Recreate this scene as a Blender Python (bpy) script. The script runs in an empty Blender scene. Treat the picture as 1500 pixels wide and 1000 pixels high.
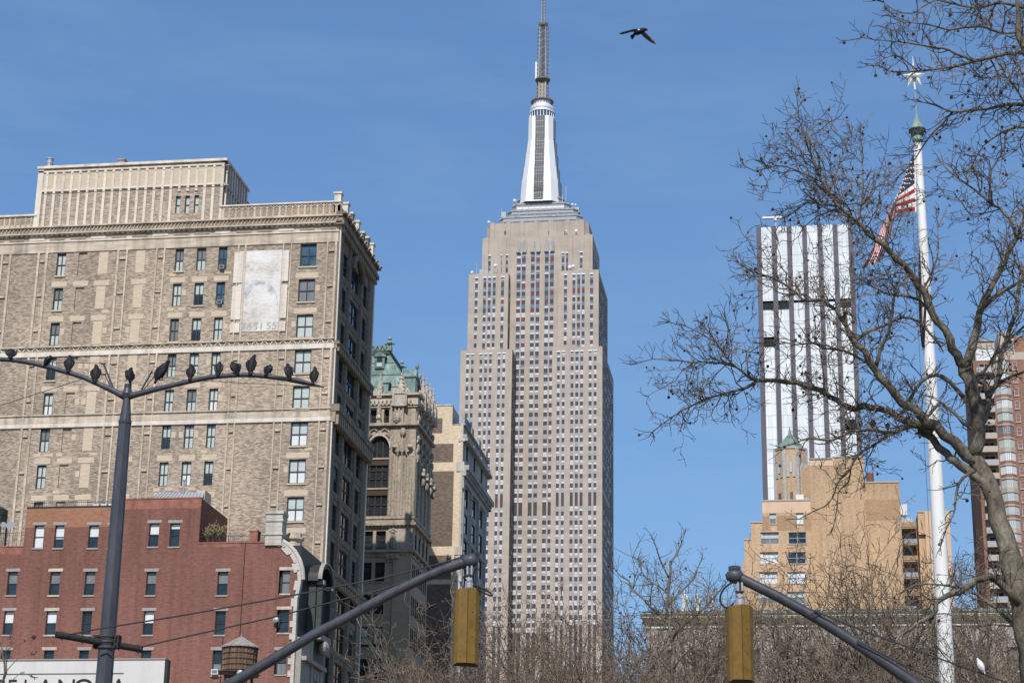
import bpy, math, random
from mathutils import Vector, Matrix
rnd = random.Random(7)
# ------------------------------------------------------------------ camera, sky, sun
SC = bpy.context.scene
F_PX, PITCH, YAW, ROLL, EYE = 2833.0, math.radians(18.2), math.radians(8.7), math.radians(0.95), 1.7
fw = Vector((-math.sin(YAW)*math.cos(PITCH), math.cos(YAW)*math.cos(PITCH), math.sin(PITCH)))
rt = Vector((math.cos(YAW), math.sin(YAW), 0)); up = rt.cross(fw)
RT = math.cos(ROLL)*rt + math.sin(ROLL)*up
UP = -math.sin(ROLL)*rt + math.cos(ROLL)*up
cd = bpy.data.cameras.new('camera'); cam = bpy.data.objects.new('camera', cd); SC.collection.objects.link(cam)
m4 = Matrix((RT, UP, -fw)).transposed().to_4x4(); m4.translation = Vector((0, 0, EYE)); cam.matrix_world = m4
cd.sensor_width = 36; cd.lens = F_PX/1500*36; cd.clip_start = 0.5; cd.clip_end = 20000
SC.camera = cam
SUN_AZ, SUN_EL = math.radians(0.6), math.radians(46.5)     # sun almost on the avenue axis, high behind the viewer
sund = Vector((-math.sin(SUN_AZ)*math.cos(SUN_EL), -math.cos(SUN_AZ)*math.cos(SUN_EL), math.sin(SUN_EL)))
ld = bpy.data.lights.new('sun', 'SUN'); ld.energy = 4.7; ld.angle = math.radians(0.53); ld.color = (1, .94, .87)
lo = bpy.data.objects.new('sun', ld); SC.collection.objects.link(lo)
lo.rotation_euler = sund.to_track_quat('Z', 'Y').to_euler()
W = bpy.data.worlds.new('World'); SC.world = W; W.use_nodes = True
nt = W.node_tree; bg = nt.nodes['Background']
sky = nt.nodes.new('ShaderNodeTexSky'); sky.sky_type = 'NISHITA'; sky.sun_disc = False
sky.sun_elevation = SUN_EL; sky.sun_rotation = math.atan2(sund.x, sund.y); sky.air_density = 1.5; sky.dust_density = 0.0; sky.ozone_density = 5.0
bg.inputs[1].default_value = 0.148
# faint high cirrus in the sky itself
tc = nt.nodes.new('ShaderNodeTexCoord'); mp = nt.nodes.new('ShaderNodeMapping'); mp.inputs['Scale'].default_value = (3, 3, 14); mp.inputs['Rotation'].default_value = (0, .12, 0)
nz = nt.nodes.new('ShaderNodeTexNoise'); nz.inputs['Scale'].default_value = 2.6; nz.inputs['Detail'].default_value = 7; nz.inputs['Roughness'].default_value = .62
rp = nt.nodes.new('ShaderNodeValToRGB'); rp.color_ramp.elements[0].position = .42; rp.color_ramp.elements[1].position = .8
rp.color_ramp.elements[0].color = (0, 0, 0, 1); rp.color_ramp.elements[1].color = (.16, .16, .16, 1)
mx = nt.nodes.new('ShaderNodeMix'); mx.data_type = 'RGBA'; mx.inputs[7].default_value = (2.4, 3.6, 4.9, 1)
L = nt.links.new
L(tc.outputs['Generated'], mp.inputs[0]); L(mp.outputs[0], nz.inputs[0]); L(nz.outputs[0], rp.inputs[0]); L(rp.outputs[0], mx.inputs[0])
gm = nt.nodes.new('ShaderNodeGamma'); gm.inputs[1].default_value = .7; tn = nt.nodes.new('ShaderNodeMix'); tn.data_type = 'RGBA'; tn.blend_type = 'MULTIPLY'; tn.inputs[0].default_value = 1; tn.inputs[7].default_value = (.69, .96, 1.34, 1)
L(sky.outputs[0], gm.inputs[0]); L(gm.outputs[0], tn.inputs[6]); L(tn.outputs[2], mx.inputs[6]); L(mx.outputs[2], bg.inputs[0])
SC.view_settings.view_transform = 'Standard'; SC.view_settings.look = 'None'; SC.view_settings.exposure = 0.0
SC.cycles.max_bounces = 5

def ray(px, py): return fw + RT*((px-750)/F_PX) + UP*((500-py)/F_PX)
def atY(px, py, Y): d = ray(px, py); return Vector((0, 0, EYE)) + d*(Y/d.y)
def atX(px, py, X): d = ray(px, py); return Vector((0, 0, EYE)) + d*(X/d.x)
def zY(px, py, Y): return atY(px, py, Y).z
def xY(px, py, Y): return atY(px, py, Y).x

# ------------------------------------------------------------------ materials
MATS = {}
def _mat(name):
    m = bpy.data.materials.new(name); m.use_nodes = True; MATS[name] = m
    return m, m.node_tree, m.node_tree.nodes['Principled BSDF']
def _pos(n, scale, combine=False):
    g = n.nodes.new('ShaderNodeNewGeometry'); src = g.outputs['Position']
    if combine:                       # x+y runs along both the street and the avenue facades
        s = n.nodes.new('ShaderNodeSeparateXYZ'); a = n.nodes.new('ShaderNodeMath'); c = n.nodes.new('ShaderNodeCombineXYZ')
        n.links.new(src, s.inputs[0]); n.links.new(s.outputs[0], a.inputs[0]); n.links.new(s.outputs[1], a.inputs[1])
        n.links.new(a.outputs[0], c.inputs[0]); n.links.new(s.outputs[2], c.inputs[1]); src = c.outputs[0]
    mp = n.nodes.new('ShaderNodeMapping'); mp.inputs['Scale'].default_value = scale; n.links.new(src, mp.inputs[0])
    return mp.outputs[0]
def _noise(n, vec, detail=6, rough=.6):
    t = n.nodes.new('ShaderNodeTexNoise'); t.inputs['Scale'].default_value = 1; t.inputs['Detail'].default_value = detail; t.inputs['Roughness'].default_value = rough
    n.links.new(vec, t.inputs[0]); return t.outputs[0]
def _ramp(n, fac, stops):
    r = n.nodes.new('ShaderNodeValToRGB'); e = r.color_ramp.elements
    while len(e) < len(stops): e.new(.5)
    for i, (p, c) in enumerate(stops): e[i].position = p; e[i].color = (*c, 1)
    n.links.new(fac, r.inputs[0]); return r.outputs[0]
def _mul(n, a, b, f=1.0, kind='MULTIPLY'):
    x = n.nodes.new('ShaderNodeMix'); x.data_type = 'RGBA'; x.blend_type = kind; x.inputs[0].default_value = f
    n.links.new(a, x.inputs[6]); n.links.new(b, x.inputs[7]); return x.outputs[2]
def _bump(n, b, fac, strength, dist=.05):
    u = n.nodes.new('ShaderNodeBump'); u.inputs['Strength'].default_value = strength; u.inputs['Distance'].default_value = dist
    n.links.new(fac, u.inputs['Height']); n.links.new(u.outputs[0], b.inputs['Normal'])
def mix3(c, k): return tuple(min(1, v*k) for v in c)
def plain(name, c, rough=.7, var=.18, scale=(1.5, 1.5, 1.5), metal=0, spec=.28, streak=0.0, bump=0, coat=0):
    m, n, b = _mat(name)
    f = _noise(n, _pos(n, scale)); col = _ramp(n, f, [(.28, mix3(c, 1-var)), (.5, c), (.74, mix3(c, 1+var))])
    if streak:
        g = _noise(n, _pos(n, (.9, .9, .06)), 5, .65)
        col = _mul(n, col, _ramp(n, g, [(.36, (1-streak,)*3), (.56, (1, 1, 1))]))
    n.links.new(col, b.inputs['Base Color']); b.inputs['Roughness'].default_value = rough; b.inputs['Metallic'].default_value = metal
    b.inputs['Specular IOR Level'].default_value = spec; b.inputs['Coat Weight'].default_value = coat
    if bump: _bump(n, b, f, bump)
    return m
def brick(name, c1, c2, mortar, bw=.3, bh=.1, bias=0, stain=.3, stainscale=.12, streak=0):
    m, n, b = _mat(name)
    v = _pos(n, (1, 1, 1), True)
    t = n.nodes.new('ShaderNodeTexBrick'); t.inputs['Scale'].default_value = 1; t.inputs['Brick Width'].default_value = bw; t.inputs['Row Height'].default_value = bh
    t.inputs['Mortar Size'].default_value = bh*.10; t.inputs['Bias'].default_value = bias
    t.inputs['Color1'].default_value = (*c1, 1); t.inputs['Color2'].default_value = (*c2, 1); t.inputs['Mortar'].default_value = (*mortar, 1)
    n.links.new(v, t.inputs[0])
    f = _noise(n, _pos(n, (1.6, 5.5, 1), True), 7, .72)
    col = _mul(n, t.outputs[0], _ramp(n, f, [(.3, (.62,)*3), (.5, (1, 1, 1)), (.72, (1.28,)*3)]), .9)
    s = _noise(n, _pos(n, (stainscale, stainscale*.6, 1), True), 5, .6)
    col = _mul(n, col, _ramp(n, s, [(.32, (1-stain,)*3), (.6, (1.06, 1.04, 1.0))]))
    if streak:
        q = _noise(n, _pos(n, (1.1, .05, 1), True), 5, .65); col = _mul(n, col, _ramp(n, q, [(.34, (1-streak,)*3), (.5, (1, 1, 1)), (.68, (1+streak*.7,)*3)]))
    n.links.new(col, b.inputs['Base Color']); b.inputs['Roughness'].default_value = .85; b.inputs['Specular IOR Level'].default_value = .25
    return m
def glass(name, c=(.02, .028, .034), rough=.05, spec=.6):
    m, n, b = _mat(name)
    f = _noise(n, _pos(n, (.8, .8, .8)), 3); col = _ramp(n, f, [(.3, mix3(c, .6)), (.7, mix3(c, 1.5))])
    n.links.new(col, b.inputs['Base Color']); b.inputs['Roughness'].default_value = rough; b.inputs['Specular IOR Level'].default_value = spec
    return m
TAN = brick('tan_roman_brick', (.19, .15, .115), (.49, .405, .32), (.40, .335, .27), .36, .13, .05, .30)
LIME = plain('cream_terracotta', (.54, .455, .355), .8, .28, (.6, .6, 3.0), streak=.38)
PALE = plain('pale_terracotta', (.68, .61, .52), .8, .14, (.9, .9, 3.5), streak=.25)
BUFF = plain('buff_brick_infill', (.53, .44, .325), .85, .14, (1.2, 1.2, 5))
ORNA = plain('weathered_ornament', (.33, .265, .195), .85, .6, (7, 7, 9), streak=.2)
ETAN = plain('shade_toned_avenue_stone', (.225, .185, .145), .85, .32, (.9, .9, 2.5), streak=.35)  # avenue front's shade is put into this darker stone colour
DKFR = plain('dark_green_sash', (.035, .045, .045), .5, .1)
BRFR = plain('dark_brown_sash', (.05, .03, .022), .5, .1)
GLS = glass('window_glass'); GLB = glass('bluish_window_glass', (.045, .09, .13), .04, .9)
BLND = plain('pale_blind_behind_glass', (.47, .52, .49), .25, .10, (.6, .6, 3), coat=.6)
BLNW = plain('white_blind', (.66, .68, .68), .35, .06, coat=.5)
CURT = plain('grey_curtain', (.17, .18, .18), .35, .25, (6, 6, .6), coat=.6)
RED = brick('painted_red_brick', (.20, .092, .072), (.225, .108, .084), (.19, .09, .07), .25, .08, 0, .2, .1, .22)
REDO = brick('orange_brown_brick', (.29, .145, .09), (.32, .165, .105), (.28, .14, .09), .25, .08, 0, .12)
REDW = plain('flaked_red_brick', (.29, .125, .09), .9, .35, (1.2, 1.2, 1.2), streak=.2)
GRST = plain('grey_stone_lintel', (.32, .29, .26), .85, .15, (3, 3, 3))
WHST = plain('whitewashed_stone', (.50, .465, .405), .8, .12, (1.2, 1.2, 4), streak=.3)
DKMT = plain('dark_painted_iron', (.028, .032, .03), .5, .25, (3, 3, 3))
ROOFG = plain('flat_roof_felt', (.14, .13, .125), .9, .2)
COPP = plain('green_copper', (.235, .335, .30), .7, .40, (.9, .9, .4), streak=.5)
COPD = plain('dark_copper', (.045, .06, .055), .6, .3)
GOTH = plain('carved_gothic_stone', (.375, .315, .245), .85, .36, (3, 3, 3), streak=.3)
GOTW = plain('bright_gothic_stone', (.48, .42, .345), .85, .3, (4, 4, 4), streak=.25)
GOTB = plain('buff_pressed_brick', (.38, .30, .205), .85, .10, (1, 1, 3), streak=.15)
CRM = brick('cream_brick', (.575, .47, .335), (.64, .53, .385), (.57, .47, .35), .3, .11, 0, .18)
BRN = brick('dark_brown_brick', (.12, .085, .066), (.19, .145, .118), (.17, .135, .11), .4, .18, 0, .2)
GRYW = plain('grey_white_stone', (.40, .385, .36), .8, .2, (1.5, 1.5, 3), streak=.35)
ESB = plain('limestone', (.425, .36, .30), .85, .14, (.10, .10, .22), streak=.10)
ESBD = plain('aluminium_spandrel', (.078, .068, .070), .8, .22, (.4, .4, .4))
ESBR = plain('red_spandrel', (.17, .045, .035), .6, .2)
STEEL = plain('steel_mullion', (.36, .35, .35), .45, .1)
ALUM = plain('mast_aluminium', (.74, .75, .77), .42, .06, (.3, .3, .1), metal=.15)
ALUG = plain('grey_metal_cladding', (.30, .335, .375), .5, .12, (.4, .4, 1.5), metal=.1)
MSTD = plain('dark_mast_glazing', (.12, .115, .11), .35, .3, (.5, .5, .8))
ANTD = plain('antenna_steel', (.16, .145, .13), .6, .3, (1, 1, 1))
WDSH = plain('white_dish', (.66, .66, .65), .5, .05)
TWG = plain('grey_tower_pier', (.10, .095, .115), .6, .08, (.2, .2, .5))
TWW = brick('pale_reflective_cladding', (.60, .65, .685), (.76, .79, .81), (.46, .50, .53), 1.22, 3.95, .1, .10, .03);
for _q in TWW.node_tree.nodes:
    if _q.bl_idname == 'ShaderNodeTexBrick': _q.offset = 0; _q.inputs['Mortar Size'].default_value = .05
    if _q.bl_idname == 'ShaderNodeMix' and abs(_q.inputs[0].default_value-.9) < .01: _q.inputs[0].default_value = .15
_b = TWW.node_tree.nodes['Principled BSDF']; _b.inputs['Roughness'].default_value = .16; _b.inputs['Specular IOR Level'].default_value = .7
TWJ = plain('cladding_joint', (.50, .54, .58), .5, .1)
BLK = plain('dark_opening_and_shadow', (.02, .022, .025), .8, .4)
ORG = brick('orange_brick', (.46, .315, .195), (.56, .395, .25), (.47, .34, .22), .5, .2, 0, .24, .07, .18)
ORGL = plain('light_orange_stucco', (.62, .45, .31), .85, .06, (.3, .3, .3), streak=.1)
ORGD = brick('brown_band_brick', (.36, .235, .14), (.43, .285, .17), (.37, .24, .15), .5, .2, 0, .1)
CRTS = plain('courthouse_stone', (.36, .315, .30), .85, .12, (.4, .4, .8), streak=.25)
CRTL = plain('courthouse_cornice', (.60, .55, .42), .85, .2, (1.5, 1.5, 5))
MARB = plain('white_marble', (.62, .60, .55), .6, .12, (4, 4, 4))
APTR = brick('apartment_red_brick', (.23, .12, .09), (.29, .155, .115), (.26, .16, .12), .5, .2, 0, .2, .1, .15)
APTB = plain('apartment_beige_band', (.42, .365, .30), .8, .08)
POLE = plain('grey_painted_pole', (.058, .061, .072), .45, .3, (9, 9, 2.5), streak=.25)
PIPE = plain('rusted_dark_pipe', (.03, .028, .03), .75, .5, (25, 25, 25), bump=.4)
YEL = plain('weathered_yellow_paint', (.165, .096, .018), .55, .22, (9, 9, 9), streak=.10)
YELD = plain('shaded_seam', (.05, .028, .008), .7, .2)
GALV = plain('galvanised_metal', (.34, .35, .37), .45, .15, (12, 12, 12), metal=.3)
RUB = plain('black_cable', (.012, .012, .013), .6, .1)
WIRE = plain('steel_wire', (.035, .034, .036), .6, .2)
PGD = plain('dark_plumage', (.010, .010, .012), .65, .5, (30, 30, 30), spec=.25)
PGS = plain('slate_plumage', (.022, .025, .032), .55, .5, (30, 30, 30), spec=.3)
PGW = plain('white_plumage', (.78, .77, .75), .7, .08, (30, 30, 30))
PGB = plain('brown_wing_plumage', (.15, .115, .085), .7, .35, (14, 14, 14))
LEG = plain('pink_leg', (.25, .08, .06), .6, .2)
FPW = plain('white_flagpole_paint', (.74, .73, .70), .45, .06, (1, 1, .5), streak=.12)
FRD = plain('flag_red', (.42, .02, .03), .8, .12); FWH = plain('flag_white', (.72, .70, .68), .8, .08); FBL = plain('flag_blue', (.026, .025, .05), .8, .2)
FDK = plain('dark_flag_cloth', (.02, .023, .03), .85, .2)
SGNW = plain('white_sign_panel', (.60, .58, .55), .6, .06, (.3, .3, .3), streak=.08); SGNB = plain('black_letters', (.02, .02, .02), .5, .1)
WOOD = plain('tank_wood', (.19, .12, .075), .85, .55, (6, 6, .35), streak=.45); WOODG = plain('tank_grey_roof', (.26, .235, .22), .8, .25, (3, 3, 3))
def bark(name):
    m, n, b = _mat(name)
    f = _noise(n, _pos(n, (2.6, 2.6, 1.3)), 8, .68); col = _ramp(n, f, [(.30, (.055, .045, .034)), (.44, (.125, .105, .078)), (.56, (.19, .165, .125)), (.70, (.30, .275, .215))])
    g = _noise(n, _pos(n, (14, 14, 9)), 6, .7); col = _mul(n, col, _ramp(n, g, [(.35, (.6, .6, .6)), (.6, (1.1, 1.1, 1.1))]))
    n.links.new(col, b.inputs['Base Color']); b.inputs['Roughness'].default_value = .92; b.inputs['Specular IOR Level'].default_value = .2; _bump(n, b, g, .7, .04)
BARK = MATS.get(bark('plane_bark')) or MATS['plane_bark']
BARK2 = plain('twig_bark', (.145, .115, .09), .9, .45, (2, 2, 2), spec=.2); BARK3 = plain('park_twig', (.185, .135, .098), .9, .5, (.7, .7, .7), spec=.2)
SEED = plain('seed_ball', (.06, .038, .025), .9, .3)
STRW = plain('dry_shrub', (.185, .155, .085), .9, .3)
ASPH = plain('asphalt', (.05, .05, .052), .9, .2); PAVE = plain('paving', (.17, .14, .105), .9, .12); LAWN = plain('winter_lawn', (.09, .1, .045), .95, .3); WPNT = plain('road_paint', (.7, .7, .68), .8, .05)
# ------------------------------------------------------------------ mesh builder
COL = SC.collection
def wloc(o):
    v = Vector((0, 0, 0))
    while o: v = v + o.location; o = o.parent
    return v
class MB:
    def __init__(s): s.v = []; s.f = []; s.m = []; s.mats = []
    def mi(s, mat):
        if mat not in s.mats: s.mats.append(mat)
        return s.mats.index(mat)
    def face(s, pts, mat):
        b = len(s.v); s.v.extend(tuple(p) for p in pts); s.f.append(tuple(range(b, b+len(pts)))); s.m.append(s.mi(mat))
    def hexa(s, p, mat):              # eight corners: bottom ring 0-3, top ring 4-7
        b = len(s.v); s.v.extend(tuple(q) for q in p); k = s.mi(mat)
        for q in ((0, 3, 2, 1), (4, 5, 6, 7), (0, 1, 5, 4), (1, 2, 6, 5), (2, 3, 7, 6), (3, 0, 4, 7)):
            s.f.append(tuple(b+i for i in q)); s.m.append(k)
    def box(s, x0, x1, y0, y1, z0, z1, mat):
        s.hexa([(x0, y0, z0), (x1, y0, z0), (x1, y1, z0), (x0, y1, z0), (x0, y0, z1), (x1, y0, z1), (x1, y1, z1), (x0, y1, z1)], mat)
    def tube(s, pts, rad, mat, n=8, cap=True, flat=None):
        pts = [Vector(p) for p in pts]; k = s.mi(mat); N = len(pts)
        if not isinstance(rad, (list, tuple)): rad = [rad]*N
        ref = None; rings = []
        for i, p in enumerate(pts):
            t = (pts[min(i+1, N-1)]-pts[max(i-1, 0)])
            t = t.normalized() if t.length > 1e-9 else Vector((0, 0, 1))
            if ref is None: ref = Vector((0, 0, 1)) if abs(t.z) < .9 else Vector((1, 0, 0))
            a = t.cross(ref).normalized(); b = a.cross(t).normalized(); ref = b
            base = len(s.v); rx = rad[i]; ry = rad[i] if flat is None else rad[i]*flat[i]
            for j in range(n):
                w = 2*math.pi*(j+.5)/n; q = p + a*(math.cos(w)*rx) + b*(math.sin(w)*ry); s.v.append((q.x, q.y, q.z))
            rings.append(base)
        for i in range(N-1):
            A, B = rings[i], rings[i+1]
            for j in range(n):
                jj = (j+1) % n; s.f.append((A+j, A+jj, B+jj, B+j)); s.m.append(k)
        if cap:
            s.f.append(tuple(rings[0]+j for j in range(n-1, -1, -1))); s.m.append(k)
            s.f.append(tuple(rings[-1]+j for j in range(n))); s.m.append(k)
    def lathe(s, c, prof, mat, n=16, sq=0, ph=0):   # prof: (r, z) list
        s.tube_prof(c, prof, mat, n, ph)
    def tube_prof(s, c, prof, mat, n=16, ph=0.0):
        k = s.mi(mat); rings = []
        for r, z in prof:
            base = len(s.v); rings.append(base)
            for j in range(n):
                w = 2*math.pi*j/n+ph; s.v.append((c[0]+math.cos(w)*r, c[1]+math.sin(w)*r, c[2]+z))
        for A, B in zip(rings, rings[1:]):
            for j in range(n):
                jj = (j+1) % n; s.f.append((A+j, A+jj, B+jj, B+j)); s.m.append(k)
        s.f.append(tuple(rings[0]+j for j in range(n-1, -1, -1))); s.m.append(k)
        s.f.append(tuple(rings[-1]+j for j in range(n))); s.m.append(k)
    def prism(s, poly, ax, a0, a1, mat):            # polygon of 2-D points extruded along axis 'x','y' or 'z'
        def P(p, a): return (a, p[0], p[1]) if ax == 'x' else ((p[0], a, p[1]) if ax == 'y' else (p[0], p[1], a))
        n = len(poly); b = len(s.v); k = s.mi(mat)
        s.v.extend(P(p, a0) for p in poly); s.v.extend(P(p, a1) for p in poly)
        s.f.append(tuple(range(b, b+n))); s.m.append(k); s.f.append(tuple(range(b+2*n-1, b+n-1, -1))); s.m.append(k)
        for i in range(n):
            j = (i+1) % n; s.f.append((b+i, b+n+i, b+n+j, b+j)); s.m.append(k)
    def ball(s, c, r, mat, n=8, sc=(1, 1, 1)):
        prof = [(max(1e-4, r*math.sin(math.pi*i/(n//2+2))), -r*math.cos(math.pi*i/(n//2+2))) for i in range(n//2+3)]
        b = len(s.v); s.tube_prof((0, 0, 0), prof, mat, n)
        for i in range(b, len(s.v)):
            x, y, z = s.v[i]; s.v[i] = (c[0]+x*sc[0], c[1]+y*sc[1], c[2]+z*sc[2])
    def mesh(s, name, off=Vector((0, 0, 0)), smooth=False):
        me = bpy.data.meshes.new(name)
        me.from_pydata([(x-off.x, y-off.y, z-off.z) for x, y, z in s.v], [], s.f)
        for m in s.mats: me.materials.append(m)
        me.polygons.foreach_set('material_index', s.m)
        if smooth: me.polygons.foreach_set('use_smooth', [True]*len(s.f))
        me.update(); return me
    def build(s, name, parent=None, loc=None, smooth=False, recalc=False):
        off = wloc(parent) if parent else (Vector(loc) if loc is not None else Vector((0, 0, 0)))
        o = bpy.data.objects.new(name, s.mesh(name, off, smooth)); COL.objects.link(o)
        if parent: o.parent = parent
        else: o.location = off
        return o
def tag(o, label, cat, group=None, kind=None):
    if label: o['label'] = label
    if cat: o['category'] = cat
    if group: o['group'] = group
    if kind: o['kind'] = kind
    return o
def thing(name, loc, label, cat, group=None):
    o = bpy.data.objects.new(name, None); COL.objects.link(o); o.location = Vector(loc); o.empty_display_size = .5
    return tag(o, label, cat, group)
def struct(o): o['kind'] = 'structure'; return o
def dup(root, loc, rz=0, label=None, sc=1.0):
    r = root.copy(); COL.objects.link(r); r.location = Vector(loc); r.rotation_euler.z = rz; r.scale = (sc, sc, sc)
    if label: r['label'] = label
    for ch in list(root.children):
        c = ch.copy(); COL.objects.link(c); c.parent = r
    return r
# facades: a map from (along, up, inward) to the world
def SF(Y): return lambda u, v, d: (u, Y+d, v)
def EF(X): return lambda u, v, d: (X-d, u, v)
def WF(X): return lambda u, v, d: (X+d, u, v)
def fbox(mb, M, u0, u1, v0, v1, d0, d1, mat):
    mb.hexa([M(u0, v0, d0), M(u1, v0, d0), M(u1, v0, d1), M(u0, v0, d1), M(u0, v1, d0), M(u1, v1, d0), M(u1, v1, d1), M(u0, v1, d1)], mat)
def wall(mb, M, u0, u1, v0, v1, holes, depth, mat, rmat=None):
    rmat = rmat or mat
    holes = [h for h in holes if h[0] < u1 and h[1] > u0 and h[2] < v1 and h[3] > v0]
    holes = [(max(h[0], u0), min(h[1], u1), max(h[2], v0), min(h[3], v1)) for h in holes]
    vs = sorted({v0, v1, *[h[2] for h in holes], *[h[3] for h in holes]})
    for a, b in zip(vs, vs[1:]):
        if b-a < 1e-5: continue
        mid = (a+b)/2; hs = sorted([h for h in holes if h[2] < mid < h[3]]); u = u0
        for h in hs:
            if h[0] > u+1e-5: mb.face([M(u, a, 0), M(h[0], a, 0), M(h[0], b, 0), M(u, b, 0)], mat)
            u = max(u, h[1])
        if u1 > u+1e-5: mb.face([M(u, a, 0), M(u1, a, 0), M(u1, b, 0), M(u, b, 0)], mat)
    for (a, b, c, d) in holes:
        mb.face([M(a, c, 0), M(b, c, 0), M(b, c, depth), M(a, c, depth)], rmat); mb.face([M(a, d, 0), M(a, d, depth), M(b, d, depth), M(b, d, 0)], rmat)
        mb.face([M(a, c, 0), M(a, c, depth), M(a, d, depth), M(a, d, 0)], rmat); mb.face([M(b, c, 0), M(b, d, 0), M(b, d, depth), M(b, c, depth)], rmat)
WC = {}
def window(parent, face, P, u0, u1, z0, z1, rec=.2, frame=DKFR, panes=((1, 1),), sill=None, nx=1, ny=2, fb=.07, name='window'):
    """sash window as a part with its pane as a sub-part; panes: (fraction from the bottom, material) bands"""
    w, h = u1-u0, z1-z0; key = (face, round(w, 2), round(h, 2), rec, frame.name, tuple((round(p[0], 2), p[1].name) for p in panes), nx, ny, sill.name if sill else '', fb)
    if key not in WC:
        M = {'S': SF(0), 'E': EF(0), 'W': WF(0)}[face]; fr = MB(); a = fb
        d0, d1 = rec-.08, rec+.04
        fbox(fr, M, 0, a, 0, h, d0, d1, frame); fbox(fr, M, w-a, w, 0, h, d0, d1, frame)
        fbox(fr, M, a, w-a, 0, a, d0, d1, frame); fbox(fr, M, a, w-a, h-a, h, d0, d1, frame)
        for i in range(1, ny): fbox(fr, M, a, w-a, h*i/ny-a*.45, h*i/ny+a*.45, d0+.02, d1, frame)
        for i in range(1, nx):
            fbox(fr, M, w*i/nx-a*.5, w*i/nx+a*.5, a, h-a, d0+.01, d1, frame)
        if sill: fbox(fr, M, -.12, w+.12, -.16, -.004, -.12, rec, sill)
        pn = MB(); prev = 0
        for fr_, mt in panes:
            pn.face([M(a*.5, prev*h, rec+.02), M(w-a*.5, prev*h, rec+.02), M(w-a*.5, fr_*h, rec+.02), M(a*.5, fr_*h, rec+.02)], mt); prev = fr_
        WC[key] = (fr.mesh(name), pn.mesh('pane'))
    fm, pm = WC[key]
    org = Vector((u0, P, z0)) if face == 'S' else Vector((P, u0, z0))
    o = bpy.data.objects.new(name, fm); COL.objects.link(o); o.parent = parent; o.location = org-wloc(parent)
    p = bpy.data.objects.new('pane', pm); COL.objects.link(p); p.parent = o
    return o
def sash_look(r=None):
    r = r or rnd; t = r.random()
    if t < .42: return ((1, BLND),)
    if t < .66: return ((.5, BLND), (1, CURT))
    if t < .80: return ((.5, BLNW), (1, BLND))
    if t < .88: return ((.45, GLS), (1, BLND))
    return ((1, CURT),)
# ------------------------------------------------------------------ ground
g = MB(); g.face([(-3000, -1500, 0), (3000, -1500, 0), (3000, 4500, 0), (-3000, 4500, 0)], PAVE); struct(g.build('ground'))
g = MB(); g.face([(-40, -300, .004), (-20, -300, .004), (-20, 2000, .004), (-40, 2000, .004)], ASPH)
for k in range(-20, 120): g.face([(-30.1, k*9, .008), (-29.9, k*9, .008), (-29.9, k*9+3, .008), (-30.1, k*9+3, .008)], WPNT)
struct(g.build('road'))
g = MB(); g.box(-19.5, 60, 34, 225, .0, .13, LAWN); struct(g.build('park_lawn'))

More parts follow.
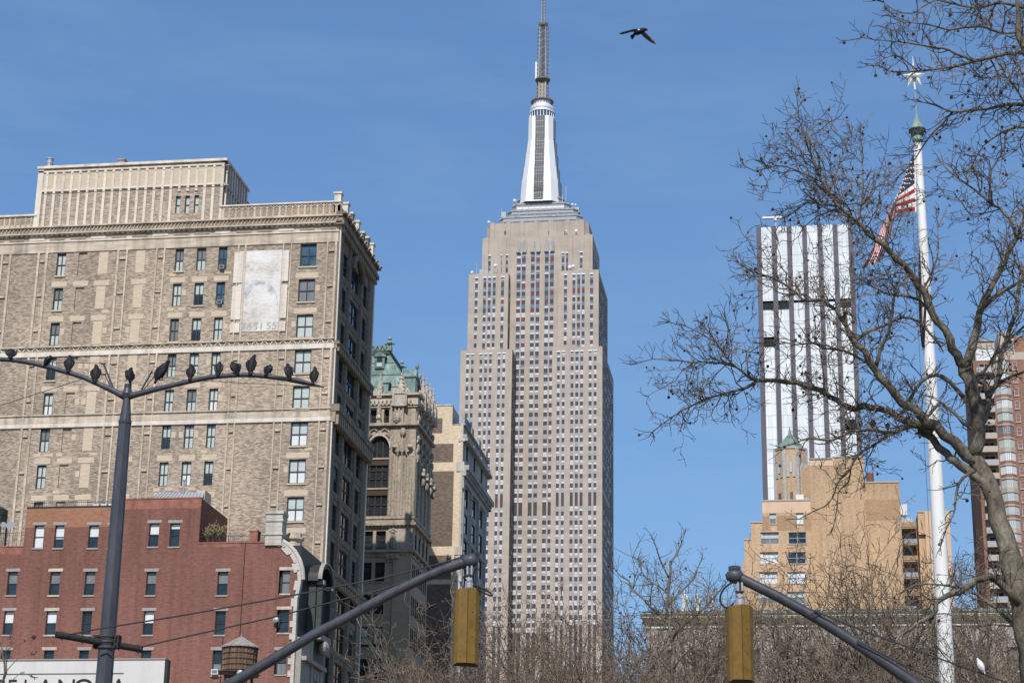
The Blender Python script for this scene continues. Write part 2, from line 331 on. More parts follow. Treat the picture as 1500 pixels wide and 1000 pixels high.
# ------------------------------------------------------------------ tan loft building
def tan_building():
    Y, XE, XW, YN = 189.0, -48.0, -112.0, 206.0
    t = thing('loft_building', (-80, 197, 0), 'tall tan brick loft building with a faded painted wall sign and a ribbed penthouse', 'building')
    z = lambda p: zY(450, p, Y)
    X = lambda p: xY(p, 385, Y)
    rowtop = [z(p) for p in (357.4, 408.5, 460.3, 512, 565, 617.5, 672, 727)]
    while rowtop[-1] > 20: rowtop.append(rowtop[-1]-3.98)
    H = 2.58
    S, E = SF(Y), EF(XE)
    zc = z(328.5)
    cols = dict(A=(X(83), X(96.3)), E=(X(256), X(268.5)), F=(X(287.5), X(301)), G=(X(319.3), X(332)))
    Hc = (X(439), X(463)); blind = (X(114.5), X(127)); panels = [(X(144.6), X(158)), (X(199), X(212))]
    holes, wins = [], []
    for i, zt in enumerate(rowtop):
        if zt < 42: break
        for k, c in cols.items():
            if zt < 47 and k != 'G': continue
            holes.append((*c, zt-H, zt)); wins.append((*c, zt-H, zt, 1))
        if zt > 42: holes.append((*Hc, zt-H, zt)); wins.append((*Hc, zt-H, zt, 2))
    blinds = [(*blind, zt-H, zt) for zt in rowtop if zt > 47]
    # the recessed blind windows are shallow bays in the wall
    w = MB(); 
    ztop = z(356)
    shallow = blinds
    wall(w, S, XW, XE, 0, zc, holes+shallow, .28, TAN)
    for h in shallow: w.face([S(h[0], h[2], .16), S(h[1], h[2], .16), S(h[1], h[3], .16), S(h[0], h[3], .16)], TAN)
    # other faces
    eh, ew = [], []
    for i, zt in enumerate(rowtop):
        if zt < 24: break
        for j, (a, b, n) in enumerate(((191.6, 193.7, 1), (195.5, 199.5, 2), (201.4, 203.6, 1))):
            hh = H+.25
            if i == 0 and j == 1: hh = H+.1
            eh.append((a, b, zt-hh, zt)); ew.append((a, b, zt-hh, zt, n))
    w.face([(XW, YN, 0), (XE, YN, 0), (XE, YN, zc), (XW, YN, zc)], TAN); w.face([(XW, Y, 0), (XW, YN, 0), (XW, YN, zc), (XW, Y, zc)], TAN)
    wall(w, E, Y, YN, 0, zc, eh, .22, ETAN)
    f = w                                                          # cream infill of the false windows, lintels and bond stones
    for zt in rowtop:
        if zt < 46: continue
        for a, b in panels: fbox(f, S, a, b, zt-H, zt, -.03, .01, BUFF)
    r2 = random.Random(3)
    for i, zt in enumerate(rowtop):
        if zt < 42: continue
        for a, b in list(cols.values())+[blind]+panels+[Hc]:
            if i not in (0, 3, 5):
                fbox(f, S, a-.35, b+.35, zt+.12, zt+.72, -.025, .012, BUFF)
            for s in (a-.55, b+.08):
                if r2.random() < .28 and i != 0: fbox(f, S, s, s+.46, zt-H+1.2, zt-H+1.85, -.02, .012, BUFF)
            if r2.random() < .35: fbox(f, S, a-.5, a+.2, zt-H-.55, zt-H-.18, -.02, .012, BUFF)
            if r2.random() < .25: fbox(f, S, b-.2, b+.6, zt-H-.5, zt-H-.2, -.02, .012, BUFF)
    f.build('wall', t)
    # bands
    b = MB()
    fbox(b, S, XW, XE+.05, z(356), zc, -.10, .01, LIME)
    fbox(b, S, XW, XE+.10, z(341), z(339.6), -.2, -.09, PALE)
    for p in range(24): fbox(b, S, -104+p*2.35, -104+p*2.35+1.7, z(337.5), z(332), -.15, -.09, ORNA if p % 3 else PALE)
    fbox(b, S, XW, XE+.12, z(498), z(496.2), -.25, .01, LIME); fbox(b, S, XW, XE+.04, z(504), z(498), -.08, .01, ORNA); fbox(b, S, XW, XE+.12, z(511), z(504), -.14, .01, PALE)
    fbox(b, S, XW, XE+.12, z(599.5), z(597.5), -.2, .01, LIME); fbox(b, S, XW, XE+.04, z(610), z(599.5), -.07, .01, LIME); fbox(b, S, XW, XE+.12, z(617), z(610.8), -.16, .01, PALE)
    for k in range(62):                                            # scrolls of the ornamental band
        u = -111+k*1.02; b.tube([S(u+.1, z(503.6), -.09), S(u+.3, z(498.8), -.12), S(u+.6, z(499.3), -.12), S(u+.8, z(503.4), -.09)], .07, PALE if k < 30 or k > 46 else LIME, 4)
    b.build('band_course', t)
    # pilasters: two cream strips with a sunk brick panel between
    for a0, a1, c0, c1 in ((1, 5, 12.6, 17.4), (54, 58.8, 65.4, 70.8), (170.4, 175, 183.6, 187.5), (227, 231, 238.5, 242.4), (347, 351, 357, 361), (413, 416.5, 424.4, 427.6), (477.5, 481, 489, 499)):
        p = MB()
        for u0, u1 in ((X(a0), X(a1)), (X(c0), X(c1) if c1 < 490 else XE+.02)):
            for q0, q1 in ((20, z(617)), (z(610.8), z(511)), (z(496.2), z(356))): fbox(p, S, u0+.06, u1-.06, q0, q1, -.13, .012, LIME)
        for zt in rowtop:
            if zt > 42 and zt not in (): fbox(p, S, X(a1)+.0, X(c0)-.0, zt-.95, zt-.72, -.1, .012, LIME); fbox(p, S, X(a1), X(c0), zt-1.04, zt-.96, -.06, -.0, BLK)  # black bar under each cream block paints in its shadow
        p.build('pilaster', t)
    # painted wall sign, flaked; seams follow the wall
    ps = MB(); zt, zb = z(362), z(496); uL, uR = X(351), X(413)
    PW = bpy.data.materials.new('flaked_white_paint'); PW.use_nodes = True; n = PW.node_tree; bb = n.nodes['Principled BSDF']
    f1 = _noise(n, _pos(n, (2.2, 5.5, 1), True), 9, .8); f2 = _noise(n, _pos(n, (.22, .30, 1), True), 4, .6)
    ad = n.nodes.new('ShaderNodeMix'); ad.data_type = 'FLOAT'; ad.inputs[0].default_value = .55; n.links.new(f1, ad.inputs[2]); n.links.new(f2, ad.inputs[3])
    c = _ramp(n, ad.outputs[0], [(.37, (.27, .22, .17)), (.445, (.46, .42, .365)), (.505, (.62, .60, .56)), (.62, (.74, .73, .71))]); n.links.new(c, bb.inputs['Base Color']); bb.inputs['Roughness'].default_value = .85
    fbox(ps, S, uL, uR, zb+1.0, zt-.2, -.04, .014, PW)
    for a0, a1 in ((343.5, 357), (413.8, 423.5)):
        for q0, q1 in ((zb+.9, z(470)), (z(465), z(416)), (z(411), z(366))): fbox(ps, S, X(a0), X(a1), q0, q1, -.145, .0, PALE)
    SGB = plain('faded_blue_paint', (.46, .46, .49), .85, .4, (2.2, 2.2, 2.2)); SGG = plain('faded_grey_letters', (.35, .33, .31), .85, .35, (2.2, 2.2, 2.2))
    cx, cz, R = X(383), z(446), 2.9
    def arcp(a, r): return (cx+math.cos(a)*r*.73, cz+math.sin(a)*r*1.0)
    N = 22
    for k in range(N):
        a, b2 = math.pi*(k/N), math.pi*((k+1)/N)
        if k in (1, 8): continue
        wd = .78 if k in (4, 5, 6) or k in (15, 16, 17, 18) else .45 if 6 < k < 15 else .2
        p = [arcp(a, R), arcp(b2, R), arcp(b2, R-wd), arcp(a, R-wd)]
        ps.face([S(q[0], q[1], -.043) for q in p], SGB)
    pso = ps.build('painted_sign', t)
    def lettering(txt, u, v, h, d, mat, parent, face='S', name='lettering', sx=1.0, thick=0.0):
        cu = bpy.data.curves.new('lettering', 'FONT'); cu.body = txt; cu.size = h/.70; cu.extrude = thick
        o = bpy.data.objects.new('tmp', cu); COL.objects.link(o); dg = bpy.context.evaluated_depsgraph_get(); dg.update()
        me = bpy.data.meshes.new_from_object(o.evaluated_get(dg)); bpy.data.objects.remove(o)
        me.transform(Matrix.Diagonal((sx, 1, 1, 1))); me.transform(Matrix.Rotation(math.pi/2, 4, 'X')); me.materials.clear(); me.materials.append(mat)
        q = bpy.data.objects.new(name, me); COL.objects.link(q); q.parent = parent; q.location = Vector((u, d, v))-wloc(parent); return q
    globals()['lettering'] = lettering
    lettering('7651', X(358), z(481), .80, Y-.045, SGG, pso, sx=1.15); lettering('55', X(395), z(480.4), .80, Y-.045, SGG, pso, sx=1.1)
    # cornice frieze + parapet
    c = MB(); fr0, fr1 = zc, z(318.5)
    fbox(c, S, XW, XE+.45, fr0-.12, fr0+.02, -.5, .2, LIME); fbox(c, S, XW, XE+.3, fr0+.02, fr1-.1, -.28, .3, ORNA); fbox(c, S, XW, XE+.5, fr1-.1, fr1+.05, -.5, .3, LIME)
    for k in range(150): 
        u = XE-.3-k*.42; c.tube([S(u, fr0+.1, -.3), S(u+.14, (fr0+fr1)/2+.1, -.36), S(u+.3, fr1-.16, -.3)], .06, LIME, 4); 
    for k in range(110): u = XE-.2-k*.58; fbox(c, S, u-.3, u, fr0-.26, fr0-.12, -.36, .0, PALE)
    # avenue side: heavy bracketed cornice
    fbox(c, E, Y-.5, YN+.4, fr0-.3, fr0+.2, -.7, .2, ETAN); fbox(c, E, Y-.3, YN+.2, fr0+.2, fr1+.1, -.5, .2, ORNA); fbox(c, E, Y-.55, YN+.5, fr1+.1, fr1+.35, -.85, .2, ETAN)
    for k in range(22):
        v = Y+.3+k*.78; fbox(c, E, v, v+.35, fr0-1.0, fr0-.3, -.55, 0, ORNA)
    for k in range(9):
        v = Y+.6+k*2.0; c.tube([E(v, fr1+.0, -.6), E(v+.15, fr1+.4, -1.0), E(v+.3, fr1+.1, -1.05)], .17, GOTH, 5)
    c.build('cornice', t)
    p = MB(); pt = z(298.5); xpr = -61.2
    fbox(p, S, xpr-.2, XE+.1, fr1+.05, pt, -.02, .5, BUFF); fbox(p, S, xpr-.25, XE+.2, pt, pt+.16, -.22, .6, PALE); fbox(p, S, xpr, XE+.15, fr1+.05, fr1+.28, -.16, .0, LIME)
    for k in range(19): u = xpr+.2+k*.7; fbox(p, S, u, u+.16, fr1+.28, pt-.12, -.12, 0, LIME); fbox(p, S, u+.2, u+.62, fr1+.4, pt-.3, -.05, 0, ORNA)
    for k in range(19): u = xpr+.2+k*.7; p.tube([S(u+.16, pt-.35, -.08), S(u+.43, pt-.14, -.1), S(u+.7, pt-.35, -.08)], .05, PALE, 4)
    p.build('parapet', t); p = MB()
    # west (low) parapet
    xpw = xY(52, 320, Y); zl = zY(30, 315.5, Y)
    fbox(p, S, XW, xpw, fr1+.05, zl-.2, -.02, .5, BUFF); fbox(p, S, XW, xpw+.2, zl-.2, zl, -.24, .6, PALE)
    for k in range(40): u = xpw-.5-k*.62; fbox(p, S, u, u+.16, fr1+.3, zl-.35, -.13, 0, LIME); fbox(p, S, u+.2, u+.55, fr1+.5, zl-.5, -.03, 0, ORNA)
    p.build('low_parapet', t); p = MB()
    # avenue parapet with posts
    fbox(p, E, Y+.4, YN, fr1+.35, fr1+1.5, .05, .45, ETAN)
    for k, v in enumerate((Y-.05, 192.2, 194.6, 197.6, 200.2, 202.6, YN-.8)):
        hgt = (2.6, 2.7, 2.5, 2.7, 2.4, 2.7, 2.9)[k]
        fbox(p, E, v, v+.75, fr1+.35, fr1+hgt, -.12, .62, PALE if k in (0, 1, 3, 6) else ETAN); fbox(p, E, v-.1, v+.85, fr1+hgt, fr1+hgt+.22, -.22, .72, PALE)
        if k in (2, 4): fbox(p, E, v-.9, v+1.6, fr1+.35, fr1+1.9, -.05, .4, ORNA)
    p.build('avenue_parapet', t)
    # avenue front: piers, spandrels, corbel rows, middle cornices
    q = MB()
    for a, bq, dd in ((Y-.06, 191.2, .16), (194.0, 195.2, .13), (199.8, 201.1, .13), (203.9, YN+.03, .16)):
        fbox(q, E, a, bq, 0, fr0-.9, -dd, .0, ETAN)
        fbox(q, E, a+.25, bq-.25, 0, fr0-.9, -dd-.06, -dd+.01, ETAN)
    fbox(q, E, Y+.0, Y+.3, 0, fr0-.3, -.30, -.1, PALE); fbox(q, E, YN-.3, YN+.05, 0, fr0-.3, -.32, -.1, PALE)
    for zt in rowtop:
        if zt < 24: continue
        for a, bq in ((191.2, 194.0), (195.2, 199.8), (201.1, 203.9)):
            fbox(q, E, a, bq, zt-H-.55, zt-H-.28, -.16, 0, ETAN)
            n = int((bq-a)/.42)
            for k in range(n): u = a+.08+k*(bq-a)/n; fbox(q, E, u, u+.2, zt-H-.85, zt-H-.55, -.14, 0, ORNA)
    for zz, hh, pr in ((z(618), 1.9, 1.0), (z(511), .8, .7), (z(846), 1.0, .8)):
        fbox(q, E, Y-.1, YN+.1, zz+hh*.6, zz+hh, -pr, 0, ETAN); fbox(q, E, Y-.05, YN+.05, zz, zz+hh*.6, -pr*.6, 0, ORNA)
        for k in range(20): u = Y+.2+k*.86; fbox(q, E, u, u+.42, zz-.2, zz+hh*.6, -pr*.88, -.3, ORNA)
    # arch over the middle bay at the top
    cz2 = rowtop[0]-.75; q.tube([E(197.5+2.35*math.cos(math.pi*k/12), cz2+2.0*math.sin(math.pi*k/12), -.3) for k in range(13)], .36, ETAN, 6)
    q.build('avenue_front', t)
    for a, bq, c0, c1, nx in wins: 
        big = nx == 2
        lk = sash_look()
        if a > X(300) and c1 > z(420) and (not big) and a > X(315): lk = ((.5, GLB), (1, GLB))
        if big and c1 > z(400): lk = ((1, GLB),)
        window(t, 'S', Y, a, bq, c0, c1, .24, DKFR, lk, BUFF if big or rnd.random() < .2 else None, nx if big else 2, 2, .10 if not big else .11)
    for a, bq, c0, c1, nx in ew:
        lk = ((1, GLS),) if rnd.random() < .7 else (((.5, GLB), (1, GLS)) if rnd.random() < .75 else ((.6, GLS), (1, CURT)))
        window(t, 'E', XE, a, bq, c0, c1, .2, DKFR, lk, None, nx, 2, .12)
    # penthouse
    ph = MB(); x0, x1 = xY(54, 285, Y), -61.16; y1 = 197.7; pz = zY(200, 241.5, Y)
    wins3 = [(xY(a, 299, Y), xY(b_, 299, Y)) for a, b_ in ((257, 264), (270.6, 277.5), (284, 291))]; wz0, wz1 = zY(274, 312, Y), zY(274, 286.5, Y)
    wall(ph, SF(Y+.02), x0, x1, fr1+.05, pz, [(a, b_, wz0, wz1) for a, b_ in wins3], .3, TAN)
    ph.face([(x1, Y+.02, fr1), (x1, y1, fr1), (x1, y1, pz), (x1, Y+.02, pz)], ETAN); ph.face([(x0, Y+.02, fr1), (x0, y1, fr1), (x0, y1, pz), (x0, Y+.02, pz)], BUFF)
    ph.face([(x0, y1, fr1), (x1, y1, fr1), (x1, y1, pz), (x0, y1, pz)], TAN); ph.face([(x0, Y, pz), (x1, Y, pz), (x1, y1, pz), (x0, y1, pz)], ROOFG)
    pho = ph.build('penthouse', t)
    pr = MB(); S2 = SF(Y+.02); zb1 = zY(200, 276, Y)
    fbox(pr, S2, x0-.15, x1+.2, pz-.05, pz+.25, -.28, .4, PALE); fbox(pr, S2, x0, x1, pz-.5, pz-.3, -.16, 0, PALE)
    fbox(pr, S2, x0+.6, x1, zb1, zb1+.2, -.17, 0, PALE); fbox(pr, S2, x0+.6, x1, zb1+.2, pz-.5, -.04, 0, BUFF)
    for k in range(22):
        u = x1-.32-k*.962
        if u < x0+.5: break
        fbox(pr, S2, u, u+.3, fr1+.05 if not (wins3[0][0]-.6 < u < wins3[2][1]+.4) else zb1-.6, pz-.3, -.13, 0, PALE if k < 40 else LIME)
        fbox(pr, S2, u+.06, u+.24, pz-.8, pz-.4, -.2, 0, PALE); fbox(pr, S2, u+.02, u+.28, zb1-.25, zb1+.25, -.2, 0, PALE)
        if not (wins3[0][0]-1.2 < u < wins3[2][1]+.2): fbox(pr, S2, u+.34, u+.92, zb1-.12, zb1, -.09, 0, ORNA); fbox(pr, S2, u+.36, u+.90, pz-.6, pz-.5, -.09, 0, ORNA)
    fbox(pr, S2, wins3[0][0]-.45, wins3[2][1]+.45, wz0-.7, zb1, -.03, .0, BUFF) if False else None
    fbox(pr, S2, x0-.02, x0+.62, fr1+.05, pz-.05, -.16, .5, PALE)
    Ee = EF(x1)
    for k in range(9): v = Y+.6+k*.95; fbox(pr, Ee, v, v+.34, fr1+.1, pz-.1, -.16, 0, PALE)
    fbox(pr, Ee, Y-.2, y1+.2, pz-.05, pz+.25, -.28, .3, PALE); fbox(pr, Ee, Y, y1, zb1, zb1+.2, -.2, 0, LIME)
    pr.build('ribs', pho)
    st = MB(); st.box(x1-1, x1+.05, y1, y1+3.2, fr1, pz-1.1, ETAN); st.build('stair_head', t)
    for a, b_ in wins3: window(t, 'S', Y+.02, a, b_, wz0, wz1, .25, DKFR, ((1, BLND),), None, 1, 2, .08)
    v = MB(); c0 = atY(72, 246, 189.6); v.tube_prof((c0.x, 189.62, pz+.2), [(.38, 0), (.38, .6), (.42, .62), (.42, .7), (.38, .72), (.38, 1.15), (.44, 1.17), (.44, 1.3)], GALV, 12); v.build('roof_vent', t)
    v = MB(); c0 = atY(179.5, 240, 189.6); v.box(c0.x-.36, c0.x+.36, 189.2, 189.9, pz+.2, pz+.75, CRTS); v.box(c0.x-.44, c0.x+.44, 189.1, 190, pz+.75, pz+.9, CRTS); v.build('chimney', t)
    v = MB(); v.face([(XW, Y+.5, zc+.5), (x0, Y+.5, zc+.5), (x0, YN, zc+.5), (XW, YN, zc+.5)], ROOFG); v.face([(x1, Y+.5, zc+.5), (XE, Y+.5, zc+.5), (XE, YN, zc+.5), (x1, YN, zc+.5)], ROOFG)
    v.build('roof', t)
    a = MB(); c0 = atY(3, 315, 195); a.tube([(c0.x, 195, zc), (c0.x, 195, zc+3.4)], .05, WDSH, 6); a.tube([(c0.x-.5, 195, zc+2.7), (c0.x+.5, 195, zc+2.7)], .04, WDSH, 5); a.build('aerial', t)
    # air conditioner in two of the single windows
    for i in (0, 1):
        a = MB(); zz = rowtop[i]-H; u = cols['G'][0]+.25; a.box(u, u+.55, Y-.35, Y+.15, zz+.02, zz+.4, GALV); a.box(u+.06, u+.49, Y-.36, Y-.34, zz+.08, zz+.34, DKMT); a.build('air_conditioner', t)
tan_building()
# ------------------------------------------------------------------ red painted row house
def red_building():
    Y = 180.0; X = lambda px, py: xY(px, py, Y); Z = lambda px, py: zY(px, py, Y)
    t = thing('brick_house', (-62, 184, 0), 'red painted brick house with a curved white quoin edge and dark mansard hood', 'building')
    S = SF(Y); xl = -90; xs1 = X(35, 790); xs2 = X(163, 740); xs3 = X(293.5, 760)
    za, zb, zc, zd = Z(17, 801), Z(100, 743), Z(240, 730.5), Z(330, 795.4)
    wl = []
    def W(px0, px1, py0, py1): wl.append((X(px0, (py0+py1)/2), X(px1, (py0+py1)/2), Z((px0+px1)/2, py1), Z((px0+px1)/2, py0)))
    for a, b in ((49.8, 63.8), (79.8, 93.4), (129.6, 144), (159.5, 173)): W(a, b, 769, 802)
    for a, b in ((218, 232.4), (248.6, 263)): W(a, b, 766, 800)
    for a, b in ((10.6, 24.6), (72.8, 87.4), (124, 138.6), (214, 228), (318.4, 333.4)): W(a, b, 837, 871)
    W(412, 424.5, 835, 868.6)
    for a, b in ((5, 19), (67, 82), (120, 134), (210, 224.5), (315, 330)): W(a, b, 894.5, 929)
    W(408, 423, 892.6, 926)
    for a, b in ((0.5, 14), (63.5, 78), (115, 129), (206, 220.5), (311, 325)): W(a, b, 952, 988)
    W(404.5, 419.5, 952, 987)
    # curved shoulder of the south wall (gable of the mansard): outline right of x=389
    edge = [(412, 793.5), (421, 799), (430, 809), (437, 822), (440.5, 835), (441.5, 850), (439, 864), (436, 876), (434.5, 900), (430, 1000)]
    ex = [(X(*p), Z(*p)) for p in edge]
    xq = X(391, 800); xc = ex[-1][0]
    w = MB(); D = .3
    wall(w, S, xl, xs1, 0, za, wl, D, RED); wall(w, S, xs1, xs2, 0, zb, wl, D, RED); wall(w, S, xs2, xs3, 0, zc, wl, D, RED); wall(w, S, xs3, xq, 0, zd, wl, D, RED)
    zz = sorted({p[1] for p in ex}); zlow = ex[-1][1]
    wall(w, S, xq, ex[0][0]-.02, zlow, zd, wl, D, RED); 
    last = None                                                     # fill out to the curved edge in thin courses
    def xr(z):
        for p, q in zip(ex, ex[1:]):
            if q[1] <= z <= p[1]: f = (z-q[1])/(p[1]-q[1]+1e-9); return q[0]+(p[0]-q[0])*f
        return xc
    n = 40; x0 = ex[0][0]-.02
    for k in range(n):
        a = zlow+(zd-.02-zlow)*k/n; b = zlow+(zd-.02-zlow)*(k+1)/n
        hs = [h for h in wl if h[1] > x0 and h[2] < b and h[3] > a]
        w.face([S(x0, a, 0), S(xr(a), a, 0), S(xr(b), b, 0), S(x0, b, 0)], RED) if not hs else w.face([S(max(h[1] for h in hs), a, 0), S(xr(a), a, 0), S(xr(b), b, 0), S(max(h[1] for h in hs), b, 0)], RED)
    w.box(xq, xc, Y, Y+9, 0, zlow, RED)
    YB = 189-.02
    for a, b, zt in ((xl, xs1, za), (xs1, xs2, zb), (xs2, xs3, zc), (xs3, xq+1.2, zd)):
        w.face([(a, Y, zt), (b, Y, zt), (b, YB, zt), (a, YB, zt)], ROOFG); w.face([(b, Y, 0), (b, YB, 0), (b, YB, zt), (b, Y, zt)], RED)
    w.face([(xs1, Y, 0), (xs1, YB, 0), (xs1, YB, zb), (xs1, Y, zb)], RED)
    w.build('wall', t)
    # unpainted strip and flaked patches are different brick
    u = MB(); zo = Z(100, 772)
    wall(u, SF(Y-.012), xs1, xs2-.02, zo, zb-.01, wl, .012, REDO)
    wall(u, SF(Y-.012), xs2+.02, xs3, Z(240, 745), zc-.01, wl, .012, REDW)
    wall(u, SF(Y-.012), xs3, X(352, 800), Z(330, 801), zd-.01, wl, .012, REDW); wall(u, SF(Y-.012), xs1-2.4, xs1, Z(20, 812), za-.01, wl, .012, REDW)
    u.build('bare_brick', t)
    c = MB()
    for a, b, zt in ((xl, xs1, za), (xs1, xs2, zb), (xs2, xs3, zc), (xs3, xq, zd)): fbox(c, S, a, b-.02, zt, zt+.13, -.06, .3, DKMT if zt in (zb,) else REDW)
    c.build('coping', t)
    # quoin: a raised white coping that follows the curve, toothed into the brick
    q = MB()
    for i, (p, r) in enumerate(zip(ex, ex[1:])):
        k = max(1, int(abs(p[1]-r[1])/.55)) if i else 3
        for j in range(k):
            f0, f1 = j/k, (j+1)/k; a = (p[0]+(r[0]-p[0])*f0, p[1]+(r[1]-p[1])*f0); b = (p[0]+(r[0]-p[0])*f1, p[1]+(r[1]-p[1])*f1)
            wd = .62 if (i+j) % 2 else .34
            if i < 4: q.hexa([S(b[0]-wd, b[1]-.25, -.1), S(b[0], b[1], -.1), S(b[0], b[1], .5), S(b[0]-wd, b[1]-.25, .5), S(a[0]-wd, a[1]-.25, -.1), S(a[0], a[1], -.1), S(a[0], a[1], .5), S(a[0]-wd, a[1]-.25, .5)], WHST)
            else: q.hexa([S(b[0]-wd, b[1]+.01, -.1), S(b[0], b[1]+.01, -.1), S(b[0], b[1]+.01, .5), S(b[0]-wd, b[1]+.01, .5), S(a[0]-wd, a[1], -.1), S(a[0], a[1], -.1), S(a[0], a[1], .5), S(a[0]-wd, a[1], .5)], WHST)
    q.tube([S(x+.12, z+.12, .15) for x, z in ex[:6]], .22, WHST, 8)
    zb2 = 12.0
    for k in range(24):
        a = zlow-k*.55; wd = .62 if k % 2 else .34; q.box(xc-wd, xc+.02, Y-.1, Y+.5, a-.54, a, WHST)
    q.build('quoin', t)
    ch = MB(); a, b = X(390, 775), X(414, 775); z0, z1 = zd-.3, Z(402, 753)
    ch.box(a, b, Y-.25, Y+1.4, z0, z1, WHST); ch.box(a-.12, b+.12, Y-.37, Y+1.52, z1, z1+.3, WHST); ch.box(a-.1, b+.1, Y-.35, Y+1.5, z0+1.0, z0+1.22, WHST); ch.box(a-.06, b+.1, Y-.33, Y+1.5, z1-.75, z1-.55, WHST)
    for k in range(7): fbox(ch, SF(Y-.25), a+.05, b-.05, z0+.15+k*.42, z0+.17+k*.42, -.01, 0, GRST)
    ch.build('white_chimney', t)
    c2 = MB(); a, b = X(365.5, 785), X(377.5, 785); c2.box(a, b, Y-.02, Y+1, zd, Z(371, 778), REDW); c2.box(a-.06, b+.06, Y-.08, Y+1.06, Z(371, 778), Z(371, 776.5), REDW); c2.build('brick_chimney', t)
    # mansard bay on the avenue: iron hood over a tall dormer
    m = MB(); y0, y1 = Y+.6, 188.6
    xe = -47.9
    m.box(xq+1.0, xc-.02, Y+.5, y1, zlow-8, zd-.2, DKMT)
    hz = zY(455, 838, 184)
    prof = [(-49.6, hz-9), (-47.3, hz-9), (-47.3, hz-.6), (-47.6, hz+.3), (-48.4, hz+.8), (-49.6, hz+1.0)]
    m.prism([(p[0], p[1]) for p in prof], 'y', 184.0, 188.2, COPD)
    m.prism([(186.1+2.6*math.cos(math.pi*k/14), hz-.9+2.0*math.sin(math.pi*k/14)) for k in range(15)]+[(186.1+2.2*math.cos(math.pi*k/14), hz-.9+1.65*math.sin(math.pi*k/14)) for k in range(14, -1, -1)], 'x', -50.2, -46.75, DKMT)
    m.prism([(186.1+2.75*math.cos(math.pi*k/14), hz-.75+2.05*math.sin(math.pi*k/14)) for k in range(15)]+[(186.1+2.5*math.cos(math.pi*k/14), hz-.75+1.85*math.sin(math.pi*k/14)) for k in range(14, -1, -1)], 'x', -47.0, -46.6, GRST)
    for yy in (184.3, 187.8): m.box(-47.2, -46.7, yy-.25, yy+.25, hz-6, hz-.8, COPD); m.box(-47.25, -46.5, yy-.35, yy+.35, hz-1.2, hz-.8, GRST)
    m.box(-47.3, -46.6, 184, 188.2, hz-6.6, hz-6.0, GRST); m.ball((-46.7, 186.1, hz-7.2), .8, GRST, 8, (.6, 1.5, .9))
    m.build('mansard_bay', t)
    window(t, 'E', -47.28, 184.8, 187.4, hz-5.6, hz-1.4, .12, DKMT, ((1, GLS),), None, 2, 2, .16)
    window(t, 'E', -47.28, 184.8, 187.4, hz-10.6, hz-7.9, .12, DKMT, ((1, GLS),), None, 2, 2, .16)
    f = MB(); f.box(-49.9, -47.35, 183.9, 188.5, 0, hz-9, GRST); f.box(xc, -47.5, Y+.3, 184, 0, hz-7.0, GRST); f.box(-50, -47.0, Y+.4, 188.6, hz-9.2, hz-8.8, GRST); f.build('avenue_front', t)
    o = MB(); ca = atY(431, 795, 183)                                # carved stone chimney-piece behind the shoulder
    o.tube_prof((ca.x, 183, 0), [(.95, ca.z-3.2), (.95, ca.z-1.4), (.75, ca.z-1.2), (1.05, ca.z-1.0), (1.1, ca.z-.6), (.72, ca.z-.3), (.72, ca.z+.1), (1.0, ca.z+.3), (1.0, ca.z+.5), (.7, ca.z+.6), (.7, ca.z+.95)], LIME, 8, math.pi/8); o.build('carved_pier', t)
    # windows, lintels, sills
    r = random.Random(5)
    for i, h in enumerate(wl):
        looks = [((.5, BLNW), (1, BLNW)), ((.42, GLS), (1, BLNW)), ((.5, GLS), (1, BLNW)), ((.6, GLS), (1, BLNW)), ((.55, GLS), (1, BLNW)), ((.78, GLS), (1, BLNW))]
        if i < 6: lk = looks[i]
        elif 6 <= i < 12: lk = ((.5, GLS), (1, CURT)) if i != 11 else ((1, CURT),)
        elif i < 18: lk = ((.48, GLS), (1, BLNW)) if i in (12, 13, 15) else ((1, GLS),)
        else: lk = ((.5, CURT), (1, GLS))
        wn = window(t, 'S', Y, *h, .26, DKFR, lk, None, 1, 2, .06)
        l = MB(); tanl = i in (7, 11, 13, 17, 19)
        fbox(l, S, h[0]-.24, h[1]+.24, h[3]+.02, h[3]+.32, -.05, .2, LIME if tanl else GRST); l.build('lintel', t)
        l = MB(); fbox(l, S, h[0]-.1, h[1]+.1, h[2]-.16, h[2]-.01, -.08, .2, LIME if tanl else GRST); l.build('sill', t)
    def rail(x0, x1, z, y, hh=.75):                                  # railings on the roof edges
        rr = MB()
        rr.tube([(x0, y, z+hh), (x1, y, z+hh)], .03, DKMT, 4); rr.tube([(x0, y, z+.12), (x1, y, z+.12)], .025, DKMT, 4)
        n = max(2, int((x1-x0)/.2))
        for k in range(n+1): u = x0+(x1-x0)*k/n; rr.tube([(u, y, z), (u, y, z+hh)], .016, DKMT, 3)
        rr.build('roof_railing', t)
    rail(X(42, 740), X(162, 740), zb+.1, Y+.5, .55); rail(X(291.5, 790), X(388, 790), zd+.12, Y+.4, .7); rail(-90, xs1-.2, za+.1, Y+.6, 1.5)
    s = MB(); a, b = X(215, 722), X(292, 722); h0 = zc+.12; h1 = Z(254, 713.5)   # ribbed metal skylight
    a2, b2 = a+.5, b-.2
    s.hexa([(a, Y+1, h0), (b, Y+1, h0), (b, Y+4, h0), (a, Y+4, h0), (a2, Y+2.2, h1), (b2, Y+2.2, h1), (b2, Y+3.4, h1), (a2, Y+3.4, h1)], ALUG)
    for k in range(15): u = k/14; s.tube([(a+(b-a)*u, Y+.98, h0+.03), (a2+(b2-a2)*u, Y+2.18, h1+.03)], .035, GALV, 4)
    s.box(b-.9, b-.05, Y+2, Y+4, h0, h1+.15, BUFF); s.build('skylight', t)
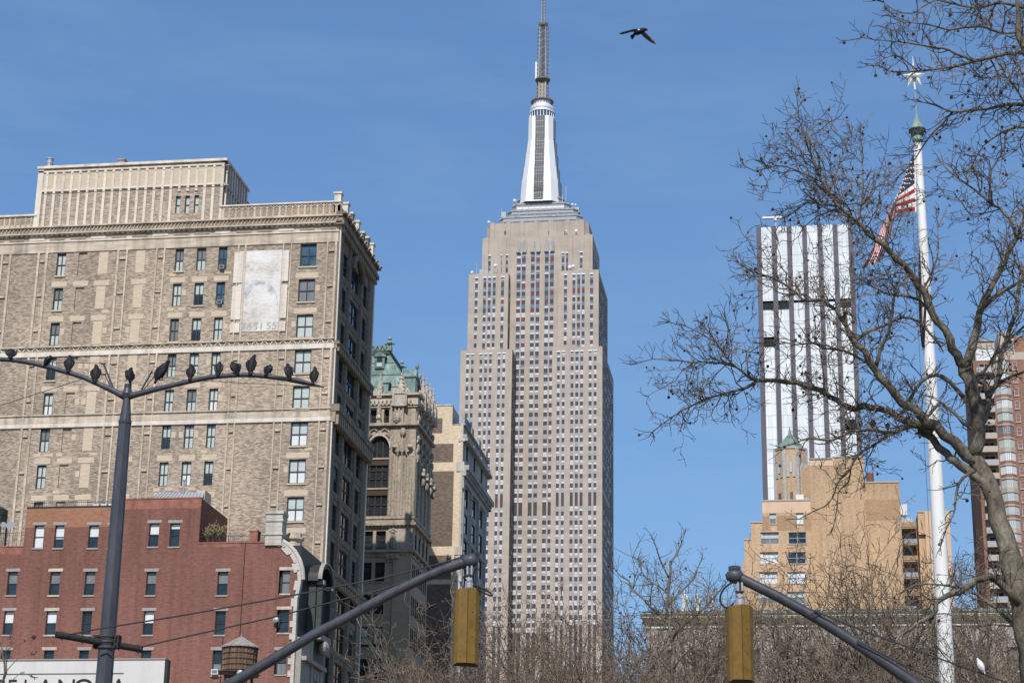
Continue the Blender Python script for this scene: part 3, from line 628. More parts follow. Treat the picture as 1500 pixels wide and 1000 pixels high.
    v = MB(); c = atY(269, 715, Y+2); v.tube([(c.x, Y+2, h0), (c.x, Y+2, Z(269, 697))], .10, GALV, 8); v.tube_prof((c.x, Y+2, Z(269, 697)), [(.1, 0), (.17, .05), (.14, .18)], GALV, 8); v.build('vent_pipe', t)
    for k in range(3):
        a = MB(); u = X(130+k*11, 738); a.box(u, u+.62, Y+1.2, Y+1.9, zb+.02, zb+.62, WDSH); a.tube_prof((u+.31, Y+1.55, zb+.62), [(.24, 0), (.24, .06), (.1, .08)], DKMT, 10); a.build('roof_condenser', t)
    p = MB(); c1, c2 = atY(359, 800, Y-.06), atY(353, 900, Y-.06); p.tube([(c1.x, Y-.06, zd), (c1.x, Y-.06, 20)], .035, RUB, 5); p.build('conduit', t)
    d = MB(); c = atY(404, 907, Y-.4); d.tube_prof((0, 0, 0), [(.02, -.1), (.22, -.04), (.3, .02)], GALV, 14)
    d.v = [(c.x+x, c.y+z*.9-.05, c.z+y) for x, y, z in d.v]; d.tube([(c.x, c.y, c.z), (c.x+.12, Y, c.z-.1)], .03, GALV, 5); d.tube([(c.x, c.y-.1, c.z-.25), (c.x, c.y-.35, c.z)], .015, GALV, 4); d.build('satellite_dish', t)
    a = MB(); h = wl[22]; a.box(h[0]+.05, h[0]+.72, Y-.4, Y+.2, h[2]+.02, h[2]+.5, BLNW); a.box(h[0]+.12, h[0]+.65, Y-.41, Y-.39, h[2]+.1, h[2]+.42, CURT); a.build('air_conditioner', t)
    # dry shrubs on the roof terrace, potted
    for i, px in enumerate((304, 312, 322)):
        c = atY(px, 795, Y+1.4); s = thing('shrub', (c.x, Y+1.4, zd), ('short straw coloured shrub by the step in the red parapet', 'tallest dry shrub on the red roof terrace', 'loose dry shrub nearest the small brick chimney')[i], 'shrub', 'dry shrubs on the roof terrace')
        pt = MB(); pt.tube_prof((c.x, Y+1.4, zd), [(.18, 0), (.26, .4), (.22, .4)], GRST, 8); pt.build('pot', s)
        l = MB(); r2 = random.Random(i+30)
        for k in range(70):
            a = r2.uniform(0, 6.28); sp = r2.uniform(.1, .6); hh = r2.uniform(.8, (1.5, 2.1, 1.7)[i])
            p0 = Vector((c.x, Y+1.4, zd+.38)); p1 = p0+Vector((math.cos(a)*sp*.5, math.sin(a)*sp*.5, hh*.6)); p2 = p0+Vector((math.cos(a)*sp*1.2, math.sin(a)*sp*1.2, hh))
            l.tube([p0, p1, p2], [.012, .012, .006], STRW, 3)
            for q in range(4):
                e = p1.lerp(p2, r2.random()); l.face([e, e+Vector((.08, 0, .05)), e+Vector((.05, .06, .16)), e+Vector((-.03, 0, .1))], STRW)
        l.build('foliage', s)
    # antenna dishes at the far left roof edge
    for i, (px, py, lb) in enumerate(((5, 768, 'small grey satellite dish at the left picture edge above the red parapet'), (15, 769, 'larger white satellite dish on the left roof beside the dark tank'))):
        c = atY(px, py, Y+1.2); d = thing('satellite_dish', (c.x, Y+1.2, za), lb, 'satellite dish', 'dishes on the red roof')
        k = MB(); rr_ = .32+.12*i; k.tube_prof((0, 0, 0), [(.02, -.12), (rr_*.75, -.05), (rr_, .03)], ALUG if i else GALV, 14); k.v = [(c.x+x, c.y-z*.8-.03*y, c.z+y*.9-z*.4) for x, y, z in k.v]; k.build('reflector', d)
        k = MB(); k.tube([(c.x, c.y+.15, c.z), (c.x, c.y+.2, za)], .045, GALV, 6); k.build('mast', d)
red_building()

# small dark roof tank at the left edge
c = atY(3, 765, 185); t = thing('roof_tank', (c.x-.6, 185, 41.7), 'dark round metal roof tank at the left edge behind the dishes', 'tank')
m = MB(); zz = zY(3, 765, 185); zt = zY(3, 747, 185); m.tube_prof((c.x-.6, 185, zz), [(1.05, 0), (1.05, (zt-zz)*.5), (1.1, (zt-zz)*.52), (1.1, (zt-zz)*.56), (1.05, (zt-zz)*.58), (1.05, zt-zz), (.6, zt-zz+.3)], DKMT, 18); m.build('drum', t)
m = MB()
for a in (-.8, .8):
    for b in (-.8, .8): m.box(c.x-.6+a-.08, c.x-.6+a+.08, 185+b-.08, 185+b+.08, 41.7, zz, DKMT)
m.build('stand', t)

# ------------------------------------------------------------------ low store building with the white sign parapet, and the wooden tank on its roof
def store():
    Y = 150.0; zt = zY(120, 967, Y); xr = xY(243, 975, Y)
    t = thing('store_building', (-55, 160, 0), 'low store building whose white parapet carries thin black capital letters', 'store')
    w = MB(); w.box(-90, xr, Y, Y+29, 0, zt-2.2, GRST); w.build('wall', t)
    p = MB(); p.box(-90, xr, Y-.3, Y+.4, zt-6, zt, SGNW); p.build('sign_parapet', t)
    c = MB(); c.box(-90, xr+.08, Y-.38, Y+.48, zt, zt+.10, GRST); c.box(xr, xr+.25, Y-.25, Y+.4, zt-6, zt-.01, DKMT)
    c.build('coping', t)
    f = MB(); zl = zY(100, 987, Y); f.box(-90, xY(183, 987, Y), Y-.33, Y-.3, zl-.03, zl+.03, SGNB); f.build('rule_line', t)
    # capitals: tops sit just inside the bottom of the picture
    ztop = zY(80, 993.5, Y-.3); h = 1.55; pos = dict(P=-48.5, O1=-36, R=-22, C=-8, E=16, L=39, A=64, N=92, O=117.5, S=145, A2=171)
    for k, px in pos.items():
        u = xY(px, 1000, Y-.3); ch = k[0]
        wd = dict(E=.62, L=.6, A=1.1, N=1.05, O=1.25, S=.65, P=.7, R=.75, C=1.1)[ch]
        sx = {'E': .8, 'L': .8, 'A': 1.0, 'N': 1.0, 'O': 1.05, 'S': .75, 'P': .8, 'R': .85, 'C': 1.0}[ch]
        lettering(ch, u-wd*.5*1.05, ztop-h, h, Y-.315, SGNB, t, sx=sx, name='letter', thick=.01)
    # wooden water tank
    Yt = 168.0; cb = atY(350, 985, Yt); ce = atY(350, 948, Yt); ca = atY(350.5, 932, Yt); R = (xY(375, 965, Yt)-xY(325, 965, Yt))/2
    k = thing('water_tank', (cb.x, Yt, zt-2.2), 'round wooden water tank with a conical grey roof in front of the red wall', 'water tank')
    b = MB(); b.tube_prof((cb.x, Yt, 0), [(R*.93, cb.z), (R*.97, ce.z)], WOOD, 28)
    for j in range(28):
        a = 2*math.pi*j/28; b.tube([(cb.x+math.cos(a)*R*.945, Yt+math.sin(a)*R*.945, cb.z), (cb.x+math.cos(a)*R*.985, Yt+math.sin(a)*R*.985, ce.z)], .035, WOOD, 4)
    b.build('barrel', k)
    for f in (.06, .28, .5, .72, .92):
        h = MB(); zz = cb.z+(ce.z-cb.z)*f; rr = R*(.945+.04*f)+.02
        h.tube([(cb.x+math.cos(2*math.pi*j/28)*rr, Yt+math.sin(2*math.pi*j/28)*rr, zz) for j in range(29)], .03, DKMT, 5, False); h.build('hoop', k)
    r = MB(); r.tube_prof((cb.x, Yt, 0), [(R*1.08, ce.z-.08), (R*1.08, ce.z), (.06, ca.z), (.04, ca.z+.25)], WOODG, 14)
    for j in range(14): a = 2*math.pi*j/14; r.tube([(cb.x+math.cos(a)*R*1.08, Yt+math.sin(a)*R*1.08, ce.z+.03), (cb.x, Yt, ca.z+.04)], .035, GRST, 4)
    r.build('conical_roof', k)
    for a in (-1, 1):
        for b_ in (-1, 1):
            l = MB(); l.box(cb.x+a*R*.6-.1, cb.x+a*R*.6+.1, Yt+b_*R*.6-.1, Yt+b_*R*.6+.1, zt-2.2, cb.z-.3, DKMT); l.build('leg', k)
    l = MB(); l.box(cb.x-R*.95, cb.x+R*.95, Yt-R*.75, Yt-R*.55, cb.z-.3, cb.z-.02, WOOD); l.box(cb.x-R*.95, cb.x+R*.95, Yt+R*.55, Yt+R*.75, cb.z-.3, cb.z-.02, WOOD); l.box(cb.x-R, cb.x+R, Yt-R, Yt+R, cb.z-.02, cb.z, WOOD); l.build('platform', k)
    d = MB(); c = atY(351, 985, Yt-R-.3); d.tube_prof((0, 0, 0), [(.02, -.1), (.2, -.04), (.28, .02)], GALV, 14); d.v = [(c.x+x, c.y+z*.8, c.z+y+z*.3) for x, y, z in d.v]
    o = d.build('satellite_dish', None, (c.x, c.y, c.z)); tag(o, 'little round grey dish fixed low on the wooden water tank', 'satellite dish')
    pp = MB(); c = atY(325, 960, Yt+.5); pp.tube([(c.x, Yt+.5, zt-2.2), (c.x, Yt+.5, zY(325, 932, Yt))], .05, DKMT, 6); pp.build('riser_pipe', k)
store()
# ------------------------------------------------------------------ gothic building with the copper roof
def gothic():
    Y, XE, XW, YN = 231.0, -47.5, -79.0, 241.7
    V = lambda v: 231.0+(v-221.0)*1.045
    t = thing('gothic_tower_block', (-60, V(226), 0), 'carved gothic office block with a green copper mansard roof and pinnacles', 'building')
    Z = lambda py, px=570: zY(px, py, Y); X = lambda px: xY(px, 700, Y); S, E = SF(Y), EF(XE)
    zt = Z(585)
    x2, x3 = X(569), X(538); bay = x2-x3
    holes, wins, arch = [], [], []
    pitch = 4.35
    # upper three-storey arched bays, then paired windows below
    az0, azs, aza = Z(756), Z(657), Z(637.6)
    for k in range(6):
        a, b = x3-k*(bay+1.35), x2-k*(bay+1.35)
        if b < XW: break
        holes.append((a, b, az0, aza+.05)); arch.append((a, b))
        for c0, c1 in ((624+0, 0),): pass
        h1, h0 = Z(599), Z(619.5); m = (a+b)/2
        holes += [(a+.05, m-.2, h0, h1), (m+.5, b-.2, h0, h1)]; wins += [(a+.05, m-.2, h0, h1, 1), (m+.5, b-.2, h0, h1, 1)]
    rows = [(777, 804), (823, 851), (870, 899), (917, 947), (964, 993)]
    zr = [(Z(b), Z(a)) for a, b in rows]
    while zr[-1][0] > 26: zr.append((zr[-1][0]-3.7, zr[-1][1]-3.7))
    pair = [(xY(533, 790, Y), xY(546, 790, Y)), (xY(550.6, 790, Y), xY(565, 790, Y))]
    for k in range(6):
        for a, b in pair:
            for c, d in zr: holes.append((a-k*4.1, b-k*4.1, c, d)); wins.append((a-k*4.1, b-k*4.1, c, d, 2))
    w = MB(); zb = Z(823)+.6
    for lo, hi, mat in ((0, zb, GOTB), (zb, zt, GOTH)):
        wall(w, S, XW, XE, lo, hi, [h for h in holes if h[3] <= hi+.1 and h[2] >= lo-.1], .7, mat)
    # avenue front openings: four slots between piers above, paired windows below
    eh = []; slots = [(V(222.2), V(223.4)), (V(224.5), V(225.7)), (V(226.8), V(228.0)), (V(229.1), V(230.2))]
    for a, b in slots: eh.append((a, b, az0, azs+2.0))
    ew = []
    for a, b in slots:
        m = (a+b)/2
        for i, (c, d) in enumerate(zr):
            for u0, u1 in ((a-.35, m-.14), (m+.14, b+.35)): ew.append((u0, u1, c, d))
        ew.append((a, b, Z(619.5), Z(601)))
    wall(w, E, Y, YN, 0, zt, eh+ew, .16, GOTB)
    w.face([(XW, YN, 0), (XE, YN, 0), (XE, YN, zt), (XW, YN, zt)], GOTB); w.face([(XW, Y, zt), (XE, Y, zt), (XE, YN, zt), (XW, YN, zt)], ROOFG)
    w.build('wall', t)
    # arched tall windows (dark timber), one part per bay
    for a, b in arch:
        g = MB(); m = (a+b)/2; r = (b-a)/2; n = 14
        pts = [S(m+math.cos(math.pi*k/n)*r, azs+math.sin(math.pi*k/n)*(aza-azs), .45) for k in range(n+1)]
        fbox(g, S, a, b, az0, aza+.04, .5, .55, GLS)
        for f in (0, .34, .66): u = a+.12+(b-a-.24)*f; fbox(g, S, u, u+.14, az0, azs+1.0, .38, .5, BRFR)
        fbox(g, S, b-.16, b, az0, azs, .3, .5, BRFR); 
        for py in (718, 674): zz = Z(py); fbox(g, S, a, b, zz-.55, zz+.2, .25, .5, BRFR); fbox(g, S, a, b, zz+.2, zz+.42, .15, .5, GOTB)
        for py in (738, 700, 688): fbox(g, S, a, b, Z(py)-.05, Z(py)+.06, .38, .5, BRFR)
        g.build('arched_window', t)
    d = MB()
    for a, b in arch:
        m = (a+b)/2; r = (b-a)/2
        # spandrel stone around the arch: cover the square head with a ring of voussoirs and fill
        n = 12; top = Z(624); NN = 14
        for k in range(NN):                             # stone between the arch and its square head
            z0, z1 = azs+(aza+.05-azs)*k/NN, azs+(aza+.05-azs)*(k+1)/NN; zz_ = min((z0-azs)/(aza-azs), .999)
            xx = r*math.sqrt(max(0, 1-zz_*zz_))
            for s in (-1, 1): d.hexa([S(m+s*xx, z0, -.0), S(m+s*r, z0, -.0), S(m+s*r, z0, .45), S(m+s*xx, z0, .45), S(m+s*xx, z1, -.0), S(m+s*r, z1, -.0), S(m+s*r, z1, .45), S(m+s*xx, z1, .45)], GOTH)
        for k in range(n):
            c0, c1 = math.pi*k/n, math.pi*(k+1)/n
            p = lambda w_, q: (m+math.cos(w_)*r*q, azs+math.sin(w_)*(aza-azs)*q)
            q0, q1, q2, q3 = p(c0, 1), p(c1, 1), p(c1, 1.16), p(c0, 1.16)
            d.hexa([S(*q0, -.12), S(*q1, -.12), S(*q1, .5), S(*q0, .5), S(*q3, -.12), S(*q2, -.12), S(*q2, .5), S(*q3, .5)], GOTW)
    d.build('arch_surround', t)
    # bands, cornices, carved friezes
    c = MB()
    def band(p0, p1, d0, mat, de=None):
        z0, z1 = Z(p1), Z(p0); fbox(c, S, XW, XE+d0, z0, z1, -d0, .05, mat); fbox(c, E, Y+.051, YN+.1, z0, z1, -(de or d0), .05, mat)
    band(577, 580, .45, GOTW); band(580, 585, .12, ORNA); band(585, 594, .3, GOTW); band(594, 597, .18, GOTH); band(620.5, 624.5, .55, GOTH)
    band(625, 636.5, .06, GOTH); band(756, 760, .3, GOTH); band(760, 766, .18, GOTH); band(766, 770, .5, GOTH); band(805.5, 809, .5, GOTH); band(809, 815, .12, GOTH)
    r = random.Random(11)
    for k in range(26):                                             # crockets and scrolls along the frieze
        u = XE-.4-k*.52; c.tube([S(u, Z(593), -.32), S(u-.2, Z(587), -.42), S(u-.4, Z(593), -.32)], .09, GOTW, 5)
        c.ball(S(u-.1, Z(577)+.12, -.3), .14, GOTW, 6)
    for k in range(44): u = XE-k*.45; fbox(c, S, u-.22, u, Z(772), Z(770), -.35, 0, GOTH); fbox(c, S, u-.2, u, Z(626), Z(624.5), -.4, 0, GOTH)
    for k in range(8): u = XE-1.2-k*1.5; c.ball(S(u, Z(812), -.15), .16, GOTH, 6); 
    for a, b in arch:
        for s in (-1, 1):
            m = (a+b)/2; c.tube([S(m+s*.3, Z(631), -.12), S(m+s*.7, Z(628), -.18), S(m+s*1.2, Z(632), -.16), S(m+s*1.25, Z(640), -.14), S(m+s*.95, Z(637), -.16)], .13, GOTH, 5)
    c.build('cornice', t)
    # corner pier: clustered shafts with a canopy
    p = MB(); pa, pb = x2+.05, XE+.12
    for k in range(5):
        u = pa+.22+k*(pb-pa-.35)/4; p.tube([S(u, Z(755), -.10), S(u, Z(668), -.10)], .24 if k in (0, 4) else .2, GOTH, 8)
    fbox(p, S, pa+.1, pb, Z(756), Z(625), -.12, 0, GOTH)
    u = (pa+pb)/2
    for s in (-.55, 0, .55):
        p.prism([(u+s-.34, Z(663)), (u+s+.34, Z(663)), (u+s, Z(644)+(.5 if s == 0 else -.4))], 'y', Y-.5, Y-.1, GOTH)
        p.tube([S(u+s, Z(663), -.3), S(u+s, Z(668), -.25)], [.25, .12], GOTH, 6)
    for s in (-1.0, 1.0): p.ball(S(u+s, Z(656), -.45), .32, GOTW, 8, (1.2, 1.3, .8))
    p.ball(S(u, Z(634), -.3), .4, GOTH, 8, (1, .7, 1.4))
    # caryatid-like carved panel between the lower cornices
    fbox(p, S, xY(569, 790, Y), XE+.1, Z(805), Z(772), -.14, 0, GOTH)
    u = xY(576, 790, Y); p.tube([S(u, Z(803), -.15), S(u, Z(792), -.25), S(u, Z(783), -.3)], [.3, .42, .3], GOTH, 8); p.ball(S(u, Z(780), -.32), .26, GOTH, 8)
    p.tube([S(u-.6, Z(803), -.12), S(u-.6, Z(779), -.12), S(u, Z(774.5), -.16), S(u+.6, Z(779), -.12), S(u+.6, Z(803), -.12)], .11, GOTW, 5)
    fbox(p, S, xY(566, 830, Y), xY(583, 830, Y), Z(823), Z(810), -.25, 0, GOTH); 
    for k in range(3): p.ball(S(xY(569+k*6, 830, Y), Z(816), -.3), .4, ORNA, 7)
    fbox(p, S, xY(575.5, 860, Y), XE+.05, 0, Z(815), -.3, 0, GOTB)
    p.build('corner_pier', t)
    # parapet pinnacles: big one at the corner, smaller ones along both fronts
    def pinnacle(x, y, z0, w, h, crock=4):
        q = MB(); q.box(x-w, x+w, y-w, y+w, z0, z0+h*.42, GOTW)
        for s in (-1, 1):
            q.prism([(x-w*1.05, z0+h*.36), (x+w*1.05, z0+h*.36), (x, z0+h*.56)], 'y', y+s*w*.95, y+s*w*1.15, GOTW)
            q.prism([(y-w*1.05, z0+h*.36), (y+w*1.05, z0+h*.36), (y, z0+h*.56)], 'x', x+s*w*.95, x+s*w*1.15, GOTW)
        q.tube_prof((x, y, z0+h*.42), [(w*1.0, 0), (w*.45, h*.30), (w*.12, h*.52), (w*.25, h*.54), (.03, h*.6)], GOTW, 8)
        for k in range(crock):
            f = (k+.5)/crock
            for j in range(4): a = j*math.pi/2+math.pi/4; rr = w*(1.05-.85*f); q.ball((x+math.cos(a)*rr, y+math.sin(a)*rr, z0+h*(.42+.5*f)), w*.26, GOTW, 5)
        for sx in (-1, 1):
            for sy in (-1, 1): q.tube([(x+sx*w*1.1, y+sy*w*1.1, z0), (x+sx*w*1.1, y+sy*w*1.1, z0+h*.36), (x+sx*w*1.1, y+sy*w*1.1, z0+h*.5)], [w*.2, w*.2, .02], GOTW, 5)
        q.build('pinnacle', t)
    pinnacle(xY(586.5, 590, Y-.2), Y+.0, Z(597), .75, Z(548)-Z(597))
    # niche below the corner pinnacle
    nb = MB(); u0, u1 = xY(574, 610, Y), xY(591, 610, Y)
    fbox(nb, S, u0, u1, Z(622), Z(594), -.35, 0, GOTH)
    for f in (0, .33, .66, 1): u = u0+(u1-u0)*f; nb.tube([S(u, Z(622), -.42), S(u, Z(598), -.42)], .11, GOTW, 6)
    nb.prism([(u0-.1, Z(596)), (u1+.1, Z(596)), ((u0+u1)/2, Z(586))], 'y', Y-.6, Y-.3, GOTW); nb.ball(S((u0+u1)/2, Z(614), -.5), .5, GOTH, 8, (1, .8, 1.4))
    nb.build('corner_niche', t)
    for px, h in ((555.5, 3.2), (540, 3.0)): pinnacle(xY(px, 590, Y-.2), Y-.1, Z(583), .26, h, 2)
    fl = MB(); u = xY(555.5, 610, Y); fl.tube([S(u, Z(622), -.2), S(u, Z(595), -.2)], .3, GOTH, 8); fl.ball(S(u, Z(612), -.35), .36, GOTW, 8); fl.build('mullion_pier', t)
    for k in range(5):                                              # avenue piers with canopies and pinnacles
        v = (V(221.7), V(223.95), V(226.25), V(228.55), V(230.75))[k]
        q = MB(); fbox(q, E, v-.42, v+.42, Z(812), Z(590), -.12, 0, GOTH); q.tube([E(v-.3, az0, -.12), E(v-.3, azs, -.12)], .12, GOTW, 6); q.tube([E(v+.3, az0, -.12), E(v+.3, azs, -.12)], .12, GOTH, 6)
        if k: 
            fbox(q, E, v-.6, v+.6, Z(690), Z(686), -.9, 0, GOTW); q.ball(E(v, Z(697), -.55), .34, GOTH, 8, (1, 1, 1.9)); q.ball(E(v, Z(682), -.6), .28, GOTH, 8, (1, 1, 1.3))
        for py in (670, 655, 640, 612): q.ball(E(v, Z(py), -.3), .27, GOTH if py < 660 else ORNA, 6, (.8, 1.1, 2.0)); q.tube([E(v-.35, Z(py)-.7, -.15), E(v, Z(py)+.2, -.35), E(v+.35, Z(py)-.7, -.15)], .09, GOTW, 5)
        q.build('avenue_pier', t)
        if k: pinnacle(XE+.2, v, Z(594), .42, 5.2, 3)
    o = MB()
    for k in range(16): v = V(221.6)+k*.6; o.ball((XE+.35, v, Z(577)+.2), .22, GOTW, 6, (1, 1, 1.6)); o.tube([(XE+.3, v, Z(592)), (XE+.5, v+.15, Z(586)), (XE+.3, v+.3, Z(592))], .12, GOTW, 5)
    fbox(o, E, V(221.2), YN, zt, Z(577), -.15, .4, GOTH)
    o.build('avenue_parapet', t)
    # copper roof: steep mansard with hips, cresting, dormers, finials
    r = MB(); zb_, zr_ = Z(579), Z(506)
    X0, X1 = XW, XE-.6; xt = xY(571, 506, V(224.2)); ys, yt, yn, ynt = Y+.5, V(224.2), YN-.4, V(230.0)
    r.hexa([(X0, ys, zb_), (X1, ys, zb_), (X1, yn, zb_), (X0, yn, zb_), (X0+1.5, yt, zr_), (xt, yt, zr_), (xt+.0, ynt+2.0, zr_), (X0+1.5, ynt+2.0, zr_)], COPP)
    def onS(u, z): f = (z-zb_)/(zr_-zb_); return ys+(yt-ys)*f
    for k in range(14): u = X1-.8-k*1.05; r.tube([(u, ys-.02, zb_), (min(u, xt), yt-.02, zr_)], .05, COPP, 4)
    for f in (.22, .5, .78): z_ = zb_+(zr_-zb_)*f; r.tube([(X0, onS(0, z_)-.02, z_), (X1+(xt-X1)*f, onS(0, z_)-.02, z_)], .06, COPD, 4)
    rf = r.build('copper_roof', t)
    cr = MB(); cr.box(X0, xt+.1, yt-.35, yt+.2, zr_-.15, zr_+.35, COPD); cr.box(X0, xt+.05, yt-.2, yt, zr_+.35, Z(494.5), COPP)
    for k in range(22): u = xt-k*.62; cr.tube([(u, yt-.25, zr_+.45), (u-.3, yt-.3, Z(494.5)), (u-.6, yt-.25, zr_+.45)], .09, COPP, 5)
    cr.box(xt-.3, xt+.1, yt, ynt+2.0, zr_-.1, zr_+.5, COPD)
    cr.build('roof_cresting', rf)
    for (x, y, z0, s) in ((xt, yt-.1, Z(496), 1.0), (xt, ynt+1.9, zr_+.3, .95)):
        f = MB(); f.tube_prof((x, y, z0-.6), [(.4*s, 0), (.4*s, .6*s), (.2*s, .8*s), (.42*s, 1.1*s), (.15*s, 1.4*s), (.32*s, 1.65*s), (.05, 2.0*s)], COPP, 8)
        for j in range(4): a = j*math.pi/2; f.ball((x+math.cos(a)*.5*s, y+math.sin(a)*.5*s, z0+.4*s), .2*s, COPP, 6)
        f.build('finial', rf)
    def dormer(x0, x1, zz0, zz1, y, back):
        q = MB(); q.box(x0, x1, y, back, zz0, zz1, COPP); q.box(x0-.2, x1+.2, y-.15, back, zz1, zz1+.18, COPP)
        q.prism([(x0-.15, zz1+.18), (x1+.15, zz1+.18), ((x0+x1)/2, zz1+.75)], 'y', y-.1, back, COPP)
        q.box(x0+.28, x1-.28, y-.03, y-.01, zz0+.3, zz1-.15, GLS); q.box(x0+.28, x1-.28, y-.05, y-.02, zz0+.25, (zz0+zz1)/2, BLND); q.build('dormer', rf)
    a, b = xY(549, 530, V(223)), xY(563, 530, V(223)); zz0, zz1 = zY(556, 538, V(222.6)), zY(556, 521, V(222.6))
    dormer(a, b, zz0, zz1, onS(0, zz0)-.25, V(225.5)); dormer(a-3.2, b-3.2, zz0, zz1, onS(0, zz0)-.25, V(225.5))
    dormer(xY(565, 560, V(222)), xY(571, 560, V(222)), Z(574), Z(560), ys-.3, V(224))
    for k, (v, zz, w_) in enumerate(((V(223.2), Z(548), .8), (V(225.0), Z(556), .7), (V(227), Z(556), .7), (V(229), Z(560), .75), (V(230.6), Z(560), .7))):   # dormers and turrets on the avenue slope
        q = MB(); q.box(X1-1.6, X1+.1, v-w_, v+w_, Z(578), zz, COPP); q.box(X1-1.7, X1+.3, v-w_-.15, v+w_+.15, zz, zz+.2, COPP)
        q.prism([(v-w_, zz+.2), (v+w_, zz+.2), (v, zz+1.3)], 'x', X1-1.6, X1+.15, COPP); q.ball((X1+.1, v, zz+1.6), .26, COPP, 6, (1, 1, 1.6)); q.box(X1+.1, X1+.12, v-.4, v+.4, Z(574), zz-.3, GLS)
        q.tube([(X1-.2, v+w_, zz), (X1-.2, v+w_, zz+1.0), (X1-.2, v+w_, zz+2.0)], [.22, .22, .03], COPP, 6)
        q.build('turret', rf)
    rr = random.Random(2)
    for a, b, c0, d0, n in wins:
        up_ = c0 > Z(640)
        if up_: window(t, 'S', Y, a, b, c0, d0, .6, BRFR, ((1, GLS),), None, 1, 2, .12)
        else: window(t, 'S', Y, a, b, c0, d0, .45, BRFR if c0 > Z(860) else DKFR, ((1, GLS),) if c0 > Z(905) or rr.random() < .3 else ((.35, GLS), (1, CURT)) if rr.random() < .4 else ((.2, GLS), (1, BLND)), GOTB, 1, 2, .1)
    n = 0
    for a, b, c0, d0 in ew:
        if d0 < 27: continue
        window(t, 'E', XE, a, b, c0, d0, .12, BRFR, ((1, GLS),), None, 1, 2, .08)
    for a, b in slots:
        g = MB(); fbox(g, E, a, b, az0, azs+2.0, .12, .15, GLS)
        for py in (740, 718, 697, 676): fbox(g, E, a, b, Z(py)-.3, Z(py)+.3, .05, .13, BRFR)
        g.build('slot_window', t)
gothic()

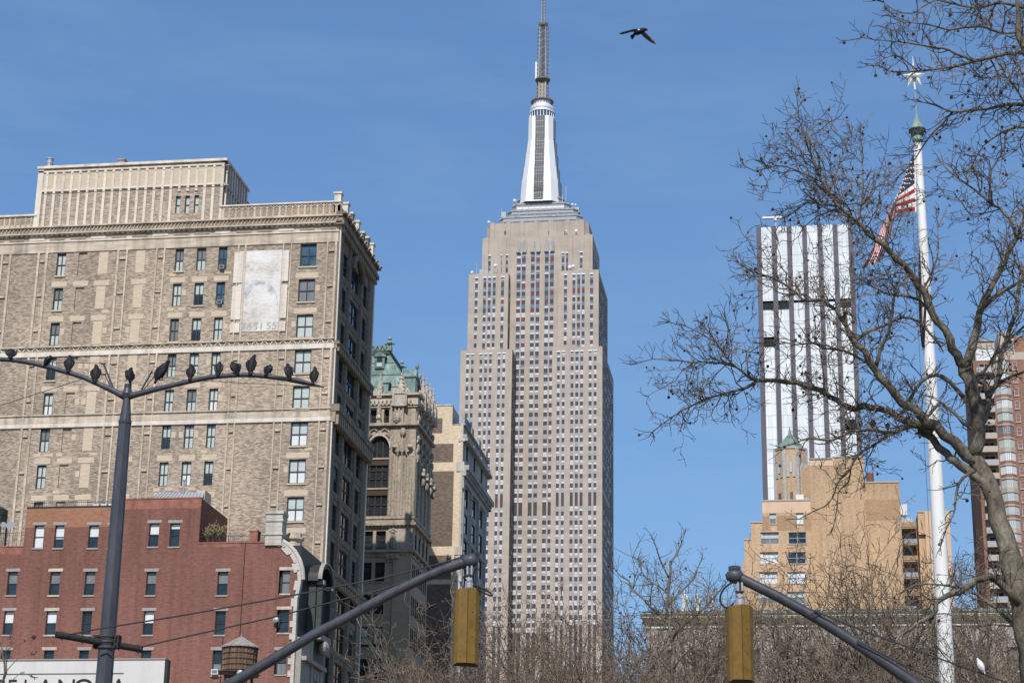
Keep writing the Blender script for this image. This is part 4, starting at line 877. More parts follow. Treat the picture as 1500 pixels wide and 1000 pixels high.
# ------------------------------------------------------------------ cream and brown brick block
def brick_block():
    Y, XE, XW, YN = 259.0, -46.4, -78.0, 281.0
    t = thing('cream_brick_block', (-60, 268, 0), 'cream brick block with dark brown blank panels and a grey white avenue front', 'building')
    S, E = SF(Y), EF(XE); Z = lambda py, px=660: zY(px, py, Y); X = lambda px, py: xY(px, py, Y)
    zt, zs = Z(594), Z(622, 678); xs = X(663, 600)
    w = MB()
    wall(w, S, XW, xs, 0, zt, [], .3, CRM); wall(w, S, xs, XE, 0, zs, [], .3, CRM)
    w.face([(xs, Y, zs), (xs, YN, zs), (xs, YN, zt), (xs, Y, zt)], CRM); w.face([(XW, Y, zt), (xs, Y, zt), (xs, YN, zt), (XW, YN, zt)], ROOFG); w.face([(xs, Y, zs), (XE, Y, zs), (XE, YN, zs), (xs, YN, zs)], ROOFG)
    eh = []
    rows = [(zs-3.6-0*4, zs-1.2)]
    k0 = Z(690, 684)
    for i in range(12):
        a = k0-1.6-i*3.75; eh += [(v, v+2.9, a-2.7, a) for v in (261.6, 268.0, 274.4)]
    eh += [(v, v+1.5, zs-4.4, zs-2.0) for v in (262.0, 268.4, 274.8)]
    wall(w, E, Y, YN, 0, zs, eh, .2, GRYW); w.face([(XW, YN, 0), (XE, YN, 0), (XE, YN, zs), (XW, YN, zs)], CRM)
    w.build('wall', t)
    for p0, p1, q0, q1 in ((600, 648, 612.5, 634), (600, 664, 650, 676.6), (600, 663.5, 690, 799.5), (600, 661, 813, 848), (600, 660, 855, 1060)):
        b = MB(); fbox(b, S, X(p0, q0)-4, X(p1, (q0+min(q1, 1000))/2), Z(q1, 640), Z(q0, 640), -.03, .01, BRN); b.build('brown_panel', t)
    b = MB(); fbox(b, S, XW, X(663, 852), Z(855), Z(849), -.05, .01, CRM)
    for q0, q1, l in ((676, 690, 669), (800, 812, 666), (842, 851, 665), (641, 646, 672)):
        a = X(l, q0); fbox(b, S, a, XE+.3, Z(q1, 680), Z(q0, 680), -.12, .2, WHST)
    fbox(b, S, X(673.5, 720)-.0, XE+.05, 0, zs, -.06, .0, WHST)
    fbox(b, S, XW, xs+.1, zt, zt+.2, -.08, .4, WHST); fbox(b, S, xs+.1, XE+.1, zs, zs+.12, -.06, .4, WHST)
    b.build('stone_return', t)
    c = MB(); zc = Z(690, 684)
    fbox(c, E, Y-.1, YN+.6, zc+.2, zc+.9, -1.0, 0, GRYW); fbox(c, E, Y-.1, YN+.4, zc-.6, zc+.2, -.6, 0, GRYW); fbox(c, E, Y, YN, zc-1.4, zc-.6, -.25, 0, GRYW)
    for k in range(30): v = Y+.3+k*.72; fbox(c, E, v, v+.36, zc-.25, zc+.2, -.85, -.5, GRYW)
    z2 = Z(645, 681); fbox(c, E, Y-.05, YN+.3, z2, z2+.45, -.7, 0, GRYW)
    fbox(c, E, Y, YN, zs, zs+.25, -.3, .4, GRYW)
    for v in (Y, 265.4, 271.8, 278.2): fbox(c, E, v, v+1.6, zs+.25, zs+1.4, -.2, .6, GRYW); fbox(c, E, v-.1, v+1.7, z2+.45, z2+.9, -.6, 0, GRYW)
    for k in range(1, 9): zz = zc-5.5-k*7.5+4; fbox(c, E, Y, YN, zz, zz+.4, -.15, 0, GRYW)
    c.build('avenue_cornice', t)
    for v in (259.1, 265.6, 272.0, 278.4):
        p = MB(); fbox(p, E, v, v+1.0, 0, zc-1.4, -.10, 0, GRYW); fbox(p, E, v-.12, v+1.12, zc-2.4, zc-1.4, -.3, 0, GRYW); p.tube([E(v+.5, 0, -.08), E(v+.5, zc-2.4, -.08)], .2, GRYW, 8); p.build('pilaster', t)
    for a, b_, c0, d0 in eh:
        if d0 > 32: window(t, 'E', XE, a, b_, c0, d0, .16, DKFR, ((1, GLS),), None, 1, 2, .1)
    h = MB(); q = atY(664, 615, 266); h.box(xs+.02, xs+1.6, 262, 268, zs, zs+1.7, plain('blue_roof_unit', (.03, .07, .2), .5)); h.build('roof_unit', t)
brick_block()

# ------------------------------------------------------------------ the tall limestone skyscraper
def skyscraper():
    t = thing('skyscraper', (-113, 825, 0), 'tall tapering limestone skyscraper with a silver mast top and antenna', 'skyscraper')
    w = MB(); red = random.Random(21)
    FH = 4.05; zb = zY(785, 735, 800)                  # tall dark machine floor
    cx = -113.6
    def X(p, py, Y): return xY(p, py, Y)
    tiers = []
    bays = []                                           # (face P, u0, u1, z0, z1)
    def tier(nm, x0, x1, Y, y1, z0, z1, cols, top=2.0, mat=ESB):
        hs = [(a, b, z0, z1-top) for a, b in cols]
        wall(w, SF(Y), x0, x1, z0, z1, hs, .55, mat)
        nE = max(3, int((y1-Y)/4.2)); eh = [(Y+2.2+k*(y1-Y-4)/nE, Y+2.2+k*(y1-Y-4)/nE+2.6, z0, z1-top) for k in range(nE)]
        wall(w, EF(x1), Y, y1, z0, z1, eh, .1, mat)
        w.face([(x0, Y, z0), (x0, y1, z0), (x0, y1, z1), (x0, Y, z1)], mat); w.face([(x0, y1, z0), (x1, y1, z0), (x1, y1, z1), (x0, y1, z1)], mat)
        w.face([(x0, Y, z1), (x1, Y, z1), (x1, y1, z1), (x0, y1, z1)], ROOFG)
        for h in hs: bays.append(('S', Y, *h))
        for h in eh: bays.append(('E', x1, *h))
    ref = 540
    def C(lst, Y): return [(X(a, ref, Y), X(b, ref, Y)) for a, b in lst]
    zl = zY(712, 512, 800); zl2 = zY(845, 507, 800)
    tier('lower', X(675, 512, 800), X(750.3, 512, 800), 800, 850, 0, zl, C([(682.4, 687), (689.6, 694), (702, 706.5), (709.2, 713.5), (716, 720.5), (728.4, 733), (735.6, 740.2)], 800))
    tier('lower', X(809, 508, 800), X(882.4, 507, 800), 800, 850, 0, zl, C([(815.5, 820.4), (823, 827.7), (835.5, 840.4), (842.6, 847.6), (849.6, 854.5), (862, 867), (869.4, 874.2)], 800))
    zu = zY(715, 400.5, 806)
    tier('upper', X(687, 401, 806), X(745, 401, 806), 806, 846, zl, zu, C([(692.8, 697.6), (705.2, 710), (712.2, 717), (719.2, 724), (731.5, 736.4)], 806))
    tier('upper', X(818, 398, 806), X(877, 397, 806), 806, 846, zl, zu, C([(825, 830), (837.5, 842.4), (844.5, 849.5), (851.4, 856.2), (863.6, 868.8)], 806))
    zcn = zY(785, 346.5, 812)
    x0, x1 = X(706.5, 370, 812), X(868, 370, 812)
    cc = C([(754.3, 760.7), (762, 768.2), (775.4, 781.6), (783.3, 789.2), (796.2, 802.4), (804, 810.2)], 812)
    zw = zY(785, 369.5, 812)
    # centre: full height, side slots only above the pavilions
    side = [(X(a, 380, 812), X(b, 380, 812)) for a, b in ((714, 719), (734, 738.6), (740, 744.5), (822.5, 827), (829, 833.4), (849, 853.6), (860, 864))]
    hs = [(a, b, 0, zw) for a, b in cc]+[(a, b, zu-2, zY(785, 372, 812)) for a, b in side]
    wall(w, SF(812), x0, x1, 0, zcn, hs, .55, ESB)
    for h in hs: bays.append(('S', 812, *h))
    w.face([(x0, 812, zcn), (x1, 812, zcn), (x1, 842, zcn), (x0, 842, zcn)], ROOFG)
    eh = [(815+k*4.2, 817.4+k*4.2, zu-2, zcn-6) for k in range(6)]
    wall(w, EF(x1), 812, 842, zu-5, zcn, eh, .1, ESB); w.face([(x0, 812, zu-5), (x0, 842, zu-5), (x0, 842, zcn), (x0, 812, zcn)], ESB); w.face([(x0, 842, zl), (x1, 842, zl), (x1, 842, zcn), (x0, 842, zcn)], ESB)
    for h in eh: bays.append(('E', x1, *h))
    # crown storey with bevelled corners
    zk = zY(785, 325.5, 815); a, b = X(712, 335, 815), X(862, 335, 815); ch = 3
    poly = [(a+ch, 815), (b-ch, 815), (b, 815+ch), (b, 838), (a, 838), (a, 815+ch)]
    w.prism(poly, 'z', zcn, zk, ESB)
    for f in (0.0, .18, .33, .49, .66, .84, 1.0):       # shallow piers of the crown
        u = a+ch+(b-a-2*ch)*f; w.box(u-1.0, u+1.0, 814.55, 815.2, zcn, zk+.35, ESB)
    for f in (.04, .2, .80, .96): u = x0+(x1-x0)*f; w.box(u-.9, u+.9, 811.5, 812.1, zu, zcn+.3, ESB)
    for i in range(3):                                  # winged heads over the three middle window pairs
        u = (cc[2*i][0]+cc[2*i+1][1])/2
        for s in (-1, 1): w.prism([(u+s*.35, zw+.1), (u+s*2.4, zw+.1), (u+s*2.3, zw+3.0), (u+s*1.6, zw+6.2), (u+s*.4, zw+5.2)], 'y', 811.4, 811.98, GRYW)
    w.build('wall', t)
    cw = []
    for px, m in ((741, 0), (765, 1), (785, 2), (805.5, 3), (829, 4)):
        u = X(px, 340, 815); q = MB(); z0, z1 = zY(px, 343, 815), zY(px, 338, 815)
        q.box(u-.85, u+.85, 814.7, 814.98, z0, z1, STEEL); q.box(u-.7, u+.7, 814.66, 814.7, z0+.15, z1-.15, ESBR if m > 2 else GLB); q.build('crown_window', t)
    # window bays: spandrel ladder per column; 100 windows singled out, the others one mass
    wmesh = {}
    def winmesh(face, w_, kind):
        k = (face, round(w_, 2), kind)
        if k in wmesh: return wmesh[k]
        M = SF(0) if face == 'S' else EF(0); q = MB(); h = 2.1
        put(q, M, 0, w_, 0, h, kind); wmesh[k] = q.mesh('window'); return wmesh[k]
    def put(q, M, u0, u1, v0, v1, kind, d=.30):
        top, bot = kind
        vm = (v0+v1)/2
        q.face([M(u0+.1, vm, d), M(u1-.1, vm, d), M(u1-.1, v1, d), M(u0+.1, v1, d)], top); q.face([M(u0+.1, v0, d), M(u1-.1, v0, d), M(u1-.1, vm, d), M(u0+.1, vm, d)], bot)
        fbox(q, M, u0+.08, u1-.08, vm-.05, vm+.05, d-.06, d+.0, STEEL)
    mass = MB(); count = 0; colr = random.Random(5)
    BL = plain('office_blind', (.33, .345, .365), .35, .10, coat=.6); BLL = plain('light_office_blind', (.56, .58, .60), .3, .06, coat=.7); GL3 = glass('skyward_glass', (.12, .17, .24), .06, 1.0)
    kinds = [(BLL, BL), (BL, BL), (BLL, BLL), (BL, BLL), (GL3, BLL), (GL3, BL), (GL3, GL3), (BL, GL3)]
    for face, P, u0, u1, z0, z1 in bays:
        M = SF(P) if face == 'S' else EF(P); q = MB()
        centre = face == 'S' and P == 812 and z0 == 0
        if face == 'E': fbox(q, M, u0, u1, max(z0, 100), z1, .06, .09, ESBD)
        else:
            fbox(q, M, u0, u1, max(z0, 100), z1, .42, .5, ESBD)
            fbox(q, M, u0, u0+.11, max(z0, 100), z1, .1, .45, STEEL); fbox(q, M, u1-.11, u1, max(z0, 100), z1, .1, .45, STEEL)
        if face == 'S': fbox(q, M, u0-.1, u1+.1, z1-.1, z1+.35, -.12, .4, ALUM)
        n = int((z1-135)/FH)+1
        for i in range(n):
            zz = z1-.5-FH*i-2.0 if face == 'S' else z1-2.6-FH*i
            if zz < max(z0, 140): break
            rr = red.random()
            if face == 'S' and P == 812 and zz > zl+14 and rr < .17 or rr < .008 or (face == 'S' and i == 1 and P == 806 and u0 > cx and u0 > -97):
                fbox(q, M, u0+.17, u1-.17, zz-1.8, zz+.0, .36, .41, ESBR)
            if abs(zz-zb) < 2.0: continue
            if face == 'E':
                if colr.random() < .45: put(mass, M, u0, u1, zz, zz+1.9, (GLS, BL if colr.random() < .2 else GLS), .04) 
                continue
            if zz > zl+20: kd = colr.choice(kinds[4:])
            elif zz > zl-10: kd = colr.choice(kinds[:6])
            else: kd = colr.choice(kinds[:4])
            if centre and count < 100 and i < 17:
                o = bpy.data.objects.new('window', winmesh(face, u1-u0, kd)); COL.objects.link(o); o.parent = t; o.location = Vector((u0, P, zz))-wloc(t); count += 1
            else: put(mass, M, u0, u1, zz, zz+2.1, kd)
        q.build('window_bay', t)
    mo = mass.build('windows', t); mo['kind'] = 'stuff'
    # stepped metal observatory
    YM = 826.0; mc = X(792.5, 300, YM)
    k = MB(); 
    for l, r_, p0, p1, yy, mt in ((731, 851, 326.5, 316, 815.5, ALUG), (743, 846, 316, 306.5, 817, ALUG), (750, 833, 306.5, 297.5, 818.5, ALUG), (757.5, 824, 297.5, 289.5, 820, ALUG)):
        a, b, z0, z1 = X(l, p0, yy), X(r_, p0, yy), zY(790, p0, yy), zY(790, p1, yy)
        dd = 2*(YM-yy); c = 2.2
        k.prism([(a+c, yy), (b-c, yy), (b, yy+c), (b, yy+dd-c), (b-c, yy+dd), (a+c, yy+dd), (a, yy+dd-c), (a, yy+c)], 'z', z0, z1-.7, mt)
        k.prism([(a+c-.3, yy-.3), (b-c+.3, yy-.3), (b+.3, yy+c-.3), (b+.3, yy+dd-c), (b-c, yy+dd), (a+c, yy+dd), (a-.3, yy+dd-c), (a-.3, yy+c-.3)], 'z', z1-.7, z1, GRYW)
        k.box(a+c, b-c, yy-.04, yy+.02, z0+.5, z0+1.1, MSTD if yy < 818 else ALUM)
        for j in range(9): u = a+c+(b-a-2*c)*j/8; k.box(u-.12, u+.12, yy-.08, yy+.02, z0, z1-.7, ALUG)
    k.build('observatory_deck', t)
    def pz(p): return zY(794, p, YM)
    m = MB()
    def wid(l, r_, p): return (X(r_, p, YM)-X(l, p, YM))
    # mast shaft: square core with four buttress wings whose outline steps inwards
    steps = [(290, 270, 763, 819), (270, 251, 766, 816.5), (251, 230, 769, 814.5), (230, 211, 772, 813), (211, 177, 775.5, 812)]
    for p0, p1, l, r_ in steps:
        hw = wid(l, r_, p0)/2; c = hw*.34; z0, z1 = pz(p0), pz(p1)
        ins = .6 if p0 > 211 else .15
        if p0 == 290: z0 -= 5
        def oc(h): return [(mc-h+c, YM-h), (mc+h-c, YM-h), (mc+h, YM-h+c), (mc+h, YM+h-c), (mc+h-c, YM+h), (mc-h+c, YM+h), (mc-h, YM+h-c), (mc-h, YM-h+c)]
        lo, hi = oc(hw), oc(hw-ins); b = len(m.v); kk = m.mi(ALUM)
        m.v.extend((x, y, z0) for x, y in lo); m.v.extend((x, y, z1) for x, y in hi)
        for j in range(8): m.f.append((b+j, b+(j+1) % 8, b+8+(j+1) % 8, b+8+j)); m.m.append(kk)
        m.f.append(tuple(range(b+8, b+16))); m.m.append(kk)
        g = wid(784, 797.5, p0)/2                       # fluted ribs on the wings
        for s in (-1, 1):
            for j in range(5 if p0 > 240 else 3):
                f = j/(5 if p0 > 240 else 3); u0 = mc+s*(g+.4+(hw-c-g-.6)*f+.15); u1 = mc+s*(g+.4+(hw-ins-c-g-.8)*f*.9)
                m.tube([(u0, YM-hw-.04, z0), (u1, YM-hw+ins-.04, z1-.2)], .13, ALUM, 4)
    m.build('mast', t)
    gz = MB(); g = wid(784, 797.5, 250)/2; hw = wid(764, 818, 285)/2
    for sx, sy in ((0, -1), (1, 0), (0, 1), (-1, 0)):
        z0, z1 = pz(288), pz(178)
        hw1 = wid(775.5, 812, 200)/2+.1
        for p0, p1, l, r_ in steps:
            h0 = wid(l, r_, p0)/2+.08
            a0, a1 = pz(p0)-(4 if p0 == 290 else 0), pz(p1)
            if sx == 0: gz.box(mc-g, mc+g, YM+sy*h0-.25, YM+sy*h0+.25, a0, a1, MSTD)
            else: gz.box(mc+sx*h0-.25, mc+sx*h0+.25, YM-g, YM+g, a0, a1, MSTD)
            if sy == -1:
                for j in (-.5, 0, .5): gz.box(mc+j*g-.07, mc+j*g+.07, YM-h0-.36, YM-h0-.2, a0, a1, ALUG)
                gz.box(mc-g-.14, mc-g+.1, YM-h0-.3, YM-h0-.1, a0, a1, ALUG); gz.box(mc+g-.1, mc+g+.14, YM-h0-.3, YM-h0-.1, a0, a1, ALUG)
                for j in range(4): zz = a0+(a1-a0)*j/4; gz.box(mc-g, mc+g, YM-h0-.32, YM-h0-.2, zz, zz+.25, ALUG)
    gz.box(mc-g-.1, mc+g+.1, YM-hw-.9, YM-hw+.4, pz(290), pz(283), MSTD)
    gz.build('mast_glazing', t)
    d = MB(); r0 = wid(776, 812, 172)/2
    d.tube_prof((mc, YM, 0), [(r0, pz(180)), (r0+.2, pz(178)), (r0+.2, pz(176.5)), (r0-.1, pz(176.5))], ALUM, 24)
    d.tube_prof((mc, YM, 0), [(r0-.15, pz(176.5)), (r0-.15, pz(168))], GLB, 24)
    for j in range(24): a = 2*math.pi*j/24; d.tube([(mc+math.cos(a)*(r0-.1), YM+math.sin(a)*(r0-.1), pz(176.5)), (mc+math.cos(a)*(r0-.1), YM+math.sin(a)*(r0-.1), pz(168))], .16, ALUM, 4)
    d.tube_prof((mc, YM, 0), [(r0+.25, pz(168)), (r0+.25, pz(166)), (r0-.5, pz(165)), (r0-.5, pz(163)), (r0-.1, pz(162.5)), (r0-.1, pz(160)), (r0-.9, pz(159.5)), (r0-.9, pz(157)), (r0-1.5, pz(156)), (r0-1.5, pz(150.5))], ALUM, 24)
    for j in range(20): a = 2*math.pi*j/20; d.box(mc+math.cos(a)*(r0-1.45)-.2, mc+math.cos(a)*(r0-1.45)+.2, YM+math.sin(a)*(r0-1.45)-.2, YM+math.sin(a)*(r0-1.45)+.2, pz(155.5), pz(153), MSTD)
    d.build('mast_drum', t)
    mx_ = X(795.2, 100, YM)
    A = MB(); rr = wid(778, 811, 150)/2
    A.tube_prof((mc, YM, 0), [(rr-2.2, pz(152)), (rr, pz(150.5)), (rr, pz(149.6)), (rr-.5, pz(149.6)), (rr-2.5, pz(149))], ANTD, 24)
    for j in range(24): a = 2*math.pi*j/24; A.tube([(mc+math.cos(a)*(rr-.1), YM+math.sin(a)*(rr-.1), pz(150)), (mc+math.cos(a)*(rr+.1), YM+math.sin(a)*(rr+.1), pz(147.5))], .1, ANTD, 4)
    h = wid(787, 803, 130)/2
    A.box(mx_-h*.62, mx_+h*.62, YM-h*.62, YM+h*.62, pz(149.5), pz(119), plain('antenna_base_panel', (.33, .29, .24), .6, .2))
    for p in range(5):
        zz = pz(145-p*5.4)
        for s in (-.3, .3): A.box(mx_+s*h-.25, mx_+s*h+.25, YM-h*.62-.15, YM-h*.62, zz-.5, zz+.5, MSTD)
        for s in (-1, 1): A.box(mx_+s*h*.95-.25, mx_+s*h*.95+.25, YM-.6, YM+.6, zz-.55, zz+.7, ANTD); A.tube([(mx_, YM, zz), (mx_+s*h*.95, YM, zz)], .1, ANTD, 4)
    for sx in (-1, 1): A.tube([(mx_+sx*h*.66, YM-h*.66, pz(149)), (mx_+sx*h*.66, YM-h*.66, pz(119))], .22, GRYW, 4)
    rr = wid(783.5, 805.5, 120)/2
    A.tube_prof((mx_, YM, 0), [(rr*.5, pz(122)), (rr*.9, pz(119.5)), (rr, pz(118.5)), (rr, pz(116.8)), (rr*.6, pz(116))], ANTD, 20)
    # lattice
    h = wid(790, 800, 80)/2; zlo, zhi = pz(117), pz(40)
    for sx in (-1, 1):
        for sy in (-1, 1): A.tube([(mx_+sx*h*1.1, YM+sy*h*1.1, zlo), (mx_+sx*h*.85, YM+sy*h*.85, zhi)], .22, STEEL, 4)
    A.tube([(mx_, YM, zlo), (mx_, YM, zhi)], .55, ANTD, 6)
    n = 13
    for j in range(n):
        za, zb2 = zlo+(zhi-zlo)*j/n, zlo+(zhi-zlo)*(j+1)/n
        for sy in (-1, 1):
            A.tube([(mx_-h, YM+sy*h, za), (mx_+h, YM+sy*h, zb2)], .13, STEEL if j % 2 else ANTD, 4); A.tube([(mx_+h, YM+sy*h, za), (mx_-h, YM+sy*h, zb2)], .13, ANTD, 4); A.tube([(mx_-h, YM+sy*h, za), (mx_+h, YM+sy*h, za)], .12, ANTD, 4)
        A.tube([(mx_-h*1.7, YM-h*.4, za+1), (mx_+h*1.7, YM-h*.4, za+1)], .14, ANTD, 4)
        for s in (-1, 1): A.box(mx_+s*h*1.5-.22, mx_+s*h*1.5+.22, YM-h*.6, YM, za+.5, za+1.6, ANTD)
    A.box(X(784.2, 105, YM), X(787.5, 105, YM), YM-.6, YM+.6, pz(116.5), pz(91), WDSH)
    rr = wid(788.5, 802, 37)/2
    A.tube_prof((mx_, YM, 0), [(rr*.5, pz(40.5)), (rr*.92, pz(39)), (rr, pz(36.5)), (rr, pz(35.2)), (rr*.4, pz(34.6))], ANTD, 18)
    h2 = wid(793.2, 798, 20)/2; z0, z1 = pz(35), pz(35)+24
    for sx in (-1, 1):
        for sy in (-1, 1): A.tube([(mx_+sx*h2, YM+sy*h2, z0), (mx_+sx*h2*.7, YM+sy*h2*.7, z1)], .16, STEEL, 4)
    for j in range(14):
        za = z0+(z1-z0)*j/14; A.tube([(mx_-h2, YM-h2, za), (mx_+h2, YM-h2, za+1.7)], .1, ANTD, 4); A.box(mx_-h2*.9, mx_+h2*.9, YM-h2*1.2, YM-h2*.9, za, za+.55, ANTD)
    A.build('antenna', t)
    # dishes and little masts on the setback roofs
    dd = MB()
    for px, py, Yq, r_ in ((691.5, 399, 808, .75), (725.5, 389, 809, .85), (834.5, 391.5, 808.5, .95), (839.5, 390, 809.5, .8), (716, 325.5, 816, .7), (844, 338.5, 813.5, .8), (829.5, 338.5, 813.5, .5), (754, 294, 819, .8), (838.5, 299.5, 819, .6), (843, 300, 819, .5)):
        c = atY(px, py, Yq); dd.ball((c.x, c.y, c.z), r_, WDSH, 10, (1, .6, 1)); dd.tube([(c.x, c.y+.3, c.z), (c.x, c.y+.4, c.z-2.2)], .15, GALV, 4)
    for px, p0, p1, Yq in ((698, 401, 386, 808), (727, 401, 381, 809), (731, 401, 392, 809), (836, 400, 383, 809), (859, 381, 343, 813), (862, 381, 345, 813), (866, 383, 350, 815), (829, 289, 273, 822), (735, 317, 305, 817), (824, 297, 286, 821), (752, 300, 290, 820)):
        a, b = atY(px, p0, Yq), atY(px, p1, Yq); dd.tube([(a.x, Yq, a.z-1.5), (a.x, Yq, b.z)], .13, GALV, 4)
    for px, p0, Yq in ((706, 396, 808.5), (712, 397, 809), (720, 398, 808), (738, 312, 816.5), (845, 305, 819), (858, 377, 812.5), (850, 394, 808)):
        a = atY(px, p0, Yq); dd.box(a.x-1.2, a.x+1.0, Yq, Yq+1.5, a.z-2.0, a.z+.5, GALV)
    dd.build('rooftop_dishes', t)
skyscraper()
# ------------------------------------------------------------------ pale striped residential tower
def striped_tower():
    Y = 600.0; x0, x1 = xY(1107.5, 331, Y), xY(1249, 329, Y); zt = zY(1175, 330, Y)
    t = thing('striped_tower', (4, 612, 0), 'slim modern tower with pale shiny panels between dark grey vertical piers', 'tower')
    w = MB(); w.box(x0+.3, x1-.3, Y+.8, Y+26, 0, zt-.5, BLK); w.build('core', t)
    n = 7; pit = (x1-x0-1.45*1.0)/6; pw = 1.6
    for k in range(n): 
        p = MB(); u = x0+k*(x1-x0-pw)/6; p.box(u, u+pw, Y, Y+26, 0, zt, TWG); p.build('pier', t)
    zg0, zg1 = zY(1180, 452, Y), zY(1180, 438.5, Y)
    for k in range(6):
        a = x0+pw+k*(x1-x0-pw)/6; b = x0+(k+1)*(x1-x0-pw)/6
        q = MB(); gaps = [(zg0 if k in (0, 1, 5) else zg1-1.0, zg1)]
        if k == 0: gaps.append((zY(1128, 508, Y), zY(1128, 493, Y)))
        if k == 5: gaps.append((zY(1243, 630, Y), zY(1243, 613.5, Y)))
        ed = sorted({0, zt-.1, *[g_ for s in gaps for g_ in s]})
        for lo, hi in zip(ed, ed[1:]):
            if any(abs(lo-g0) < .01 and abs(hi-g1) < .01 for g0, g1 in gaps): continue
            q.box(a+.004, b-.004, Y+.25, Y+.6, lo, hi, TWW)
            z = lo+3.9
            while z < hi: q.box(a, b, Y+.20, Y+.26, z-.07, z+.07, TWJ); z += 3.95
        if k in (2, 3, 4): q.box(a, b, Y+.3, Y+.65, zg0-1.5, zg0+1.5, ALUG)
        if k == 0: q.box(a, b, Y+.7, Y+.75, zY(1128, 516, Y), zY(1128, 508, Y), ALUG)
        q.build('panel_strip', t)
    s = MB()
    for p in (700, 770):
        pass
    c = atY(1131, 319, Y+8); s.box(c.x-3.2, c.x+3.6, c.y-.5, c.y+.5, c.z-.35, c.z+.35, WDSH); s.box(c.x+.6, c.x+1.5, c.y-.7, c.y+.7, c.z-1.3, c.z+.5, WDSH); s.box(c.x+1.0, c.x+1.35, c.y-.3, c.y+.3, zt-1, c.z-1.2, GALV); s.box(c.x+.4, c.x+2.6, c.y-1.0, c.y+1, zt-.5, zt+.9, GALV)
    s.build('roof_crane', t)
striped_tower()

